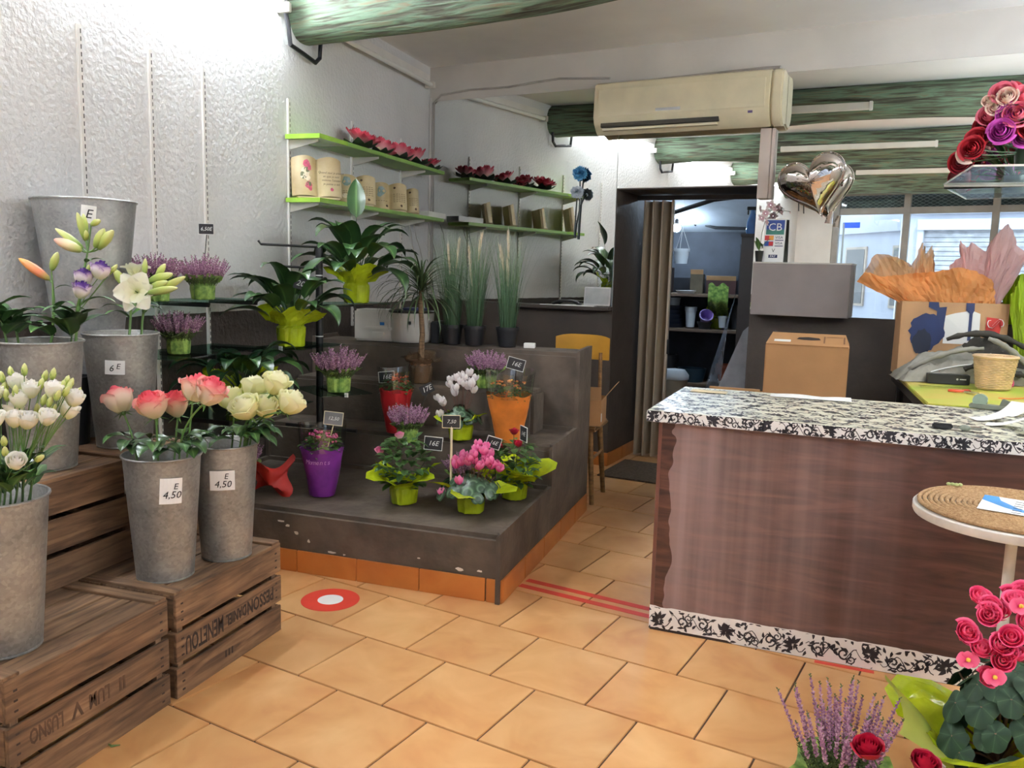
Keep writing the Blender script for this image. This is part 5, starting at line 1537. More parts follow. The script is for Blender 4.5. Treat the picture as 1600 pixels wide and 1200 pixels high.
FRED = mat('red_orange_kalanchoe', (190, 60, 40), 0.5, attr=[(0, (150, 36, 30)), (1, (210, 92, 50))])
kp = sleeve('hot pink kalanchoe in a purple scalloped sleeve marked Moments', (0.735, -2.935, 0.326), 0.066, 0.114, 0.27, mat('purple_paper_sleeve', (120, 46, 140), 0.4, var=0.12, vs=12, bump=0.4, bs=20), 0.11, 16, FPINK, seed=2)
GOLD = mat('pale_mauve_lettering', (196, 150, 200), 0.5)
for i, chr_ in enumerate('Moments'):
    a = -1.57 + 0.3 + (i - 3) * 0.18
    rr = 0.114 * 0.905
    text('lettering', chr_, 0.034, GOLD, kp, ((rr + 0.0035) * math.cos(a), (rr + 0.0035) * math.sin(a), 0.195), (math.pi / 2, 0, a + math.pi / 2), 0.0003, shear=0.2)
sleeve('orange kalanchoe in an orange paper sleeve on the second step', (1.545, -2.29, 0.566), 0.07, 0.128, 0.28, mat('orange_paper_sleeve', (222, 126, 50), 0.5, var=0.1, vs=10, bump=0.4, bs=18), 0.12, 14, FORANGE, seed=3)
sleeve('red kalanchoe in a red paper sleeve behind a heather', (0.86, -2.33, 0.566), 0.055, 0.10, 0.27, mat('red_paper_sleeve', (176, 32, 36), 0.45, var=0.12, vs=10, bump=0.4, bs=18), 0.11, 14, FRED, seed=4)
rp = MB().grid(lambda u, v: ((u - .5) * .2 + 0.02 * math.sin(9 * v), 0.06 * math.sin(5 * u + 3 * v) + (v - .5) * .03, v * .16 + .03 * math.sin(7 * u) * v), 12, 10)
tag(rp.build('red_wrapper', mat('red_tissue', (196, 48, 40), 0.5, var=0.1, trans=0.2), loc=(0.47, -3.0, 0.338), rot=(0.3, 0, 0.4), smooth=True), 'crumpled red wrapper on the first step beside the rose buckets', 'wrapper')

# ---------------------------------------------------------------- price signs
price_sign('rounded slate sign in the signed heather on the upper wall shelf', (0.200, -3.142, 1.692), (0.20, -3.18, 1.415), '6,50E', 0.075, 0.05, 0.3, size=0.026)
price_sign('square slate sign reading 20E in the tallest peace lily', (0.528, -2.300, 1.686), (0.54, -2.24, 1.42), '20E', 0.088, 0.062, 0.35, False, 0.042)
price_sign('tilted slate sign reading 20E in the middle peace lily', (0.522, -2.780, 1.424), (0.43, -2.75, 1.19), '20E', 0.088, 0.062, 0.35, False, 0.042, roll=0.25)
price_sign('framed slate sign reading 16E in the red kalanchoe', (0.798, -2.330, 0.889), (0.85, -2.33, 0.72), '16E', 0.088, 0.06, 0.35, roll=-0.1)
price_sign('tilted slate sign reading 17E in the heather near the white cyclamen', (1.097, -2.420, 0.850), (1.04, -2.44, 0.66), '17E', 0.08, 0.055, 0.2, False, 0.04, roll=-0.5)
price_sign('framed slate sign reading 16E in the orange kalanchoe', (1.573, -2.270, 1.005), (1.56, -2.26, 0.78), '16E', 0.095, 0.062, 0.35, roll=0.25)
price_sign('chalk dusted sign above the hot pink kalanchoe', (0.781, -2.900, 0.732), (0.75, -2.92, 0.55), '12,50', 0.095, 0.066, 0.35, True, 0.026, 'grey', 0.1)
price_sign('framed slate sign reading 16E behind the miniature pink rose', (1.313, -2.810, 0.630), (1.215, -2.87, 0.42), '16E', 0.09, 0.065, 0.3, roll=0.08)
price_sign('rounded slate sign on a thick cream stake in the pink cyclamen', (1.457, -2.920, 0.774), (1.46, -2.92, 0.42), '7,50', 0.085, 0.06, 0.3, True, 0.026, 'cream', stake=0.0065)
price_sign('edge on slate sign in the crimson miniature rose', (1.718, -2.550, 0.669), (1.76, -2.58, 0.45), '14E', 0.085, 0.075, -0.85, True, 0.034)
price_sign('slate sign half hidden by the pink cyclamen flowers', (1.639, -2.800, 0.661), (1.64, -2.74, 0.42), '16E', 0.07, 0.055, 0.5, True, 0.028, roll=0.3)

# ---------------------------------------------------------------- green wall shelves and what stands on them
GREEN = mat('grass_green_paint', (132, 172, 78), 0.45, var=0.08, vs=4)
def wall_shelf(label, z):
    o = thing('wall_shelf', label, 'shelf', (0.014, -1.2, z), 0, 'green shelves on the slotted uprights')
    MB().box(0, 0.24, -0.96, 0.95, -0.026, 0).build('board', GREEN, o, bevel=0.004)
    MB().box(0.0, 0.2405, -0.962, -0.62, -0.0265, 0.0006).build('plastic_wrap', mat('glossy_green_film', (160, 204, 76), 0.2, var=0.1, bump=0.4, bs=30), o)
    for y in (-2.111, -1.327, -0.549):
        MB().add([(0, -.004, -.026), (0, .004, -.026), (0, .004, -.085), (0, -.004, -.085), (.2, -.004, -.026), (.2, .004, -.026), (.2, .004, -.04), (.2, -.004, -.04)],
                 [(0, 1, 2, 3), (7, 6, 5, 4), (0, 4, 5, 1), (3, 2, 6, 7), (0, 3, 7, 4), (1, 5, 6, 2)]).build('bracket', STEEL_WHITE, o, (0, y + 1.2, 0))
wall_shelf('upper green wall shelf carrying artificial lotus flowers', 2.315)
wall_shelf('lower green wall shelf carrying open book plaques', 1.935)
LOTUS = mat('red_pink_lotus_petal', (200, 70, 90), 0.45, attr=[(0.0, (236, 206, 190)), (0.4, (226, 150, 156)), (0.8, (188, 58, 80)), (1.0, (166, 40, 62))])
LOTLEAF = mat('dark_lotus_leaf', (44, 56, 44), 0.5, var=0.15)
def lotus(label, loc, s, seed, tilt=0.0):
    o = thing('artificial_lotus', label, 'lotus', loc, seed, 'artificial lotus flowers on the shelf', s)
    lf = MB()
    for k in range(9):
        a = k * 0.7
        def fn(u, v):
            w = (2 * u - 1) * 0.035 * math.sin(math.pi * (0.1 + 0.9 * v) ** 0.9 * 0.97)
            r = 0.03 + 0.09 * v
            return (r * math.cos(a) - w * math.sin(a), r * math.sin(a) + w * math.cos(a), 0.008 + 0.035 * v * v + (k % 2) * .006)
        lf.grid(fn, 4, 5)
    lf.lathe([(0.04, 0), (0.045, 0.02), (0.02, 0.03)], 12)
    lf.build('leaf_base', LOTLEAF, o, smooth=True)
    pm = MB()
    for lay, (n, R, rise) in enumerate(((9, .105, .55), (8, .09, .95), (6, .066, 1.25))):
        for k in range(n):
            a = 2 * math.pi * (k + .5 * (lay % 2)) / n
            def fn(u, v):
                w = (2 * u - 1) * 0.034 * math.sin(math.pi * min(1, .12 + .86 * v)) ** .7
                r = 0.012 + R * v * math.cos(rise * v * .9)
                z = 0.025 + R * math.sin(rise) * v * 1.0 + .01 * (2 * u - 1) ** 2
                return (r * math.cos(a) - w * math.sin(a), r * math.sin(a) + w * math.cos(a), z)
            pm.grid(fn, 4, 5, tf=lambda u, v: v)
    b = pm.build('petals', LOTUS, o, smooth=2, attr=True)
    b.rotation_euler = (0, tilt, 0)
    MB().ball((0, 0, 0.05), .014, .014, .016, 10, 6).build('seed_head', mat('cream_seed_head', (232, 214, 160), 0.6), o)
lotus('largest red lotus, furthest out on the upper green shelf', (0.152, -1.50, 2.317), 1.2, 0.3, 0.35)
lotus('red lotus leaning beside the largest lotus', (0.152, -1.20, 2.317), 1.0, 1.4, 0.6)
lotus('red lotus in the middle of the shelf row, cream centre showing', (0.152, -0.905, 2.317), 1.08, 2.2, 0.4)
lotus('wide red lotus toward the mirror end of the shelf', (0.152, -0.595, 2.317), 1.15, 3.1, 0.4)
lotus('small dark red lotus nearest the mirror', (0.152, -0.31, 2.317), 0.9, 4.5, 0.2)

PARCH = mat('parchment_resin', (216, 198, 158), 0.4, rgb2=(186, 164, 122), vs=7)
INKB = mat('brown_print', (84, 62, 46), 0.7)
PINKP = mat('printed_pink_rose', (206, 92, 120), 0.6, var=0.15, vs=60)
CRP = mat('printed_cream_rose', (238, 224, 196), 0.6, var=0.1, vs=60)
GRP = mat('printed_leaf', (108, 112, 78), 0.6, var=0.1)
BLUP = mat('printed_landscape', (112, 140, 120), 0.6, rgb2=(150, 170, 176), vs=30)
def book(label, loc, rz, w, h, style):
    o = thing('book_plaque', label, 'plaque', loc, rz, 'open book plaques on the lower green shelf')
    lean = -0.16
    body = place('open_book', MB().grid(lambda u, v: (w * (u - .5), -0.045 * abs(math.sin(math.pi * 2 * u)) ** 0.7 - 0.003, h * v * (1 + 0.05 * abs(math.sin(math.pi * 2 * u)))), 32, 2).mesh('open_book', PARCH, smooth=2), o, (0, 0, 0.012), (lean, 0, 0))
    bk = MB().box(-w / 2, w / 2, 0.0, 0.02, 0, h * 0.985).build('page_block', PARCH, body, bevel=0.004)
    MB().box(-w * .42, w * .42, -0.05, 0.03, 0, 0.012).build('foot', PARCH, o, bevel=0.003)
    def on(u, v, extra=0.0012):
        return (w * (u - .5), -0.045 * abs(math.sin(math.pi * 2 * u)) ** 0.7 - 0.003 - extra, h * v)
    def blot(u, v, r, mt, name='print'):
        n = 9
        a = [(r * rf.uniform(.75, 1.1) * math.cos(k * 2 * math.pi / n), r * rf.uniform(.75, 1.1) * math.sin(k * 2 * math.pi / n)) for k in range(n)]
        x, y, z = on(u, v)
        mb = MB().add([(x, y - .0004, z)] + [(x + p, on(u + p / w, v)[1], z + q) for p, q in a], [(0, 1 + (k + 1) % n, 1 + k) for k in range(n)])
        mb.build(name, mt, body)
    def lines(u0, u1, v0, n, dv):
        mb = MB()
        for i in range(n):
            for k in range(5):
                a = u0 + (u1 - u0) * (k + .08) / 5; b = u0 + (u1 - u0) * (k + .9 * rf.uniform(.7, 1)) / 5
                z = v0 - i * dv
                p, q = on(a, z), on(b, z)
                mb.add([p, q, (q[0], q[1], q[2] + h * .016), (p[0], p[1], p[2] + h * .016)], [(0, 1, 2, 3)])
        mb.build('print', INKB, body)
    if style == 'rose':
        for (u, v, r, m_) in ((.2, .5, .022, GRP), (.27, .68, .02, GRP), (.3, .3, .018, GRP), (.18, .56, .014, GRP), (.27, .84, .026, PINKP), (.31, .74, .02, PINKP), (.24, .62, .03, CRP), (.2, .5, .024, CRP), (.28, .46, .02, CRP), (.29, .27, .024, PINKP), (.33, .18, .014, PINKP), (.76, .18, .012, PINKP)):
            blot(u, v, r, m_)
        for i, ln in enumerate(('Quand seul je pleure', 'et que je suis', 'comme l\'oiseau', 'je pense a toi')):
            x, y, z = on(.75, .62 - .1 * i, 0.004)
            text('lettering', ln, 0.019, INKB, body, (x, y, z), (math.pi / 2, 0, 0), 0.0002, shear=0.2)
    else:
        blot(.25, .8 if style == 'a' else .7, .035, BLUP); blot(.2, .25 if style == 'a' else .55, .02, BLUP if style != 'a' else CRP)
        lines(.08, .42, .42 if style == 'a' else .3, 3 if style == 'a' else 1, .07)
        lines(.58, .93, .6, 5, .075)
        blot(.62, .86, .009, INKB); blot(.8, .14, .01, INKB); blot(.4, .12, .01, INKB)
book('largest open book plaque printed with roses and a verse', (0.158, -2.03, 1.936), 0.8, 0.31, 0.235, 'rose')
book('open book plaque with arched blue picture and two text pages', (0.135, -1.50, 1.936), 0.66, 0.27, 0.185, 'a')
book('open book plaque with landscape picture in the shelf middle', (0.135, -1.0, 1.936), 0.72, 0.27, 0.185, 'b')
book('last open book plaque beside the white carton', (0.115, -0.68, 1.936), 0.78, 0.22, 0.18, 'b')
tag(MB().box(-0.07, 0.07, -0.17, 0.17, 0, 0.045).build('flat_carton', PAPER, loc=(0.155, -0.32, 1.936), bevel=0.002), 'flat white carton at the mirror end of the lower shelf', 'box')
for i, (y, z, l) in enumerate(((-0.50, 1.2, .75), (-0.42, 1.35, .55), (-0.12, 1.3, .6))):
    tag(MB().tube([(0.05 + .02 * k % 3, y + .012 * math.sin(2 * k + i), 1.905 - l * k / 8) for k in range(9)], 0.0035, 5).build('hanging_wire', GREY_CABLE, smooth=True),
        ['thin wire hanging below the green shelf, third upright side', 'thin wire hanging below the shelf under the flat carton', 'thin wire hanging below the shelf close to the mirror'][i], 'wire', 'wires hanging below the shelf')

# ---------------------------------------------------------------- objects on top of and behind the plinth
wc = thing('white_console', 'white plastic appliance with moulded front on the plinth top', 'appliance', (0.56, -1.70, 1.046), 0.12)
WPL = mat('dusty_white_plastic', (206, 202, 194), 0.45, var=0.06, bump=0.1)
MB().box(-0.27, 0.05, -0.1, 0.1, 0, 0.205).build('body', WPL, wc, bevel=0.012, smooth=True)
MB().lathe([(0.13, 0), (0.145, 0.02), (0.15, 0.19), (0.14, 0.2)], 28, (0.09, 0.0, 0)).build('drum', WPL, wc, smooth=True)
MB().lathe([(0.152, 0.19), (0.155, 0.2), (0.15, 0.205)], 28, (0.09, 0, 0)).build('drum_rim', BLACK_METAL, wc, smooth=True)
MB().box(-0.24, 0.02, -0.106, -0.1, 0.13, 0.14).box(-0.19, 0.0, -0.112, -0.1, 0.075, 0.095).box(-0.14, -0.06, -0.115, -0.1, 0.02, 0.06).build('moulded_ribs', WPL, wc, bevel=0.002)
MB().box(-0.09, -0.06, -0.104, -0.1, 0.105, 0.125).build('blue_label', mat('blue_label', (46, 120, 190), 0.5), wc)
MB().box(0.12, 0.135, -0.152, -0.14, 0.12, 0.14).build('socket', BLACK_METAL, wc)
MB().box(0.05, 0.2, -0.06, 0.06, 0.206, 0.222).build('lid', mat('navy_lid', (52, 56, 96), 0.5), wc, bevel=0.004)
tag(MB().box(-0.029, 0.029, -0.08, 0.08, 0, 0.14).build('black_crate', BLACKPOT, loc=(0.837, -1.655, 1.046), rot=(0, 0, 0.0), bevel=0.006), 'black plastic tray between the appliance and the grasses', 'tray')
tag(MB().box(-0.035, 0.035, -0.03, 0.03, 0, 0.03).build('small_carton', PAPER, loc=(1.47, -1.69, 1.046), rot=(0, 0, .2), bevel=0.002), 'small white carton on the plinth top beside the last grass', 'box')

CHW = mat_wood('worn_chair_wood', (128, 92, 50), (150, 112, 66), (92, 62, 34), 1.0, 0.5)
MUSTARD = mat('mustard_orange_lacquer', (200, 146, 48), 0.4, var=0.06)
chr0 = thing('wooden_chair', 'wooden chair with mustard backrest standing behind the plinth', 'chair', (1.66, -1.24, 0), 0.0)
MB().box(-0.2, 0.2, -0.19, 0.19, 0.49, 0.525).build('seat', CHW, chr0, bevel=0.01)
for sx_ in (-1, 1):
    for sy_ in (-1, 1):
        MB().tube([(sx_ * 0.15, sy_ * 0.14, 0.49), (sx_ * 0.185, sy_ * 0.175, 0.0)], [0.02, 0.016], 10).build('leg', CHW, chr0, smooth=True)
    MB().tube([(sx_ * 0.166, -0.155, 0.30), (sx_ * 0.166, 0.155, 0.30)], 0.011, 8).build('stretcher', CHW, chr0, smooth=True)
    MB().tube([(sx_ * 0.14, 0.16, 0.5), (sx_ * 0.13, 0.175, 0.98)], 0.013, 8).build('back_post', CHW, chr0, smooth=True)
MB().grid(lambda u, v: (0.19 * (2 * u - 1), 0.175 - 0.03 * (1 - (2 * u - 1) ** 2) * -1 - 0.012, 0.93 + 0.17 * v - 0.02 * (2 * u - 1) ** 4 * v), 12, 4).grid(lambda u, v: (0.19 * (1 - 2 * u), 0.175 - 0.03 * (1 - (2 * u - 1) ** 2) * -1 + 0.006, 0.93 + 0.17 * v - 0.02 * (2 * u - 1) ** 4 * v), 12, 4).build('backrest', MUSTARD, chr0, smooth=2)
CARDB = mat('brown_corrugated_cardboard', (172, 126, 82), 0.8, var=0.05, vs=4, bump=0.08, bs=80)
CARDI = mat('pale_cardboard_inside', (190, 148, 104), 0.85, var=0.05)
def open_box(label, loc, rz, w, d, h, flaps, mt=CARDB):
    o = thing('cardboard_box', label, 'box', loc, rz, 'cardboard boxes')
    t = 0.004
    MB().box(-w / 2, w / 2, -d / 2, d / 2, 0, t).box(-w / 2, w / 2, -d / 2, -d / 2 + t, t, h).box(-w / 2, w / 2, d / 2 - t, d / 2, t, h).box(-w / 2, -w / 2 + t, -d / 2 + t, d / 2 - t, t, h).box(w / 2 - t, w / 2, -d / 2 + t, d / 2 - t, t, h).build('carton', mt, o)
    for side, ang, l in flaps:
        f_ = {'x+': ((w / 2, 0, h), 0, d), 'x-': ((-w / 2, 0, h), math.pi, d), 'y-': ((0, -d / 2, h), -math.pi / 2, w), 'y+': ((0, d / 2, h), math.pi / 2, w)}[side]
        MB().box(0, l, -f_[2] / 2, f_[2] / 2, -0.002, 0.002).build('flap', CARDI, o, f_[0], (0, -ang, f_[1]))
    return o
ob = open_box('open cardboard box sitting on the wooden chair', (1.70, -1.28, 0.5255), 0.08, 0.34, 0.26, 0.17, [('x+', 0.9, 0.13), ('y-', 1.2, 0.1), ('x-', 1.3, .12)])
MB().box(0.171, 0.1725, -0.13, -0.1, 0.03, 0.085).build('label', PAPER, ob)

# dado ledge under the tall mirror with papers on it
struct(MB().box(0.85, S0 - 0.003, -0.07, 0.0, 1.235, 1.262).build('trim_2', DARK_PAINT, rot=(0, 0, BW), bevel=0.004))
def ledge_pt(s, off, z=1.2632):
    return on_back(s, z, off)
for i, (s, a, lb) in enumerate(((1.26, 0.3, 'loose white sheet on the mirror ledge under the handset'), (1.45, -0.2, 'loose white sheet lying nearest the doorway on the ledge'))):
    tag(MB().box(-0.14, 0.14, -0.028, 0.028, 0, 0.004 + .004 * i).build('paper_sheet', PAPER, loc=ledge_pt(s, 0.04, 1.2632), rot=(0, 0, BW + a * .15)), lb, 'paper', 'papers on the mirror ledge')
lt = thing('tablet_computer', 'pale grey tablet propped against the mirror', 'tablet', ledge_pt(1.592, 0.03, 1.2715), BW)
MB().box(-0.11, 0.11, -0.005, 0.005, 0, 0.145).build('lid', mat('pale_grey_shell', (206, 206, 204), 0.4), lt, rot=(-0.1, 0, 0), bevel=0.003)
MB().box(-0.1, 0.1, -0.0058, -0.005, 0.012, 0.135).build('screen', mat('grey_screen', (176, 178, 178), 0.3), lt, rot=(-0.1, 0, 0))
ph_ = thing('handset', 'black telephone handset on the mirror ledge', 'telephone', ledge_pt(1.335, 0.04, 1.2682), BW + 0.2)
MB().tube([(-0.1, 0, 0.012), (-0.05, 0.0, 0.03), (0.05, 0, 0.03), (0.1, 0, 0.012)], [0.014, 0.01, 0.01, 0.014], 8).build('grip', BLACK_METAL, ph_, smooth=True)
MB().ball((-0.1, 0, 0.01), .022, .02, .0095).ball((0.1, 0, 0.01), .022, .02, .0095).build('ends', BLACK_METAL, ph_, smooth=2)

# blue and white artificial carnations taped to the mirror
BLUEF = mat('sky_blue_petal', (76, 158, 206), 0.6, attr=[(0, (50, 120, 176)), (1, (112, 186, 222))])
WHITEF = mat('blue_white_petal', (196, 206, 214), 0.6, attr=[(0, (150, 170, 190)), (1, (224, 228, 232))])
for i, (px, mt, lb, R) in enumerate(((0, BLUEF, 'sky blue artificial carnation taped to the mirror', 0.062), (1, WHITEF, 'white artificial carnation taped below the blue one', 0.056))):
    hd = Vector((1.395, -0.269, 2.280)) if i == 0 else Vector((1.393, -0.319, 2.134))
    ft = Vector((1.390, -0.238, 1.783)) if i == 0 else Vector((1.358, -0.233, 1.793))
    o = thing('artificial_carnation', lb, 'carnation', ft, 0, 'carnations on the mirror')
    pm = MB()
    rq = random.Random(60 + i)
    for k in range(110):
        th = k * 2.39996; cz = 1 - 1.15 * (k + .5) / 110
        d = Vector((math.cos(th) * math.sqrt(max(0, 1 - cz * cz)), math.sin(th) * math.sqrt(max(0, 1 - cz * cz)), cz))
        blade(pm, [d * R * .25, d * R * .6 + Vector((0, 0, .004)), d * R * rq.uniform(.85, 1.08)], R * .55, 0.3, 0.15, (0.9, 0.25), 3, ph=k)
    pm.t = [rq.random() for _ in pm.t]
    pm.build('bloom', mt, o, hd - ft, (math.pi / 2 * 0.8, 0, 0.2), attr=True)
    MB().tube(bez((0, 0, 0), (0.01, 0.0, 0.38 - 0.13 * i), hd - ft, 8), 0.006, 6).build('stem', mat('grey_green_stem', (70, 78, 78), 0.5), o, smooth=True)

# ---------------------------------------------------------------- grey box, payment card stand, orchid, balloon
gb = thing('wall_box', 'plain grey boxed ledge on the wall before the wide mirror', 'wall box', on_back(2.80, 1.265, 0.0), BW)
GREYB = mat('mauve_grey_board', (134, 124, 122), 0.6, var=0.03)
MB().box(0, 0.64, -0.16, -0.012, 0.0, 0.355).build('front', GREYB, gb, bevel=0.003)
MB().box(-0.004, 0.644, -0.164, -0.01, 0.355, 0.365).build('top_edge', mat('worn_white_edge', (206, 202, 194), 0.6, var=0.1), gb, bevel=0.002)
cs = thing('card_stand', 'white payment card sign standing on the grey wall box', 'sign', on_back(2.918, 1.6315, 0.10), BW)
MB().box(-0.072, 0.072, -0.002, 0.002, 0, 0.30).build('card', WHITE_VINYL, cs, rot=(-0.12, 0, 0.0), bevel=0.001)
def chip(x0, x1, z0, z1, mt, nm='printed_block', dy=-0.0028):
    return MB().box(x0, x1, dy, dy + 0.0006, z0, z1).build(nm, mt, cs, rot=(-0.12, 0, 0))
CBB = mat('cb_blue', (40, 74, 160), 0.4); CBG = mat('cb_green', (52, 128, 112), 0.4)
chip(-0.06, 0.062, 0.215, 0.29, CBB); chip(-0.06, 0.062, 0.19, 0.225, CBG, dy=-0.003)
def ctext(t, x, z, s, mt, sx=1.0):
    return text('lettering', t, s, mt, cs, (x, -0.0042 + z * math.sin(0.12) * -0.0 + 0.12 * z * 1.0 - 0.0, z), (math.pi / 2 - 0.12, 0, 0), 0.0003, sx=sx)
WV = mat('white_ink', (244, 244, 242), 0.5); NV = mat('navy_ink', (34, 40, 92), 0.5)
ctext('CB', 0.0, 0.238, 0.075, WV, 1.0)
chip(-0.065, -0.005, 0.15, 0.183, mat('card_red', (196, 50, 50), 0.5)); chip(-0.035, -0.005, 0.152, 0.181, mat('card_amber', (226, 152, 50), 0.5), dy=-0.003)
chip(-0.065, -0.005, 0.11, 0.143, mat('card_blue', (60, 90, 170), 0.5)); chip(-0.035, -0.005, 0.112, 0.141, mat('card_crimson', (196, 50, 60), 0.5), dy=-0.003)
ctext('VISA', 0.032, 0.168, 0.026, NV); ctext('VISA', 0.032, 0.128, 0.026, NV)
chip(0.005, 0.062, 0.148, 0.153, NV); chip(0.005, 0.062, 0.108, 0.113, NV)
ctext('V', 0.0, 0.078, 0.036, mat('green_black_ink', (40, 60, 50), 0.5)); chip(-0.03, 0.03, 0.028, 0.05, NV); ctext('PAY', 0.0, 0.039, 0.022, WV)
ORCH = mat('white_pink_orchid_petal', (236, 214, 214), 0.5, attr=[(0, (206, 130, 150)), (0.4, (234, 206, 206)), (1, (246, 240, 234))], trans=0.2)
orc = thing('orchid', 'small white and pink orchid beside the payment card sign', 'orchid', on_back(2.83, 1.6315, 0.125), BW)
MB().lathe([(0.022, 0), (0.03, 0.07), (0.031, 0.075), (0.02, 0.07)], 16).build('pot', mat('dark_glass_pot', (44, 46, 44), 0.2), orc, smooth=True)
for k, (az, rise) in enumerate(((0.3, 1.2), (2.2, 1.0), (4.5, 1.25))):
    arc_leaf(az, 0.005, 0.01, rise, 0.11, 0.7, 0.03, 0.3, 0, 0, 8, (0, 0, 0.07)).build('leaf', LEAF_MID, orc, smooth=2, attr=True)
MB().tube([(0, 0, 0.07), (0.01, 0, 0.2), (0.035, 0, 0.32), (0.08, 0, 0.37), (0.15, -0.01, 0.36)], 0.002, 5).build('stem', STEM_DARK, orc, smooth=True)
for k, (x, z, s) in enumerate(((0.03, 0.33, .032), (0.06, 0.385, .032), (0.005, 0.30, .028), (0.085, 0.36, .024), (0.04, 0.27, .024), (0.12, 0.365, .015), (0.145, 0.355, .012), (-0.01, 0.36, .026))):
    fm = MB()
    for q in range(5):
        a = q * 1.2566
        fm.grid(lambda u, v: ((0.15 + v) * math.cos(a) - (2 * u - 1) * .4 * math.sin(math.pi * (.1 + .85 * v)) * math.sin(a), (0.15 + v) * math.sin(a) + (2 * u - 1) * .4 * math.sin(math.pi * (.1 + .85 * v)) * math.cos(a), .15 * v), 3, 4, tf=lambda u, v: v)
    fm.build('bloom', ORCH, orc, (x, -0.02, z), (math.pi / 2 - .2, 0, .3 * k), smooth=2, attr=True).scale = (s, s, s)

FOIL = mat('silver_balloon_foil', (216, 206, 200), 0.06, 1.0, var=0.0, bump=0.06, bs=9)
bl = thing('heart_balloon', 'silver foil heart balloon floating before the wide mirror', 'balloon', (3.160, -0.718, 1.946), BW)
def heart(t):
    x = 16 * math.sin(t) ** 3; y = 13 * math.cos(t) - 5 * math.cos(2 * t) - 2 * math.cos(3 * t) - math.cos(4 * t)
    return x / 17.0, y / 17.0
bm = MB()
def hfn(sgn):
    def fn(u, v):
        x, y = heart(2 * math.pi * u)
        cx, cy = 0.0, 0.05
        q = math.sin(v * math.pi / 2)
        return ((cx + (x - cx) * q) * 0.225, sgn * 0.088 * math.cos(v * math.pi / 2) ** 0.75 * (1 + 0.02 * math.sin(40 * math.pi * u) * v), (cy + (y - cy) * q) * 0.225 + 0.215)
    return fn
bm.grid(hfn(-1), 72, 14, closed=True); bm.grid(hfn(1), 72, 14, closed=True)
b0 = bm.build('foil_body', FOIL, bl, rot=(0.15, -0.28, -0.12), smooth=2)
sm_ = MB().tube([((heart(2 * math.pi * k / 72)[0]) * 0.232, 0.002 * (-1) ** k, heart(2 * math.pi * k / 72)[1] * 0.232 + 0.215) for k in range(73)], 0.005, 6)
sm_.build('crimped_seam', FOIL, bl, rot=(0.15, -0.28, -0.12), smooth=True)
MB().tube([(0.01, 0, 0.0), (0.0, 0.0, -0.04), (-0.005, 0, -0.08)], [0.014, 0.02, 0.026], 8).build('neck', FOIL, bl, (0.055, 0.0, 0.02), smooth=True)
MB().tube([(-0.15, 0.1, 0.2), (-0.165, 0.1, 0.1), (-0.16, 0.1, 0.03)], 0.004, 5).build('ribbon', BLACK_METAL, bl, smooth=True)

# ---------------------------------------------------------------- boxes behind the counter
DCAB = mat('dark_cabinet_board', (48, 42, 40), 0.5)
sc = thing('storage_cabinet', 'low dark cabinet behind the counter carrying cardboard boxes', 'cabinet', (2.98, -1.55, 0), -0.05)
MB().box(-0.42, 0.5, -0.3, 0.28, 0.06, 0.78).build('body', DCAB, sc, bevel=0.004)
for x in (-0.41, 0.05):
    d_ = MB().box(0, 0.44, -0.016, 0, 0.08, 0.76).build('door', DCAB, sc, (x, -0.3, 0), bevel=0.003)
    MB().tube([(0.4, -0.03, 0.5), (0.4, -0.03, 0.62)], 0.006, 6).build('handle', STEEL_WHITE, d_)
MB().box(-0.4, 0.48, -0.28, 0.26, 0, 0.06).build('plinth', DCAB, sc)
hb = thing('cardboard_box', 'tall closed cardboard box with a hand hole behind the counter', 'box', (3.12, -1.60, 0.7815), -0.05, 'cardboard boxes')
MB().box(-0.222, 0.222, -0.15, 0.15, 0, 0.37).build('carton', CARDB, hb, bevel=0.006)
MB().add([(-0.222, -0.15, 0.37), (0.222, -0.15, 0.37), (0.2, 0.05, 0.425), (-0.2, 0.05, 0.425), (0.222, 0.15, 0.37), (-0.222, 0.15, 0.37)], [(0, 1, 2, 3), (3, 2, 4, 5), (1, 4, 2), (0, 3, 5)]).build('sloped_lid', CARDB, hb)
def on_lid(poly, mt, nm):
    MB().add([(x, -0.15 + 0.2 * v, 0.372 + 0.055 * v) for x, v in poly], [tuple(range(len(poly)))]).build(nm, mt, hb)
on_lid([(-0.06, .45), (-0.02, .4), (0.02, .4), (0.07, .45), (0.06, .6), (0.0, .66), (-0.05, .6)], mat('dark_hole', (40, 28, 22), 0.9), 'hand_hole')
on_lid([(-0.18, .2), (-0.09, .2), (-0.09, .38), (-0.18, .38)], PAPER, 'label')
for x in (0.085, 0.19):
    on_lid([(x, .2), (x + .008, .2), (x + .008, .75), (x, .75)], mat('brown_box_print', (112, 76, 50), 0.8), 'print')
on_lid([(0.1, .7), (0.185, .7), (0.185, .74), (0.1, .74)], MATS['brown_box_print'], 'print')
open_box('low open cardboard tray beside the tall closed box', (2.745, -1.70, 0.7815), -0.05, 0.28, 0.22, 0.075, [('y-', 1.3, .04)])
gp = thing('leaning_board', 'grey painted board leaning in the doorway', 'board', (2.62, -0.22, 0.0), 0)
MB().add([(-0.13, 0, 0), (0.05, 0, 0), (0.13, 0, 1.0), (0.13, 0, 1.2), (0.05, 0, 1.12), (-0.13, 0.0, 0.62)], [(0, 1, 2, 3, 4, 5)]).add([(-0.13, 0.015, 0), (0.05, 0.015, 0), (0.13, 0.015, 1.0), (0.13, .015, 1.2), (0.05, .015, 1.12), (-0.13, 0.015, 0.62)], [(5, 4, 3, 2, 1, 0)]).add([(-0.13, 0, 0.62), (0.05, 0, 1.12), (0.05, .015, 1.12), (-.13, .015, .62)], [(0, 1, 2, 3)]).build('panel', mat('blue_grey_board', (140, 142, 150), 0.6), gp, rot=(-0.06, 0, -0.15))

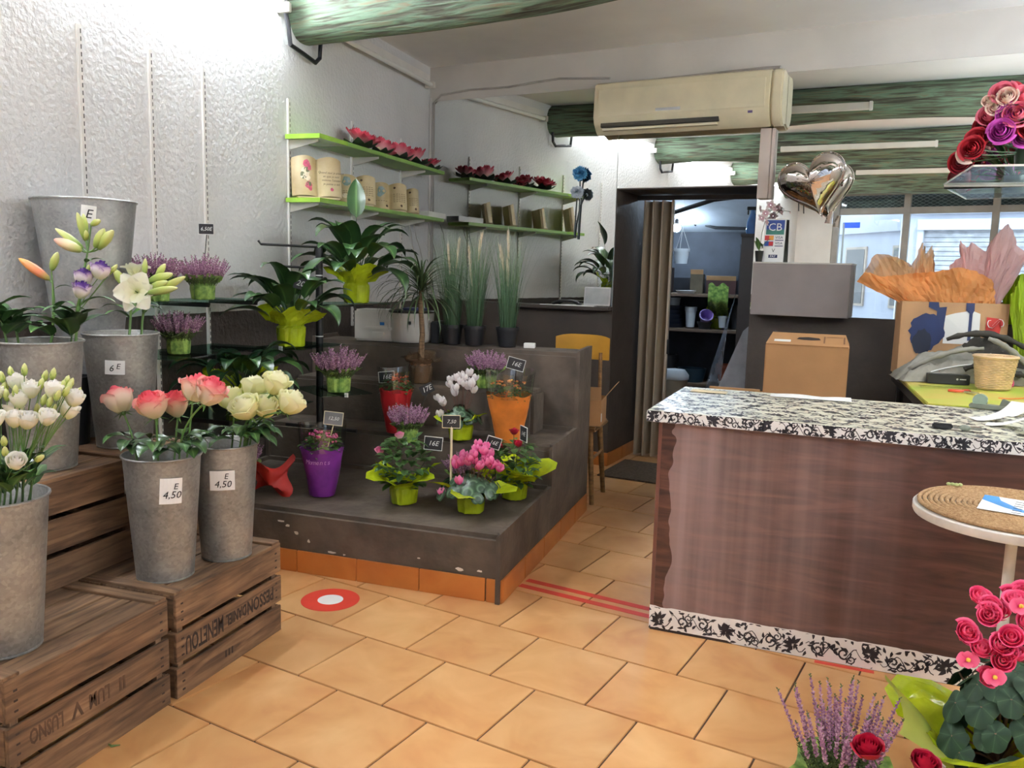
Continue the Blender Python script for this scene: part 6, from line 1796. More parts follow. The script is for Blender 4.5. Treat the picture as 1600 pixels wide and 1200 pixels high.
# ---------------------------------------------------------------- work table behind the counter
wt = thing('work_table', 'work table with lime green top and dark edge behind the counter', 'table', (3.66, -2.36, 0), 0)
LIMET = mat('lime_table_top', (176, 196, 74), 0.4, rgb2=(204, 182, 92), vs=3.0)
MB().box(0, 1.05, 0, 1.54, 0.925, 0.95).build('top', LIMET, wt, bevel=0.004)
MB().box(-0.004, 1.05, -0.004, 1.544, 0.88, 0.924).build('edge_band', DCAB, wt, bevel=0.006)
for x in (0.05, 1.0):
    for y in (0.05, 1.48):
        MB().tube([(x, y, 0), (x, y, 0.88)], 0.022, 8).build('leg', BLACK_METAL, wt)
TZ = 0.9512
BROWNP = mat('brown_kraft_paper', (188, 146, 106), 0.75, var=0.05, bump=0.2, bs=14)
NAVYP = mat('navy_print', (34, 48, 92), 0.6, var=0.1)
REDP = mat('red_print', (200, 52, 48), 0.6)
bg = thing('paper_bag', 'brown kraft carrier bag with navy straps and red S mark', 'bag', (3.945, -0.96, TZ + 0.0005), 0.06)
BWD, BHT = 0.59, 0.45
def bagf(u, v):
    return (BWD * (u - .5), -0.11 + 0.012 * math.sin(5 * u + 3 * v) + 0.02 * v, BHT * v)
MB().grid(bagf, 10, 6).grid(lambda u, v: (BWD * (.5 - u), 0.1 - .02 * v, BHT * v), 8, 4).grid(lambda u, v: (BWD * .5, -0.11 + .02 * v + (.21 - .04 * v) * u, BHT * v), 3, 4).grid(lambda u, v: (-BWD * .5, 0.1 - .02 * v - (.21 - .04 * v) * u, BHT * v), 3, 4).grid(lambda u, v: (BWD * (u - .5), -0.11 + .21 * v, 0.0), 2, 2).build('sack', BROWNP, bg, smooth=2)
def onbag(poly, mt, nm, e=0.004):
    return MB().add([(BWD * (u - .5), bagf(u, v)[1] - e, BHT * v) for u, v in poly], [tuple(range(len(poly)))]).build(nm, mt, bg)
rg = random.Random(6)
def blob(cu, cv, ru, rv, n=26, j=.22):
    return [(cu + ru * rg.uniform(1 - j, 1) * math.cos(k * 2 * math.pi / n), cv + rv * rg.uniform(1 - j, 1) * math.sin(k * 2 * math.pi / n)) for k in range(n)]
onbag([(.41, .45), (.74, .45), (.74, .86), (.66, .9), (.58, .88), (.5, .86), (.41, .82)], PAPER, 'white_print', .003)
onbag(blob(.25, .6, .18, .27), NAVYP, 'navy_figure'); onbag(blob(.22, .45, .1, .2), mat('dark_navy_print', (20, 28, 50), 0.6), 'navy_shade', .005)
onbag([(.25, 1.0), (.34, 1.0), (.35, .93), (.42, .94), (.40, .55), (.33, .55), (.33, .88), (.25, .93)], NAVYP, 'strap', .006)
onbag([(.6, 1.0), (.68, 1.0), (.68, .9), (.665, .86), (.66, .5), (.63, .5), (.635, .86), (.6, .9)], NAVYP, 'strap', .006)
onbag([(.79, .55), (.92, .55), (.95, .8), (.8, .82)], REDP, 'red_patch', .005)
text('lettering', 'S', 0.13, PAPER, bg, (BWD * .37, -0.112, BHT * .74), (math.pi / 2, 1.4, 0), 0.0004)
text('lettering', 'S', 0.115, REDP, bg, (BWD * .37, -0.1135, BHT * .74), (math.pi / 2, 1.4, 0), 0.0004)

def tissue(label, top, bot, y, mt, amp, seed, depth=0.08):
    """crumpled sheet between a jagged upper edge and a lower edge, given as (x, z) points"""
    rnd = random.Random(seed)
    p_ = [rnd.uniform(0, 6) for _ in range(5)]
    def lerp(pts, u):
        L = [0.0]
        for a, b in zip(pts[:-1], pts[1:]):
            L.append(L[-1] + math.hypot(b[0] - a[0], b[1] - a[1]))
        s = u * L[-1]
        for i in range(len(pts) - 1):
            if s <= L[i + 1] + 1e-9:
                t = (s - L[i]) / max(1e-9, L[i + 1] - L[i])
                return (pts[i][0] + (pts[i + 1][0] - pts[i][0]) * t, pts[i][1] + (pts[i + 1][1] - pts[i][1]) * t)
        return pts[-1]
    mb = MB()
    def fn(u, v):
        a, b = lerp(bot, u), lerp(top, u)
        cr = depth * (math.sin(13 * u + p_[0] + 2 * v) * .5 + math.sin(29 * u + p_[1] - 3 * v) * .25 + math.sin(7 * v + 9 * u + p_[2]) * .2)
        return (a[0] + (b[0] - a[0]) * v, y + cr * (0.25 + v) + 0.05 * v, a[1] + (b[1] - a[1]) * v)
    mb.grid(fn, 46, 9)
    mb.v = [(x + rnd.uniform(-.006, .006), yy + rnd.uniform(-.008, .008), z + rnd.uniform(-.004, .004)) for x, yy, z in mb.v]
    mb.f = [t for q in mb.f for t in ((q[0], q[1], q[2]), (q[0], q[2], q[3]))]; mb.m = [0] * len(mb.f)
    o = mb.build('tissue_paper', mt)
    so_ = o.modifiers.new('thickness', 'SOLIDIFY'); so_.thickness = 0.0006
    return tag(o, label, 'tissue paper', 'tissue sheets above the paper bag')
ORT = mat('orange_tissue', (252, 184, 114), 0.6, var=0.10, vs=7, trans=0.5, alpha=0.9)
ORT2 = mat('thin_orange_tissue', (253, 208, 158), 0.6, var=0.08, vs=7, trans=0.5, alpha=0.66)
PKT = mat('pink_tissue', (252, 212, 210), 0.6, var=0.05, vs=4, trans=0.5, alpha=0.75)
LMT = mat('lime_tissue', (172, 196, 46), 0.55, var=0.08, vs=4, trans=0.35)
def px(*pts):
    return [(p[0], p[2]) for p in pts]
tissue('thick orange tissue sheet filling the paper bag', px((3.398, -1.010, 1.512), (3.437, -1.010, 1.577), (3.543, -1.010, 1.548), (3.686, -1.010, 1.567), (3.834, -1.010, 1.586), (3.964, -1.010, 1.613), (4.069, -1.010, 1.592), (4.163, -1.010, 1.534)), px((3.672, -1.010, 1.378), (3.776, -1.010, 1.343), (3.953, -1.010, 1.342), (4.178, -1.010, 1.374)), -1.01, ORT, 0.05, 1, 0.02)
tissue('thin orange tissue with pointed peaks behind the thick sheet', px((3.442, -0.950, 1.573), (3.493, -0.950, 1.690), (3.556, -0.950, 1.687), (3.657, -0.950, 1.658), (3.705, -0.950, 1.600), (3.734, -0.950, 1.679), (3.759, -0.950, 1.773), (3.771, -0.950, 1.711), (3.749, -0.950, 1.585), (3.784, -0.950, 1.687), (3.815, -0.950, 1.746), (3.825, -0.950, 1.711), (3.792, -0.950, 1.586)), px((3.679, -0.950, 1.385), (3.728, -0.950, 1.355), (3.801, -0.950, 1.358), (3.871, -0.950, 1.368)), -0.95, ORT2, 0.05, 2, 0.02)
tissue('pink tissue sheet with tall pointed corners', px((3.920, -0.930, 1.620), (3.998, -0.930, 1.699), (3.970, -0.930, 1.784), (4.016, -0.930, 1.731), (4.034, -0.930, 1.769), (4.129, -0.930, 1.709), (4.155, -0.930, 1.801), (4.228, -0.930, 1.889), (4.287, -0.930, 1.757), (4.354, -0.930, 1.690)), px((4.001, -0.930, 1.349), (4.071, -0.930, 1.352), (4.139, -0.930, 1.362), (4.207, -0.930, 1.380)), -0.93, PKT, 0.05, 3, 0.02)
tissue('lime tissue bundle beside the paper bag', px((4.228, -1.120, 1.454), (4.239, -1.120, 1.477), (4.255, -1.120, 1.514), (4.282, -1.120, 1.574), (4.407, -1.120, 1.614), (4.541, -1.120, 1.545)), px((4.291, -1.120, 0.984), (4.338, -1.120, 0.979), (4.468, -1.120, 0.987), (4.596, -1.120, 0.996)), -1.12, LMT, 0.05, 4, 0.05)
CHROME = mat('brushed_chrome', (190, 184, 170), 0.25, 0.9, var=0.05)
tp_ = thing('tap', 'brushed metal swan neck tap behind the lime tissue', 'tap', (4.52, -0.86, TZ), 0)
MB().lathe([(0.03, 0), (0.03, 0.02), (0.018, 0.03)], 16).build('base', CHROME, tp_, smooth=True)
MB().tube([(0, 0, 0.02), (0, 0, 0.42), (-0.02, -0.02, 0.47), (-0.07, -0.06, 0.49), (-0.12, -0.1, 0.46), (-0.135, -0.11, 0.40), (-0.138, -0.112, 0.36)], 0.011, 10).build('spout', CHROME, tp_, smooth=True)

# crumpled jacket
JG = mat('grey_jacket_fabric', (146, 142, 132), 0.85, var=0.08, vs=20, bump=0.15, bs=150)
JD = mat('charcoal_jacket_fabric', (58, 54, 48), 0.85, var=0.1, vs=20, bump=0.15, bs=150)
jk = thing('jacket', 'crumpled grey and charcoal jacket with white piping on the work table', 'jacket', (3.985, -1.24, TZ), 0.05)
def mound(u, v, s=0.0, lift=0.0, w=0.74, d=0.28, h=0.24):
    x, y = (u - .5) * w, (v - .5) * d
    e = max(0, math.sin(math.pi * u)) ** .6 * max(0, math.sin(math.pi * v)) ** .7
    rdg = lambda q: (1 - abs(math.sin(q))) ** 2
    z = h * e * (0.55 + 0.45 * u) * 0.85 + e * (0.05 * rdg(5 * u + 3.5 * v + s) + 0.035 * rdg(7 * v - 4 * u + 2 * s) + 0.03 * rdg(11 * u - 5 * v + s) + 0.012 * rdg(19 * u + 13 * v)) + lift
    return (x, y, max(0.002, z))
MB().grid(lambda u, v: mound(u, v, 0.5), 44, 26).build('body', JG, jk, smooth=2)
MB().grid(lambda u, v: mound(u, v, 2.1, .0, .56, .2, .30), 36, 20).build('hood', JD, jk, (0.1, 0.015, 0.0), (0, 0, -.08), smooth=2)
MB().grid(lambda u, v: mound(u, v, 4.1, .0, .4, .1, .1), 30, 14).build('sleeve', JG, jk, (-0.16, -0.12, 0.0), (0, 0, .25), smooth=2)
for k, (a, b, c) in enumerate((((-0.26, -0.16, .03), (-.05, -.12, .12), (.12, -.1, .11)), ((.05, -.14, .09), (.12, -.12, .12), (.16, -.1, .08)), ((.18, -.1, .13), (.2, -.14, .1), (.22, -.12, .06)))):
    MB().tube(bez(a, b, c, 8), 0.004, 6).build('piping', PAPER, jk, smooth=True)
def fold(pts, r, mt, nm, seed):
    rn = random.Random(seed)
    P = bez(*pts, 14)
    MB().tube(P, [r * (0.75 + 0.35 * math.sin(2.2 * i + seed) * .4 + rn.uniform(-.12, .12)) * (0.6 + 0.4 * math.sin(math.pi * (i + 1) / 16)) for i in range(15)], 10).build(nm, mt, jk, smooth=2)
fold(((-.3, -.1, .06), (-.12, -.14, .2), (.08, -.1, .2)), .022, JG, 'sleeve', 1)
fold(((-.02, -.15, .08), (.08, -.16, .14), (.22, -.13, .12)), .022, JD, 'cuff', 2)
fold(((.1, -.1, .26), (.22, -.12, .22), (.34, -.1, .08)), .024, JG, 'sleeve', 3)
fold(((-.1, -.03, .24), (.1, -.05, .34), (.33, -.02, .2)), .026, JD, 'collar', 4)
fold(((.12, -.15, .05), (.22, -.16, .09), (.32, -.14, .05)), .024, JD, 'cuff', 5)
MB().grid(lambda u, v: (-.27 + .1 * u + .03 * v, -.13 - .05 * u + .05 * v, .012 + .05 * v + .01 * math.sin(9 * u)), 6, 4).build('lining', mat('dark_red_lining', (128, 26, 40), 0.7), jk, smooth=2)
# small things on the work table
bx_ = thing('tool_case', 'slim black case with a small white mark on the work table', 'case', (3.904, -1.459, 0.953), 0.05)
MB().box(-0.13, 0.085, -0.03, 0.03, 0, 0.055).build('case', mat('black_card', (38, 38, 40), 0.4), bx_, bevel=0.003)
MB().lathe([(0.006, 0), (0.006, 0.0006)], 12, (0, 0, 0), T=Matrix.Translation((0.02, -0.0302, 0.03)) @ Matrix.Rotation(math.pi / 2, 4, 'X')).box(0.032, 0.065, -0.0312, -0.0302, 0.027, 0.033).build('maker_mark', PAPER, bx_)
pf = MB().grid(lambda u, v: (-.13 + .28 * u, -.06 + .1 * v, 0.002 + 0.012 * abs(math.sin(6 * u + 4 * v)) * (1 - v)), 18, 8).build('plastic_sheet', CLEAR_FILM, loc=(3.836, -1.674, 0.953), smooth=2)
tag(pf, 'crinkled clear plastic sheet under the black case', 'plastic sheet')
wk = thing('woven_cup', 'pale woven wicker cup on the work table', 'basket', (4.083, -1.593, 0.953), 0, None, 1.38)
WICK = mat('pale_wicker', (222, 190, 150), 0.7, var=0.08, vs=30)
wv = MB()
for i in range(18):
    r0 = 0.058 + 0.016 * i / 17
    wv.tube([(r0 * (1 + .025 * (-1) ** (k + i)) * math.cos(k * math.pi / 16), r0 * (1 + .025 * (-1) ** (k + i)) * math.sin(k * math.pi / 16), 0.008 + 0.0068 * i) for k in range(33)], 0.0042, 5)
wv.build('weave', WICK, wk, smooth=2)
MB().lathe([(0.055, 0), (0.056, 0.008), (0.072, 0.122), (0.069, 0.122), (0.053, 0.01)], 28).build('cup', WICK, wk, smooth=True)
MB().tube([(0.077 * math.cos(k * math.pi / 16), 0.077 * math.sin(k * math.pi / 16), 0.128) for k in range(33)], 0.0055, 6).build('rim', WICK, wk, smooth=True)
sec = thing('secateurs', 'red handled secateurs lying on the work table', 'secateurs', (3.895, -1.858, 0.953), -0.25)
RH = mat('red_handle', (214, 84, 60), 0.4)
MB().tube([(-0.07, -.012, .008), (-0.03, -.016, .009), (0.0, -.002, .009)], [.007, .009, .006], 8).build('handle', RH, sec, smooth=True)
MB().tube([(-0.01, .03, .008), (0.02, .03, .009), (0.03, .004, .009)], [.007, .009, .006], 8).build('handle', RH, sec, smooth=True)
MB().prism([(-.0, -.006), (.05, -.03), (.075, -.03), (.03, .008)], .006, 0, Matrix.Translation((0, 0, .005))).build('blade', CHROME, sec)
tag(MB().tube(bez((4.028, -2.000, 0.955), (4.101, -2.054, 0.955), (4.264, -1.775, 0.955), 8), 0.003, 5).build('rubber_band', mat('orange_rubber', (226, 130, 60), 0.5), smooth=True), 'thin orange rubber band on the work table', 'rubber band')
pc = thing('plastic_clip', 'bright pink plastic holder beside the woven cup', 'holder', (4.202, -1.413, 0.953), 0)
MB().lathe([(.02, 0), (.022, .02), (.012, .06), (.006, .065)], 14).build('body', mat('hot_pink_plastic', (216, 60, 120), 0.3), pc, smooth=True)

# ---------------------------------------------------------------- things on the counter top
tag(MB().grid(lambda u, v: (0.36 * (u - .5), 0.1 * (v - .5), 0.0012 + 0.006 * abs(math.sin(5 * u)) * v), 14, 3).build('paper_strip', PAPER, loc=(3.130, -2.553, 0.965), rot=(0, 0, -.02), smooth=2), 'long white printed price sheet on the counter', 'paper')
tag(MB().box(-0.085, 0.085, -0.045, 0.045, 0, 0.0012).build('note_sheet', mat('manila_paper', (226, 206, 164), 0.7), loc=(2.665, -2.570, 0.965), rot=(0, 0, -.05)), 'manila paper slip at the counter end by the doorway', 'paper')
br = thing('stapler', 'black handled metal stapler lying on the counter', 'stapler', (3.632, -3.175, 0.965), -0.08)
MB().box(-0.07, 0.0, -0.012, 0.012, 0, 0.02).build('grip', BLACK_METAL, br, bevel=0.004)
MB().box(0.0, 0.1, -0.01, 0.01, 0.004, 0.016).build('arm', CHROME, br, bevel=0.003)
MB().ball((0.04, -0.015, 0.012), .022, .016, .011).build('head', mat('grey_green_metal', (120, 126, 112), 0.5), br, smooth=2)
for i, (a, b, r, lb) in enumerate(((1545, 655, 0.2, 'folded white receipt among the tools on the counter'), (1572, 664, -0.3, 'curled white receipt beneath the metal dispenser'), (1578, 645, 0.8, 'upright folded paper leaflet on the counter'))):
    p = [(3.819, -2.850, 0.965), (3.847, -2.995, 0.965), (3.944, -2.649, 0.965)][i]
    tag(MB().grid(lambda u, v: (.13 * (u - .5), .09 * (v - .5), .001 + .03 * u * u * (1 + .3 * i)), 6, 3).build('receipt', PAPER, loc=p, rot=(0, 0, r), smooth=2), lb, 'paper', 'loose receipts on the counter')
td = thing('tape_dispenser', 'grey metal tape dispenser among receipts on the counter', 'tape dispenser', (3.895, -2.526, 0.965), -0.35)
GM = mat('grey_green_metal', (120, 126, 112), 0.5)
MB().box(-0.09, 0.09, -0.025, 0.025, 0, 0.02).build('base', GM, td, bevel=0.004)
MB().lathe([(.03, -.012), (.03, .012)], 20, T=Matrix.Translation((-.05, 0, .035)) @ Matrix.Rotation(math.pi / 2, 4, 'X')).build('roll', mat('clear_tape', (150, 168, 150), 0.2), td, smooth=True)
MB().box(0.02, 0.06, -0.012, 0.012, 0.02, 0.06).build('lever', GM, td, rot=(0, .3, 0), bevel=0.003)
tag(MB().box(-0.02, 0.05, -0.06, 0.06, 0, 0.075).build('white_box', WHITE_PLASTIC, loc=(3.906, -3.139, 0.965), rot=(0, 0, -.06), bevel=0.004), 'white card reader block at the counter edge', 'card reader')

# ---------------------------------------------------------------- bistro table with rope mat
bt = thing('bistro_table', 'round white pedestal table with a coiled rope mat', 'table', (3.72, -3.80, 0), 0)
CRW = mat('chipped_white_paint', (222, 216, 206), 0.55, var=0.08, vs=12)
TH, TR_ = 0.82, 0.288
MB().lathe([(0.01, TH - 0.03), (TR_ - 0.004, TH - 0.03), (TR_, TH - 0.022), (TR_, TH - 0.004), (TR_ - 0.004, TH)], 64).build('top', CRW, bt, smooth=True)
MB().tube([(0, 0, 0.02), (0, 0, TH - 0.03)], 0.0165, 16).build('pedestal', CRW, bt, smooth=True)
MB().lathe([(0.2, 0), (0.2, 0.012), (0.05, 0.03), (0.02, 0.06)], 40).build('base', CRW, bt, smooth=True)
MB().lathe([(0.07, TH - 0.04), (0.07, TH - 0.03)], 24).build('flange', CRW, bt)
ROPE = mat('jute_rope', (192, 156, 112), 0.85, rgb2=(160, 122, 82), vs=120, bump=0.8, bs=260)
rm = MB()
pts = []
nt = 17
for i in range(nt * 40 + 1):
    a = i * 2 * math.pi / 40
    r = 0.006 + (TR_ - 0.016) * i / (nt * 40)
    pts.append((r * math.cos(a), r * math.sin(a), 0.0072))
rm.tube(pts, 0.0073, 6)
tag(rm.build('rope_mat', ROPE, loc=(3.72, -3.80, TH + 0.0005), smooth=2), 'coiled jute rope mat on the white pedestal table', 'mat')
lf = thing('leaflet', 'white and blue printed leaflet on the rope mat', 'leaflet', (3.79, -3.83, TH + 0.0165), 0.05)
MB().box(-0.17, 0.17, -0.1, 0.1, 0, 0.0015).build('sheet', PAPER, lf, rot=(0, 0, -0.35))
BLP = mat('cyan_blue_print', (60, 140, 206), 0.4)
MB().add([(-0.17, 0.1, 0.0018), (-0.17, 0.03, 0.0018), (-0.10, -0.04, 0.0018), (0.0, -0.1, 0.0018), (0.06, -0.1, 0.0018), (-0.06, -0.03, 0.0018), (-0.12, 0.05, 0.0018), (-0.13, 0.1, 0.0018)], [tuple(range(8))]).build('blue_border', BLP, lf, rot=(0, 0, -0.35))
pt_ = MB()
for i in range(6):
    for k in range(6):
        pt_.box(-0.08 + .038 * k, -0.055 + .038 * k, 0.06 - .03 * i, 0.066 - .03 * i, 0.0016, 0.0019)
pt_.build('print_lines', PEN, lf, rot=(0, 0, -0.35))['kind'] = 'stuff'
fp = MB()
for k in range(4):
    fp.ball((0.012 * k - .02, 0.006 * math.sin(3 * k), .007), .008, .006, .006, 7, 4)
tag(fp.build('fallen_petal', LISI, loc=(3.585, -3.59, TH + 0.0152), smooth=2), 'fallen white petal on the rim of the rope mat', 'petal')

# ---------------------------------------------------------------- foreground pots on the floor
hf = thing('potted_heather', 'large heather with green tipped mauve spikes on the floor', 'heather', (3.235, -4.30, 0.001), 0.4, 'potted heathers')
place('wrap', wrap_mesh(0.085, 0.12, 0.15, 0.05, 4, 61, mt=LIME_PRINT), hf)
soil(hf, 0.075, 0.11)
place('flower_spikes', heather_mesh(0.17, 0.31, 46, 300, 60, size=1.25, lean=0.42).mesh('flower_spikes', HEATHER, attr=True), hf, (0, 0, 0.11))['kind'] = 'stuff'
BEGP = mat('hot_pink_begonia_petal', (236, 66, 122), 0.5, attr=[(0.0, (196, 30, 90)), (0.5, (234, 60, 118)), (1.0, (246, 120, 160))], trans=0.2)
BEGL = mat('dark_begonia_leaf', (44, 64, 46), 0.6, spec=0.25, attr=[(0.0, (84, 106, 78)), (0.2, (50, 72, 52)), (1.0, (36, 56, 40))])
bgn = thing('potted_begonia', 'hot pink begonia in a broad lime wrap on the floor', 'begonia', (3.66, -4.16, 0.001), 0, None)
place('wrap', wrap_mesh(0.12, 0.19, 0.25, 0.15, 4, 63, mt=LIME, spread=0.45), bgn, (0, 0, 0), (0, 0, 0.6))
MB().grid(lambda u, v: (-0.10 - 0.18 * v + 0.02 * math.sin(5 * u), -0.12 + 0.22 * u, 0.16 + 0.16 * v * (0.7 + 0.5 * u) + 0.012 * math.sin(8 * u + 3 * v)), 12, 8).build('wrap_flap', mat('pale_lime_wrap', (200, 214, 110), 0.3, var=0.06, bump=0.2, bs=16, trans=0.35), bgn, smooth=2)
soil(bgn, 0.095, 0.165)
rbg = random.Random(14)
def beg_leaf():
    return MB().grid(lambda u, v: ((v * (1 + .14 * abs(math.sin(5 * math.pi * u)) + .25 * math.cos(2 * math.pi * u))) * math.cos(2 * math.pi * u), v * (1 + .14 * abs(math.sin(5 * math.pi * u))) * math.sin(2 * math.pi * u) * .85, -.22 * v * v + .05 * math.sin(10 * math.pi * u) * v), 30, 6, closed=True, tf=lambda u, v: abs(math.sin(5 * math.pi * u)) * .8 + .1)
BLM = beg_leaf().mesh('leaf', BEGL, smooth=2, attr=True)
stk = MB()
for i in range(52):
    q = math.sqrt((i % 30 + .5) / 30) if i < 30 else rbg.uniform(.6, 1.05); a = i * 2.39996
    p = Vector((0.15 * q * math.cos(a), 0.15 * q * math.sin(a), (0.47 if i < 30 else 0.38) - 0.13 * q * q + rbg.uniform(-.03, .03)))
    place('leaf', BLM, bgn, p, (rbg.uniform(-.3, .3), 0.3 + .8 * q, a), rbg.uniform(.038, .052))
    stk.tube(bez((0, 0, .17), p * .5 + Vector((0, 0, .12)), p, 4), .003, 5)
stk.build('stalks', mat('red_green_stalk', (124, 84, 66), 0.5), bgn)['kind'] = 'stuff'
BFM = [rose_head(0.026, 0.034, 4, 200 + k, 1.0).mesh('flower', BEGP, smooth=2, attr=True) for k in range(3)]
def single_begonia():
    mb = MB()
    for a, s in ((0, 1), (math.pi, 1), (math.pi / 2, .75), (-math.pi / 2, .75)):
        mb.grid(lambda u, v: (s * .03 * v * math.cos(a) - (2 * u - 1) * .02 * s * math.sin(math.pi * (.15 + .83 * v)) ** .7 * math.sin(a), s * .03 * v * math.sin(a) + (2 * u - 1) * .02 * s * math.sin(math.pi * (.15 + .83 * v)) ** .7 * math.cos(a), .006 * v), 4, 5, tf=lambda u, v: .5 + .5 * v)
    return mb.mesh('flower', BEGP, smooth=2, attr=True)
SBM = single_begonia()
YEL = mat('yellow_stamen', (240, 196, 70), 0.6)
bpos = [(3.551, -4.220, 0.665), (3.577, -4.240, 0.656), (3.622, -4.200, 0.673), (3.593, -4.250, 0.640), (3.640, -4.240, 0.673), (3.514, -4.280, 0.589), (3.526, -4.280, 0.573), (3.595, -4.300, 0.573), (3.618, -4.300, 0.562), (3.604, -4.310, 0.538), (3.642, -4.300, 0.549), (3.579, -4.260, 0.637), (3.622, -4.300, 0.598), (3.658, -4.260, 0.632), (3.571, -4.310, 0.484), (3.552, -4.300, 0.551), (3.674, -4.280, 0.599), (3.666, -4.200, 0.690)]
for i, p in enumerate(bpos):
    q = Vector(p) - bgn.location
    place('flower', BFM[i % 3], bgn, q, (rbg.uniform(.2, 1.1), rbg.uniform(-.4, .4), rbg.uniform(-.4, .4)), rbg.uniform(.85, 1.1))
for i, p in enumerate([(3.638, -4.280, 0.686), (3.519, -4.330, 0.539), (3.577, -4.360, 0.516)]):
    q = Vector(p) - bgn.location
    f_ = place('flower', SBM, bgn, q, (1.25, 0, .2), 1.0)
    MB().ball((0, 0, .008), .006, .006, .006, 8, 5).build('stamens', YEL, f_, smooth=2)
rr_ = thing('potted_rose', 'potted crimson rose rising beside the large floor heather', 'potted rose', (3.44, -4.45, 0.001), 0, 'potted miniature roses')
MB().lathe([(.05, 0), (.065, .1), (.06, .1), (.05, .02)], 24).build('pot', mat('terracotta_pot', (168, 92, 62), 0.8, var=0.1), rr_, smooth=True)
soil(rr_, .058, .095)
leaf_bush(120, 0.07, 0.12, 77, 0.035, 0.08).build('foliage', LEAF_DARK, rr_, smooth=2, attr=True)['kind'] = 'stuff'
for i, p in enumerate([(3.289, -4.440, 0.304), (3.426, -4.400, 0.267)]):
    q = Vector(p) - rr_.location
    MB().tube(bez((0, 0, .09), q * .5, q, 5), .0025, 6).build('flower_stalk', STEM_DARK, rr_, smooth=True)
    rose_head(0.034, 0.055, 6, 400 + i).build('bloom', REDROSE, rr_, q - Vector((0, 0, .025)), (.25, -.1, i), smooth=2, attr=True)
tag(MB().lathe([(.05, 0), (.062, .05), (.06, .14), (.045, .155), (.04, .12)], 24).build('stone_vase', mat('dark_grey_stone', (84, 78, 72), 0.8, var=0.15, vs=20), loc=(3.51, -4.30, 0.001), smooth=True), 'small dark grey stone vase between the heather and begonia', 'vase')

# ---------------------------------------------------------------- bouquet on a glass shelf near the ceiling corner
gs = thing('glass_shelf', 'hanging glass shelf carrying the silk flower bouquet', 'shelf', (4.28, -1.12, 2.14), 0)
MB().box(-0.40, 0.44, -0.50, 0.42, -0.008, 0).build('pane', mat_glass('thin_clear_glass', (230, 238, 236), 0.14), gs, bevel=0.002)
MB().box(-0.40, 0.44, -0.503, -0.5, -0.009, 0.001).box(-0.403, -0.4, -0.5, 0.42, -0.009, 0.001).box(-0.4, .44, .42, .424, -.02, .005).build('edge_trim', mat('pale_edge', (206, 190, 180), 0.4), gs)
for y in (-0.4, 0.35):
    MB().tube([(0.3, y, 0), (0.3, y, 1.06)], 0.004, 6).build('hanger', CHROME, gs)
    MB().box(0.2, 0.44, y - .01, y + .01, -0.02, -0.009).build('bearer', CHROME, gs)
BQ = {'r': mat('deep_red_silk', (168, 30, 46), 0.6, attr=[(0, (112, 14, 28)), (1, (192, 40, 56))]), 'm': mat('magenta_silk', (196, 60, 170), 0.6, attr=[(0, (150, 40, 130)), (1, (206, 84, 184))]),
      'p': mat('coral_pink_silk', (222, 92, 120), 0.6, attr=[(0, (190, 54, 86)), (1, (236, 130, 150))]), 'c': mat('cream_pink_silk', (232, 206, 190), 0.6, attr=[(0, (226, 150, 150)), (1, (240, 224, 206))])}
bq = thing('silk_bouquet', 'silk flower bouquet of red, magenta and pink blooms on hanging glass', 'bouquet', (4.20, -1.35, 2.141), 0)
MB().lathe([(.07, 0), (.08, .1), (.07, .12)], 24).build('bowl', mat('green_foil_bowl', (52, 74, 52), 0.4), bq, smooth=True)
fls = [((3.911, -1.050, 2.226), 'r', .064), ((3.889, -1.500, 2.243), 'r', .055), ((3.913, -1.460, 2.302), 'r', .05), ((3.945, -1.440, 2.365), 'r', .05), ((3.960, -1.450, 2.417), 'p', .05), ((4.015, -1.520, 2.323), 'm', .06), ((4.045, -1.500, 2.412), 'm', .055), ((4.083, -1.520, 2.407), 'p', .065), ((4.018, -1.460, 2.533), 'p', .055), ((3.986, -1.470, 2.459), 'c', .04), ((3.953, -1.450, 2.497), 'c', .03), ((4.030, -1.500, 2.504), 'c', .045), ((4.110, -1.460, 2.516), 'p', .05), ((3.873, -1.460, 2.222), 'c', .045), ((4.159, -1.500, 2.342), 'r', .06), ((4.062, -1.420, 2.542), 'r', .05), ((4.182, -1.450, 2.466), 'p', .06), ((4.138, -1.450, 2.301), 'm', .05)]
for i, (p, c, R) in enumerate(fls):
    q = Vector(p) - bq.location
    d = Vector((q.x * .5 - .2, -.8, q.z * .8))
    b = rose_head(R, R * 1.2, 5, 500 + i).build('bloom', BQ[c], bq, smooth=2, attr=True); b.matrix_local = aim(d, q - d.normalized() * R * .5, i)
    MB().tube(bez((0, 0, .1), (q.x * .5, q.y * .3, q.z * .8), q, 4), .004, 5).build('stem', STEM_DARK, bq, smooth=True)
for k in range(26):
    a = k * 2.4
    arc_leaf(a, .04, .08 + .05 * (k % 3), .7 + .2 * (k % 3), .17, 1.4, .06, .2, .02, 0, 8, (0, 0, .08)).build('leaf', LEAF, bq, smooth=2, attr=True)

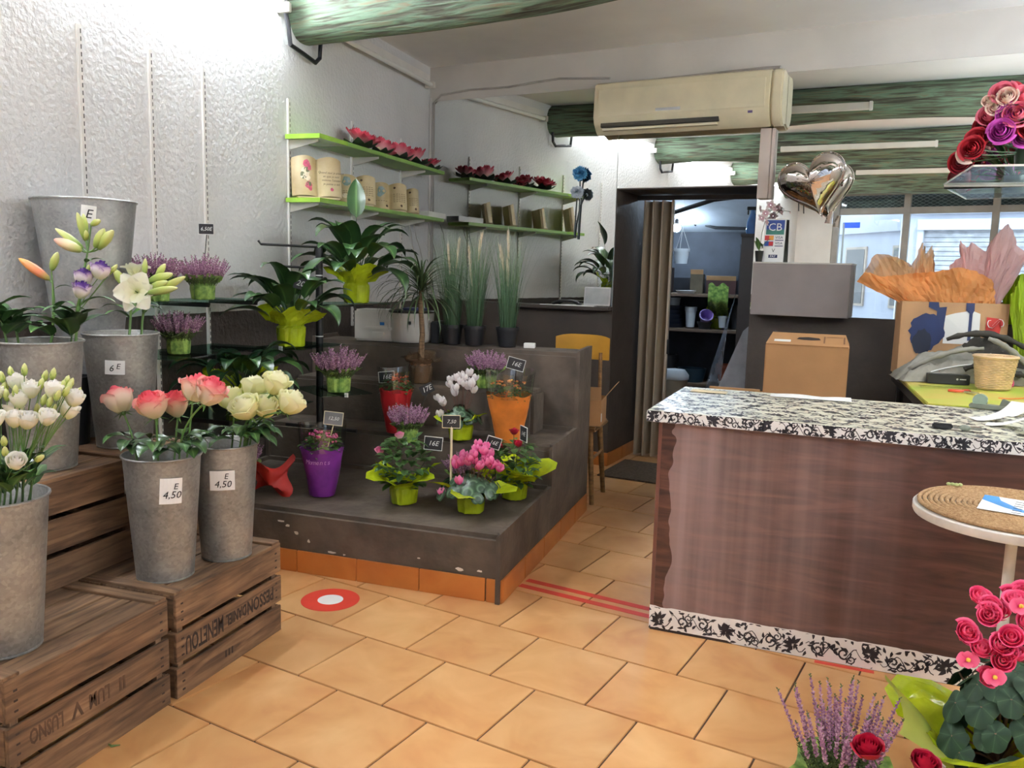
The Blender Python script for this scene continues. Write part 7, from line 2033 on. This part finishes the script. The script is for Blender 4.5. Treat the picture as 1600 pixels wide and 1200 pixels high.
# the dracaena's crown, grown clear of the things around it
for o_ in (wc, bt):
    solid(o_)
dl = MB(); rd = random.Random(9)
for i in range(95):
    az = i * 2.39996; q = (i + .5) / 95
    b = Vector((0, 0, 0.53 + 0.06 * (1 - q)))
    rise = 1.45 - 1.5 * q + rd.uniform(-.1, .1)
    L = rd.uniform(.32, .44)
    d = Vector((math.cos(az), math.sin(az), 0)); pts = [b]; a = rise
    for k in range(8):
        a -= rd.uniform(1.6, 2.4) / 8 * (0.4 + k / 7)
        pts.append(pts[-1] + (d * math.cos(a) + Vector((0, 0, math.sin(a)))) * L / 8)
    for cut in (9, 7, 6, 5, 4, 3):
        one = MB(); blade(one, pts[:cut], 0.011, 0.3, 0, (0.3, 0.7), 2)
        if not hits(one, world_of(dr), dr):
            dl.add(one.v, one.f, 0, None, one.t)
            break
dl.build('leaf_crown', LEAF_STRAP, dr, smooth=2, attr=True)['kind'] = 'stuff'


# ---------------------------------------------------------------- store room contents seen through the doorway
bulb_m = mat('lit_cool_bulb', (236, 246, 255), 0.3, emit=(214, 236, 255), es=170.0)
lb_ = thing('bulb_lamp', 'bare cool white bulb hanging in the store room', 'lamp', (1.769, 2.600, 2.036), 0)
MB().ball((0, 0, 0), .045, .045, .045, 16, 10).build('bulb', bulb_m, lb_, smooth=2)
MB().lathe([(.02, .04), (.02, .09), (.008, .1)], 12).tube([(0, 0, .1), (0, 0, .22)], .004, 5).build('holder', BLACK_METAL, lb_, smooth=True)
tl = thing('fluorescent_light', 'cool store room tube light under the sloped ceiling', 'light', (2.3, 1.35, 2.36), 0.1)
MB().tube([(-.55, 0, 0), (.55, 0, 0)], .018, 10).build('tube', mat('lit_cool_tube', (230, 242, 255), 0.3, emit=(206, 230, 255), es=42.0), tl, smooth=True)
MB().box(-.6, .6, -.03, .03, .022, .06).build('housing', STEEL_WHITE, tl)
cp = MB().tube([(1.924, 2.900, 2.082), (1.991, 2.900, 2.153), (2.057, 2.900, 2.083), (2.156, 2.900, 2.056), (2.579, 2.900, 2.052), (2.911, 2.900, 2.048)], 0.018, 8).build('pipe', BLACK_RUBBER, smooth=True)
tag(cp, 'dark pipe running along the store room ceiling edge', 'pipe')
tag(MB().tube([(1.910, 1.200, 2.091), (2.278, 1.200, 2.212), (2.693, 1.200, 2.261)], 0.022, 8).build('pipe', BLACK_RUBBER, smooth=True), 'dark sloping pipe just inside the store room', 'pipe')
SWOOD = mat_wood('rough_shelf_wood', (120, 98, 80), (142, 118, 96), (84, 66, 52), 1.0, 0.8)
SRY = 2.05
rk = thing('storage_rack', 'rough wooden storage rack of plant pots in the store room', 'rack', (1.55, SRY, 0), 0)
for z in (0.42, 0.98, 1.34):
    MB().box(0, 1.25, -0.02, 0.42, z - .03, z).build('shelf_board', SWOOD, rk, bevel=0.003)
for x in (0.02, 1.2):
    for y in (0.0, .38):
        MB().box(x, x + .035, y, y + .035, 0, 1.7).build('post', mat('dark_post', (40, 42, 48), 0.7), rk)
MB().box(0, 1.25, .425, .44, .3, 1.5).build('back_panel', NAVY, rk)
PW = mat('white_glazed_pot', (216, 220, 222), 0.3, var=0.03)
PL_ = mat('lilac_pot', (168, 140, 206), 0.4); PG_ = mat('dark_grey_pot', (62, 64, 68), 0.5); PB_ = mat('dark_blue_plastic', (30, 40, 58), 0.4); PT_ = mat('terracotta_clay', (158, 84, 62), 0.75, var=0.08)
def pot(name, label, loc, r0, r1, h, mt, cat='pot', rot=(0, 0, 0), rim=True, group='pots in the store room'):
    pr = [(r0, 0), (r0 + (r1 - r0) * .8, h * .8)]
    pr += [(r1 * 1.04, h * .8), (r1 * 1.06, h)] if rim else [(r1, h)]
    pr += [(r1 * .93, h), (r0 * .9, .012)]
    o = MB().lathe(pr, 28).build(name, mt, loc=loc, rot=rot, smooth=True)
    return tag(o, label, cat, group)
Y0 = SRY + .12
def sp(x, z):
    return (x, Y0, z)
pot('plant_pot', 'tall white pot with scalloped rim on the store room rack', (2.019, 2.170, 0.992), .042, .06, .21, PW)
pot('plant_pot', 'lilac pot tipped over on the store room rack', (2.17, 2.15, 1.06), .045, .068, .12, PL_, rot=(0.9, 0.3, 0))
pot('plant_pot', 'dark grey round pot beneath the lilac pot', (2.17, 2.12, 0.981), .055, .078, .075, PG_, rim=False)
pot('plant_pot', 'small white pot by the lime wrapping', (2.348, 2.120, 1.003), .032, .045, .12, PW)
pot('plant_pot', 'squat white pot on the stacked blue trays', (1.84, 2.25, 1.2105), .05, .055, .08, PW)
hp = thing('hanging_pot', 'white pot hanging on wires above the store room rack', 'pot', (1.914, 2.000, 1.643), 0)
MB().lathe([(.06, 0), (.075, .12), (.083, .12), (.085, .15), (.078, .15), (.055, .012)], 28).build('pot', PW, hp, smooth=True)
for a in (0.4, 2.5, 4.6):
    MB().tube([(.08 * math.cos(a), .08 * math.sin(a), .145), (0, 0, .36), (0, 0, .68)], .002, 5).build('wire', STEEL_WHITE, hp)
for i in range(5):
    pot('plant_tray', ['lowest', 'second', 'middle', 'fourth', 'uppermost'][i] + ' dark blue tray of the stack on the rack', (1.79, 2.28, 0.981 + .046 * i), .15, .17, .044, PB_, 'tray', rim=False, group='dark blue trays on the rack')
pot('saucer', 'white oval saucer on the rack upper board', (1.96, 2.14, 1.341), .085, .105, .03, PW, 'saucer', rim=False)
pot('plant_pot', 'large charcoal pot at the end of the rack', (2.50, 2.26, 0.981), .075, .1, .25, PG_)
pot('plant_pot', 'terracotta pot on a white saucer low in the store room', (2.41, 2.16, 0.452), .07, .1, .17, PT_)
pot('saucer', 'white saucer under the terracotta pot', (2.40, 2.16, 0.421), .12, .16, .03, PW, 'saucer', rim=False)
pot('basin', 'wide dark blue basin on the lower rack board', (2.06, 2.2, 0.421), .12, .15, .14, mat('teal_basin', (40, 72, 92), 0.35), 'basin', rim=False)
pot('basin', 'white rimmed basin stacked above the rubbish bin', (1.74, 2.3, 0.421), .12, .15, .26, PG_, 'basin')
bn = thing('rubbish_bin', 'pale plastic bin with swing lid behind the folding door', 'bin', (1.98, 1.42, 0), 0)
MB().lathe([(.10, 0), (.13, .52), (.135, .53)], 28).build('body', mat('grey_white_plastic', (186, 190, 186), 0.4, var=0.05), bn, smooth=True)
MB().lathe([(.14, .53), (.14, .57), (.1, .62), (.02, .63)], 28).build('lid', PW, bn, smooth=True)
lw = thing('wrapped_plant', 'plant bundled in bright lime foil on the rack', 'plant', (2.28, 2.28, 0.981), 0)
place('wrap', wrap_mesh(.06, .13, .11, .13, 4, 90, mt=LIME), lw)
MB().grid(lambda u, v: (.14 * (u - .5) + .02 * math.sin(7 * v), .05 * math.sin(6 * u), .13 + .12 * v + .03 * math.sin(9 * u)), 16, 10).build('foil_sheet', LIME, lw, smooth=2)
MB().grid(lambda u, v: (.2 * (u - .5) + .02, -.05 - .23 * min(1, 2.5 * v) + .012 * math.sin(6 * u + 1), .14 + .32 * v + .02 * math.sin(11 * u)), 14, 8).build('foil_sheet', LIME_PRINT, lw, smooth=2)
tag(MB().box(-.045, .045, -.04, .04, 0, .05).build('red_carton', mat('red_carton', (186, 36, 40), 0.5), loc=(2.67, 2.12, 1.0395), bevel=.003), 'small red carton at the end of the rack', 'box')
tag(MB().box(-.06, .06, -.06, .06, 0, .058).build('black_carton', BLACKPOT, loc=(2.67, 2.13, 0.981), bevel=.003), 'black carton under the small red carton', 'box')
for i, (x, z, w, h, c) in enumerate(((2.05, 1.341, .13, .2, (104, 92, 72)), (2.3, 1.341, .3, .14, (74, 46, 44)), (2.6, 1.341, .2, .24, (36, 38, 46)), (1.72, 1.341, .14, .26, (60, 44, 40)))):
    o = open_box(['tan open carton on the rack upper board', 'wide maroon carton on the rack upper board', 'black carton standing on the rack upper board', 'brown carton by the rack post'][i], (x, 2.36, z + .001), 0, w, .18, h, [('y-', 1.2, .05)], mat('carton_%d' % i, c, 0.8))
# tall shelf by the door wrapped in plastic, with a spray bottle
tsu = thing('narrow_shelf_unit', 'tall dark narrow unit wrapped in plastic inside the doorway', 'shelf unit', (2.60, 0.78, 0), BW)
MB().box(-.03, .25, 0, .3, 0, 1.86).build('body', mat('dark_maroon_board', (34, 26, 30), 0.4), tsu, bevel=.004)
MB().box(-.04, .26, -.01, .31, 1.86, 1.89).build('cap', DCAB, tsu, bevel=.004)
MB().grid(lambda u, v: (-.045 - .015 * math.sin(6 * v) - .2 * (1 - v) ** 1.2 * (.4 + u), .0 + .3 * u - .06 * (1 - v) + .02 * math.sin(9 * v + 5 * u), .5 + 1.3 * v), 10, 26).build('plastic_drape', mat('milky_plastic', (196, 204, 218), 0.25, var=0.1, vs=12, bump=0.5, bs=16, alpha=0.45), tsu, smooth=2)
spb = thing('spray_bottle', 'clear blue spray bottle with black trigger on the narrow unit', 'spray bottle', (2.645, 0.88, 1.8935), 0.2)
MB().lathe([(.045, 0), (.05, .02), (.045, .1), (.018, .18), (.016, .2)], 20).build('bottle', mat('blue_liquid_plastic', (96, 140, 196), 0.15, var=0.1, alpha=0.75), spb, smooth=True)
MB().box(-.05, .03, -.012, .012, .2, .23).box(-.045, -.033, -.008, .008, .16, .2).build('trigger', BLACK_METAL, spb, bevel=.003)

tag(MB().tube([(1.047, -4.743, 0.004), (1.082, -4.756, 0.006), (1.100, -4.738, 0.004)], [0.001, 0.004, 0.0015], 6).build('plant_cutting', STEM, smooth=True), 'snipped green stem lying on the tiles by the crates', 'cutting')
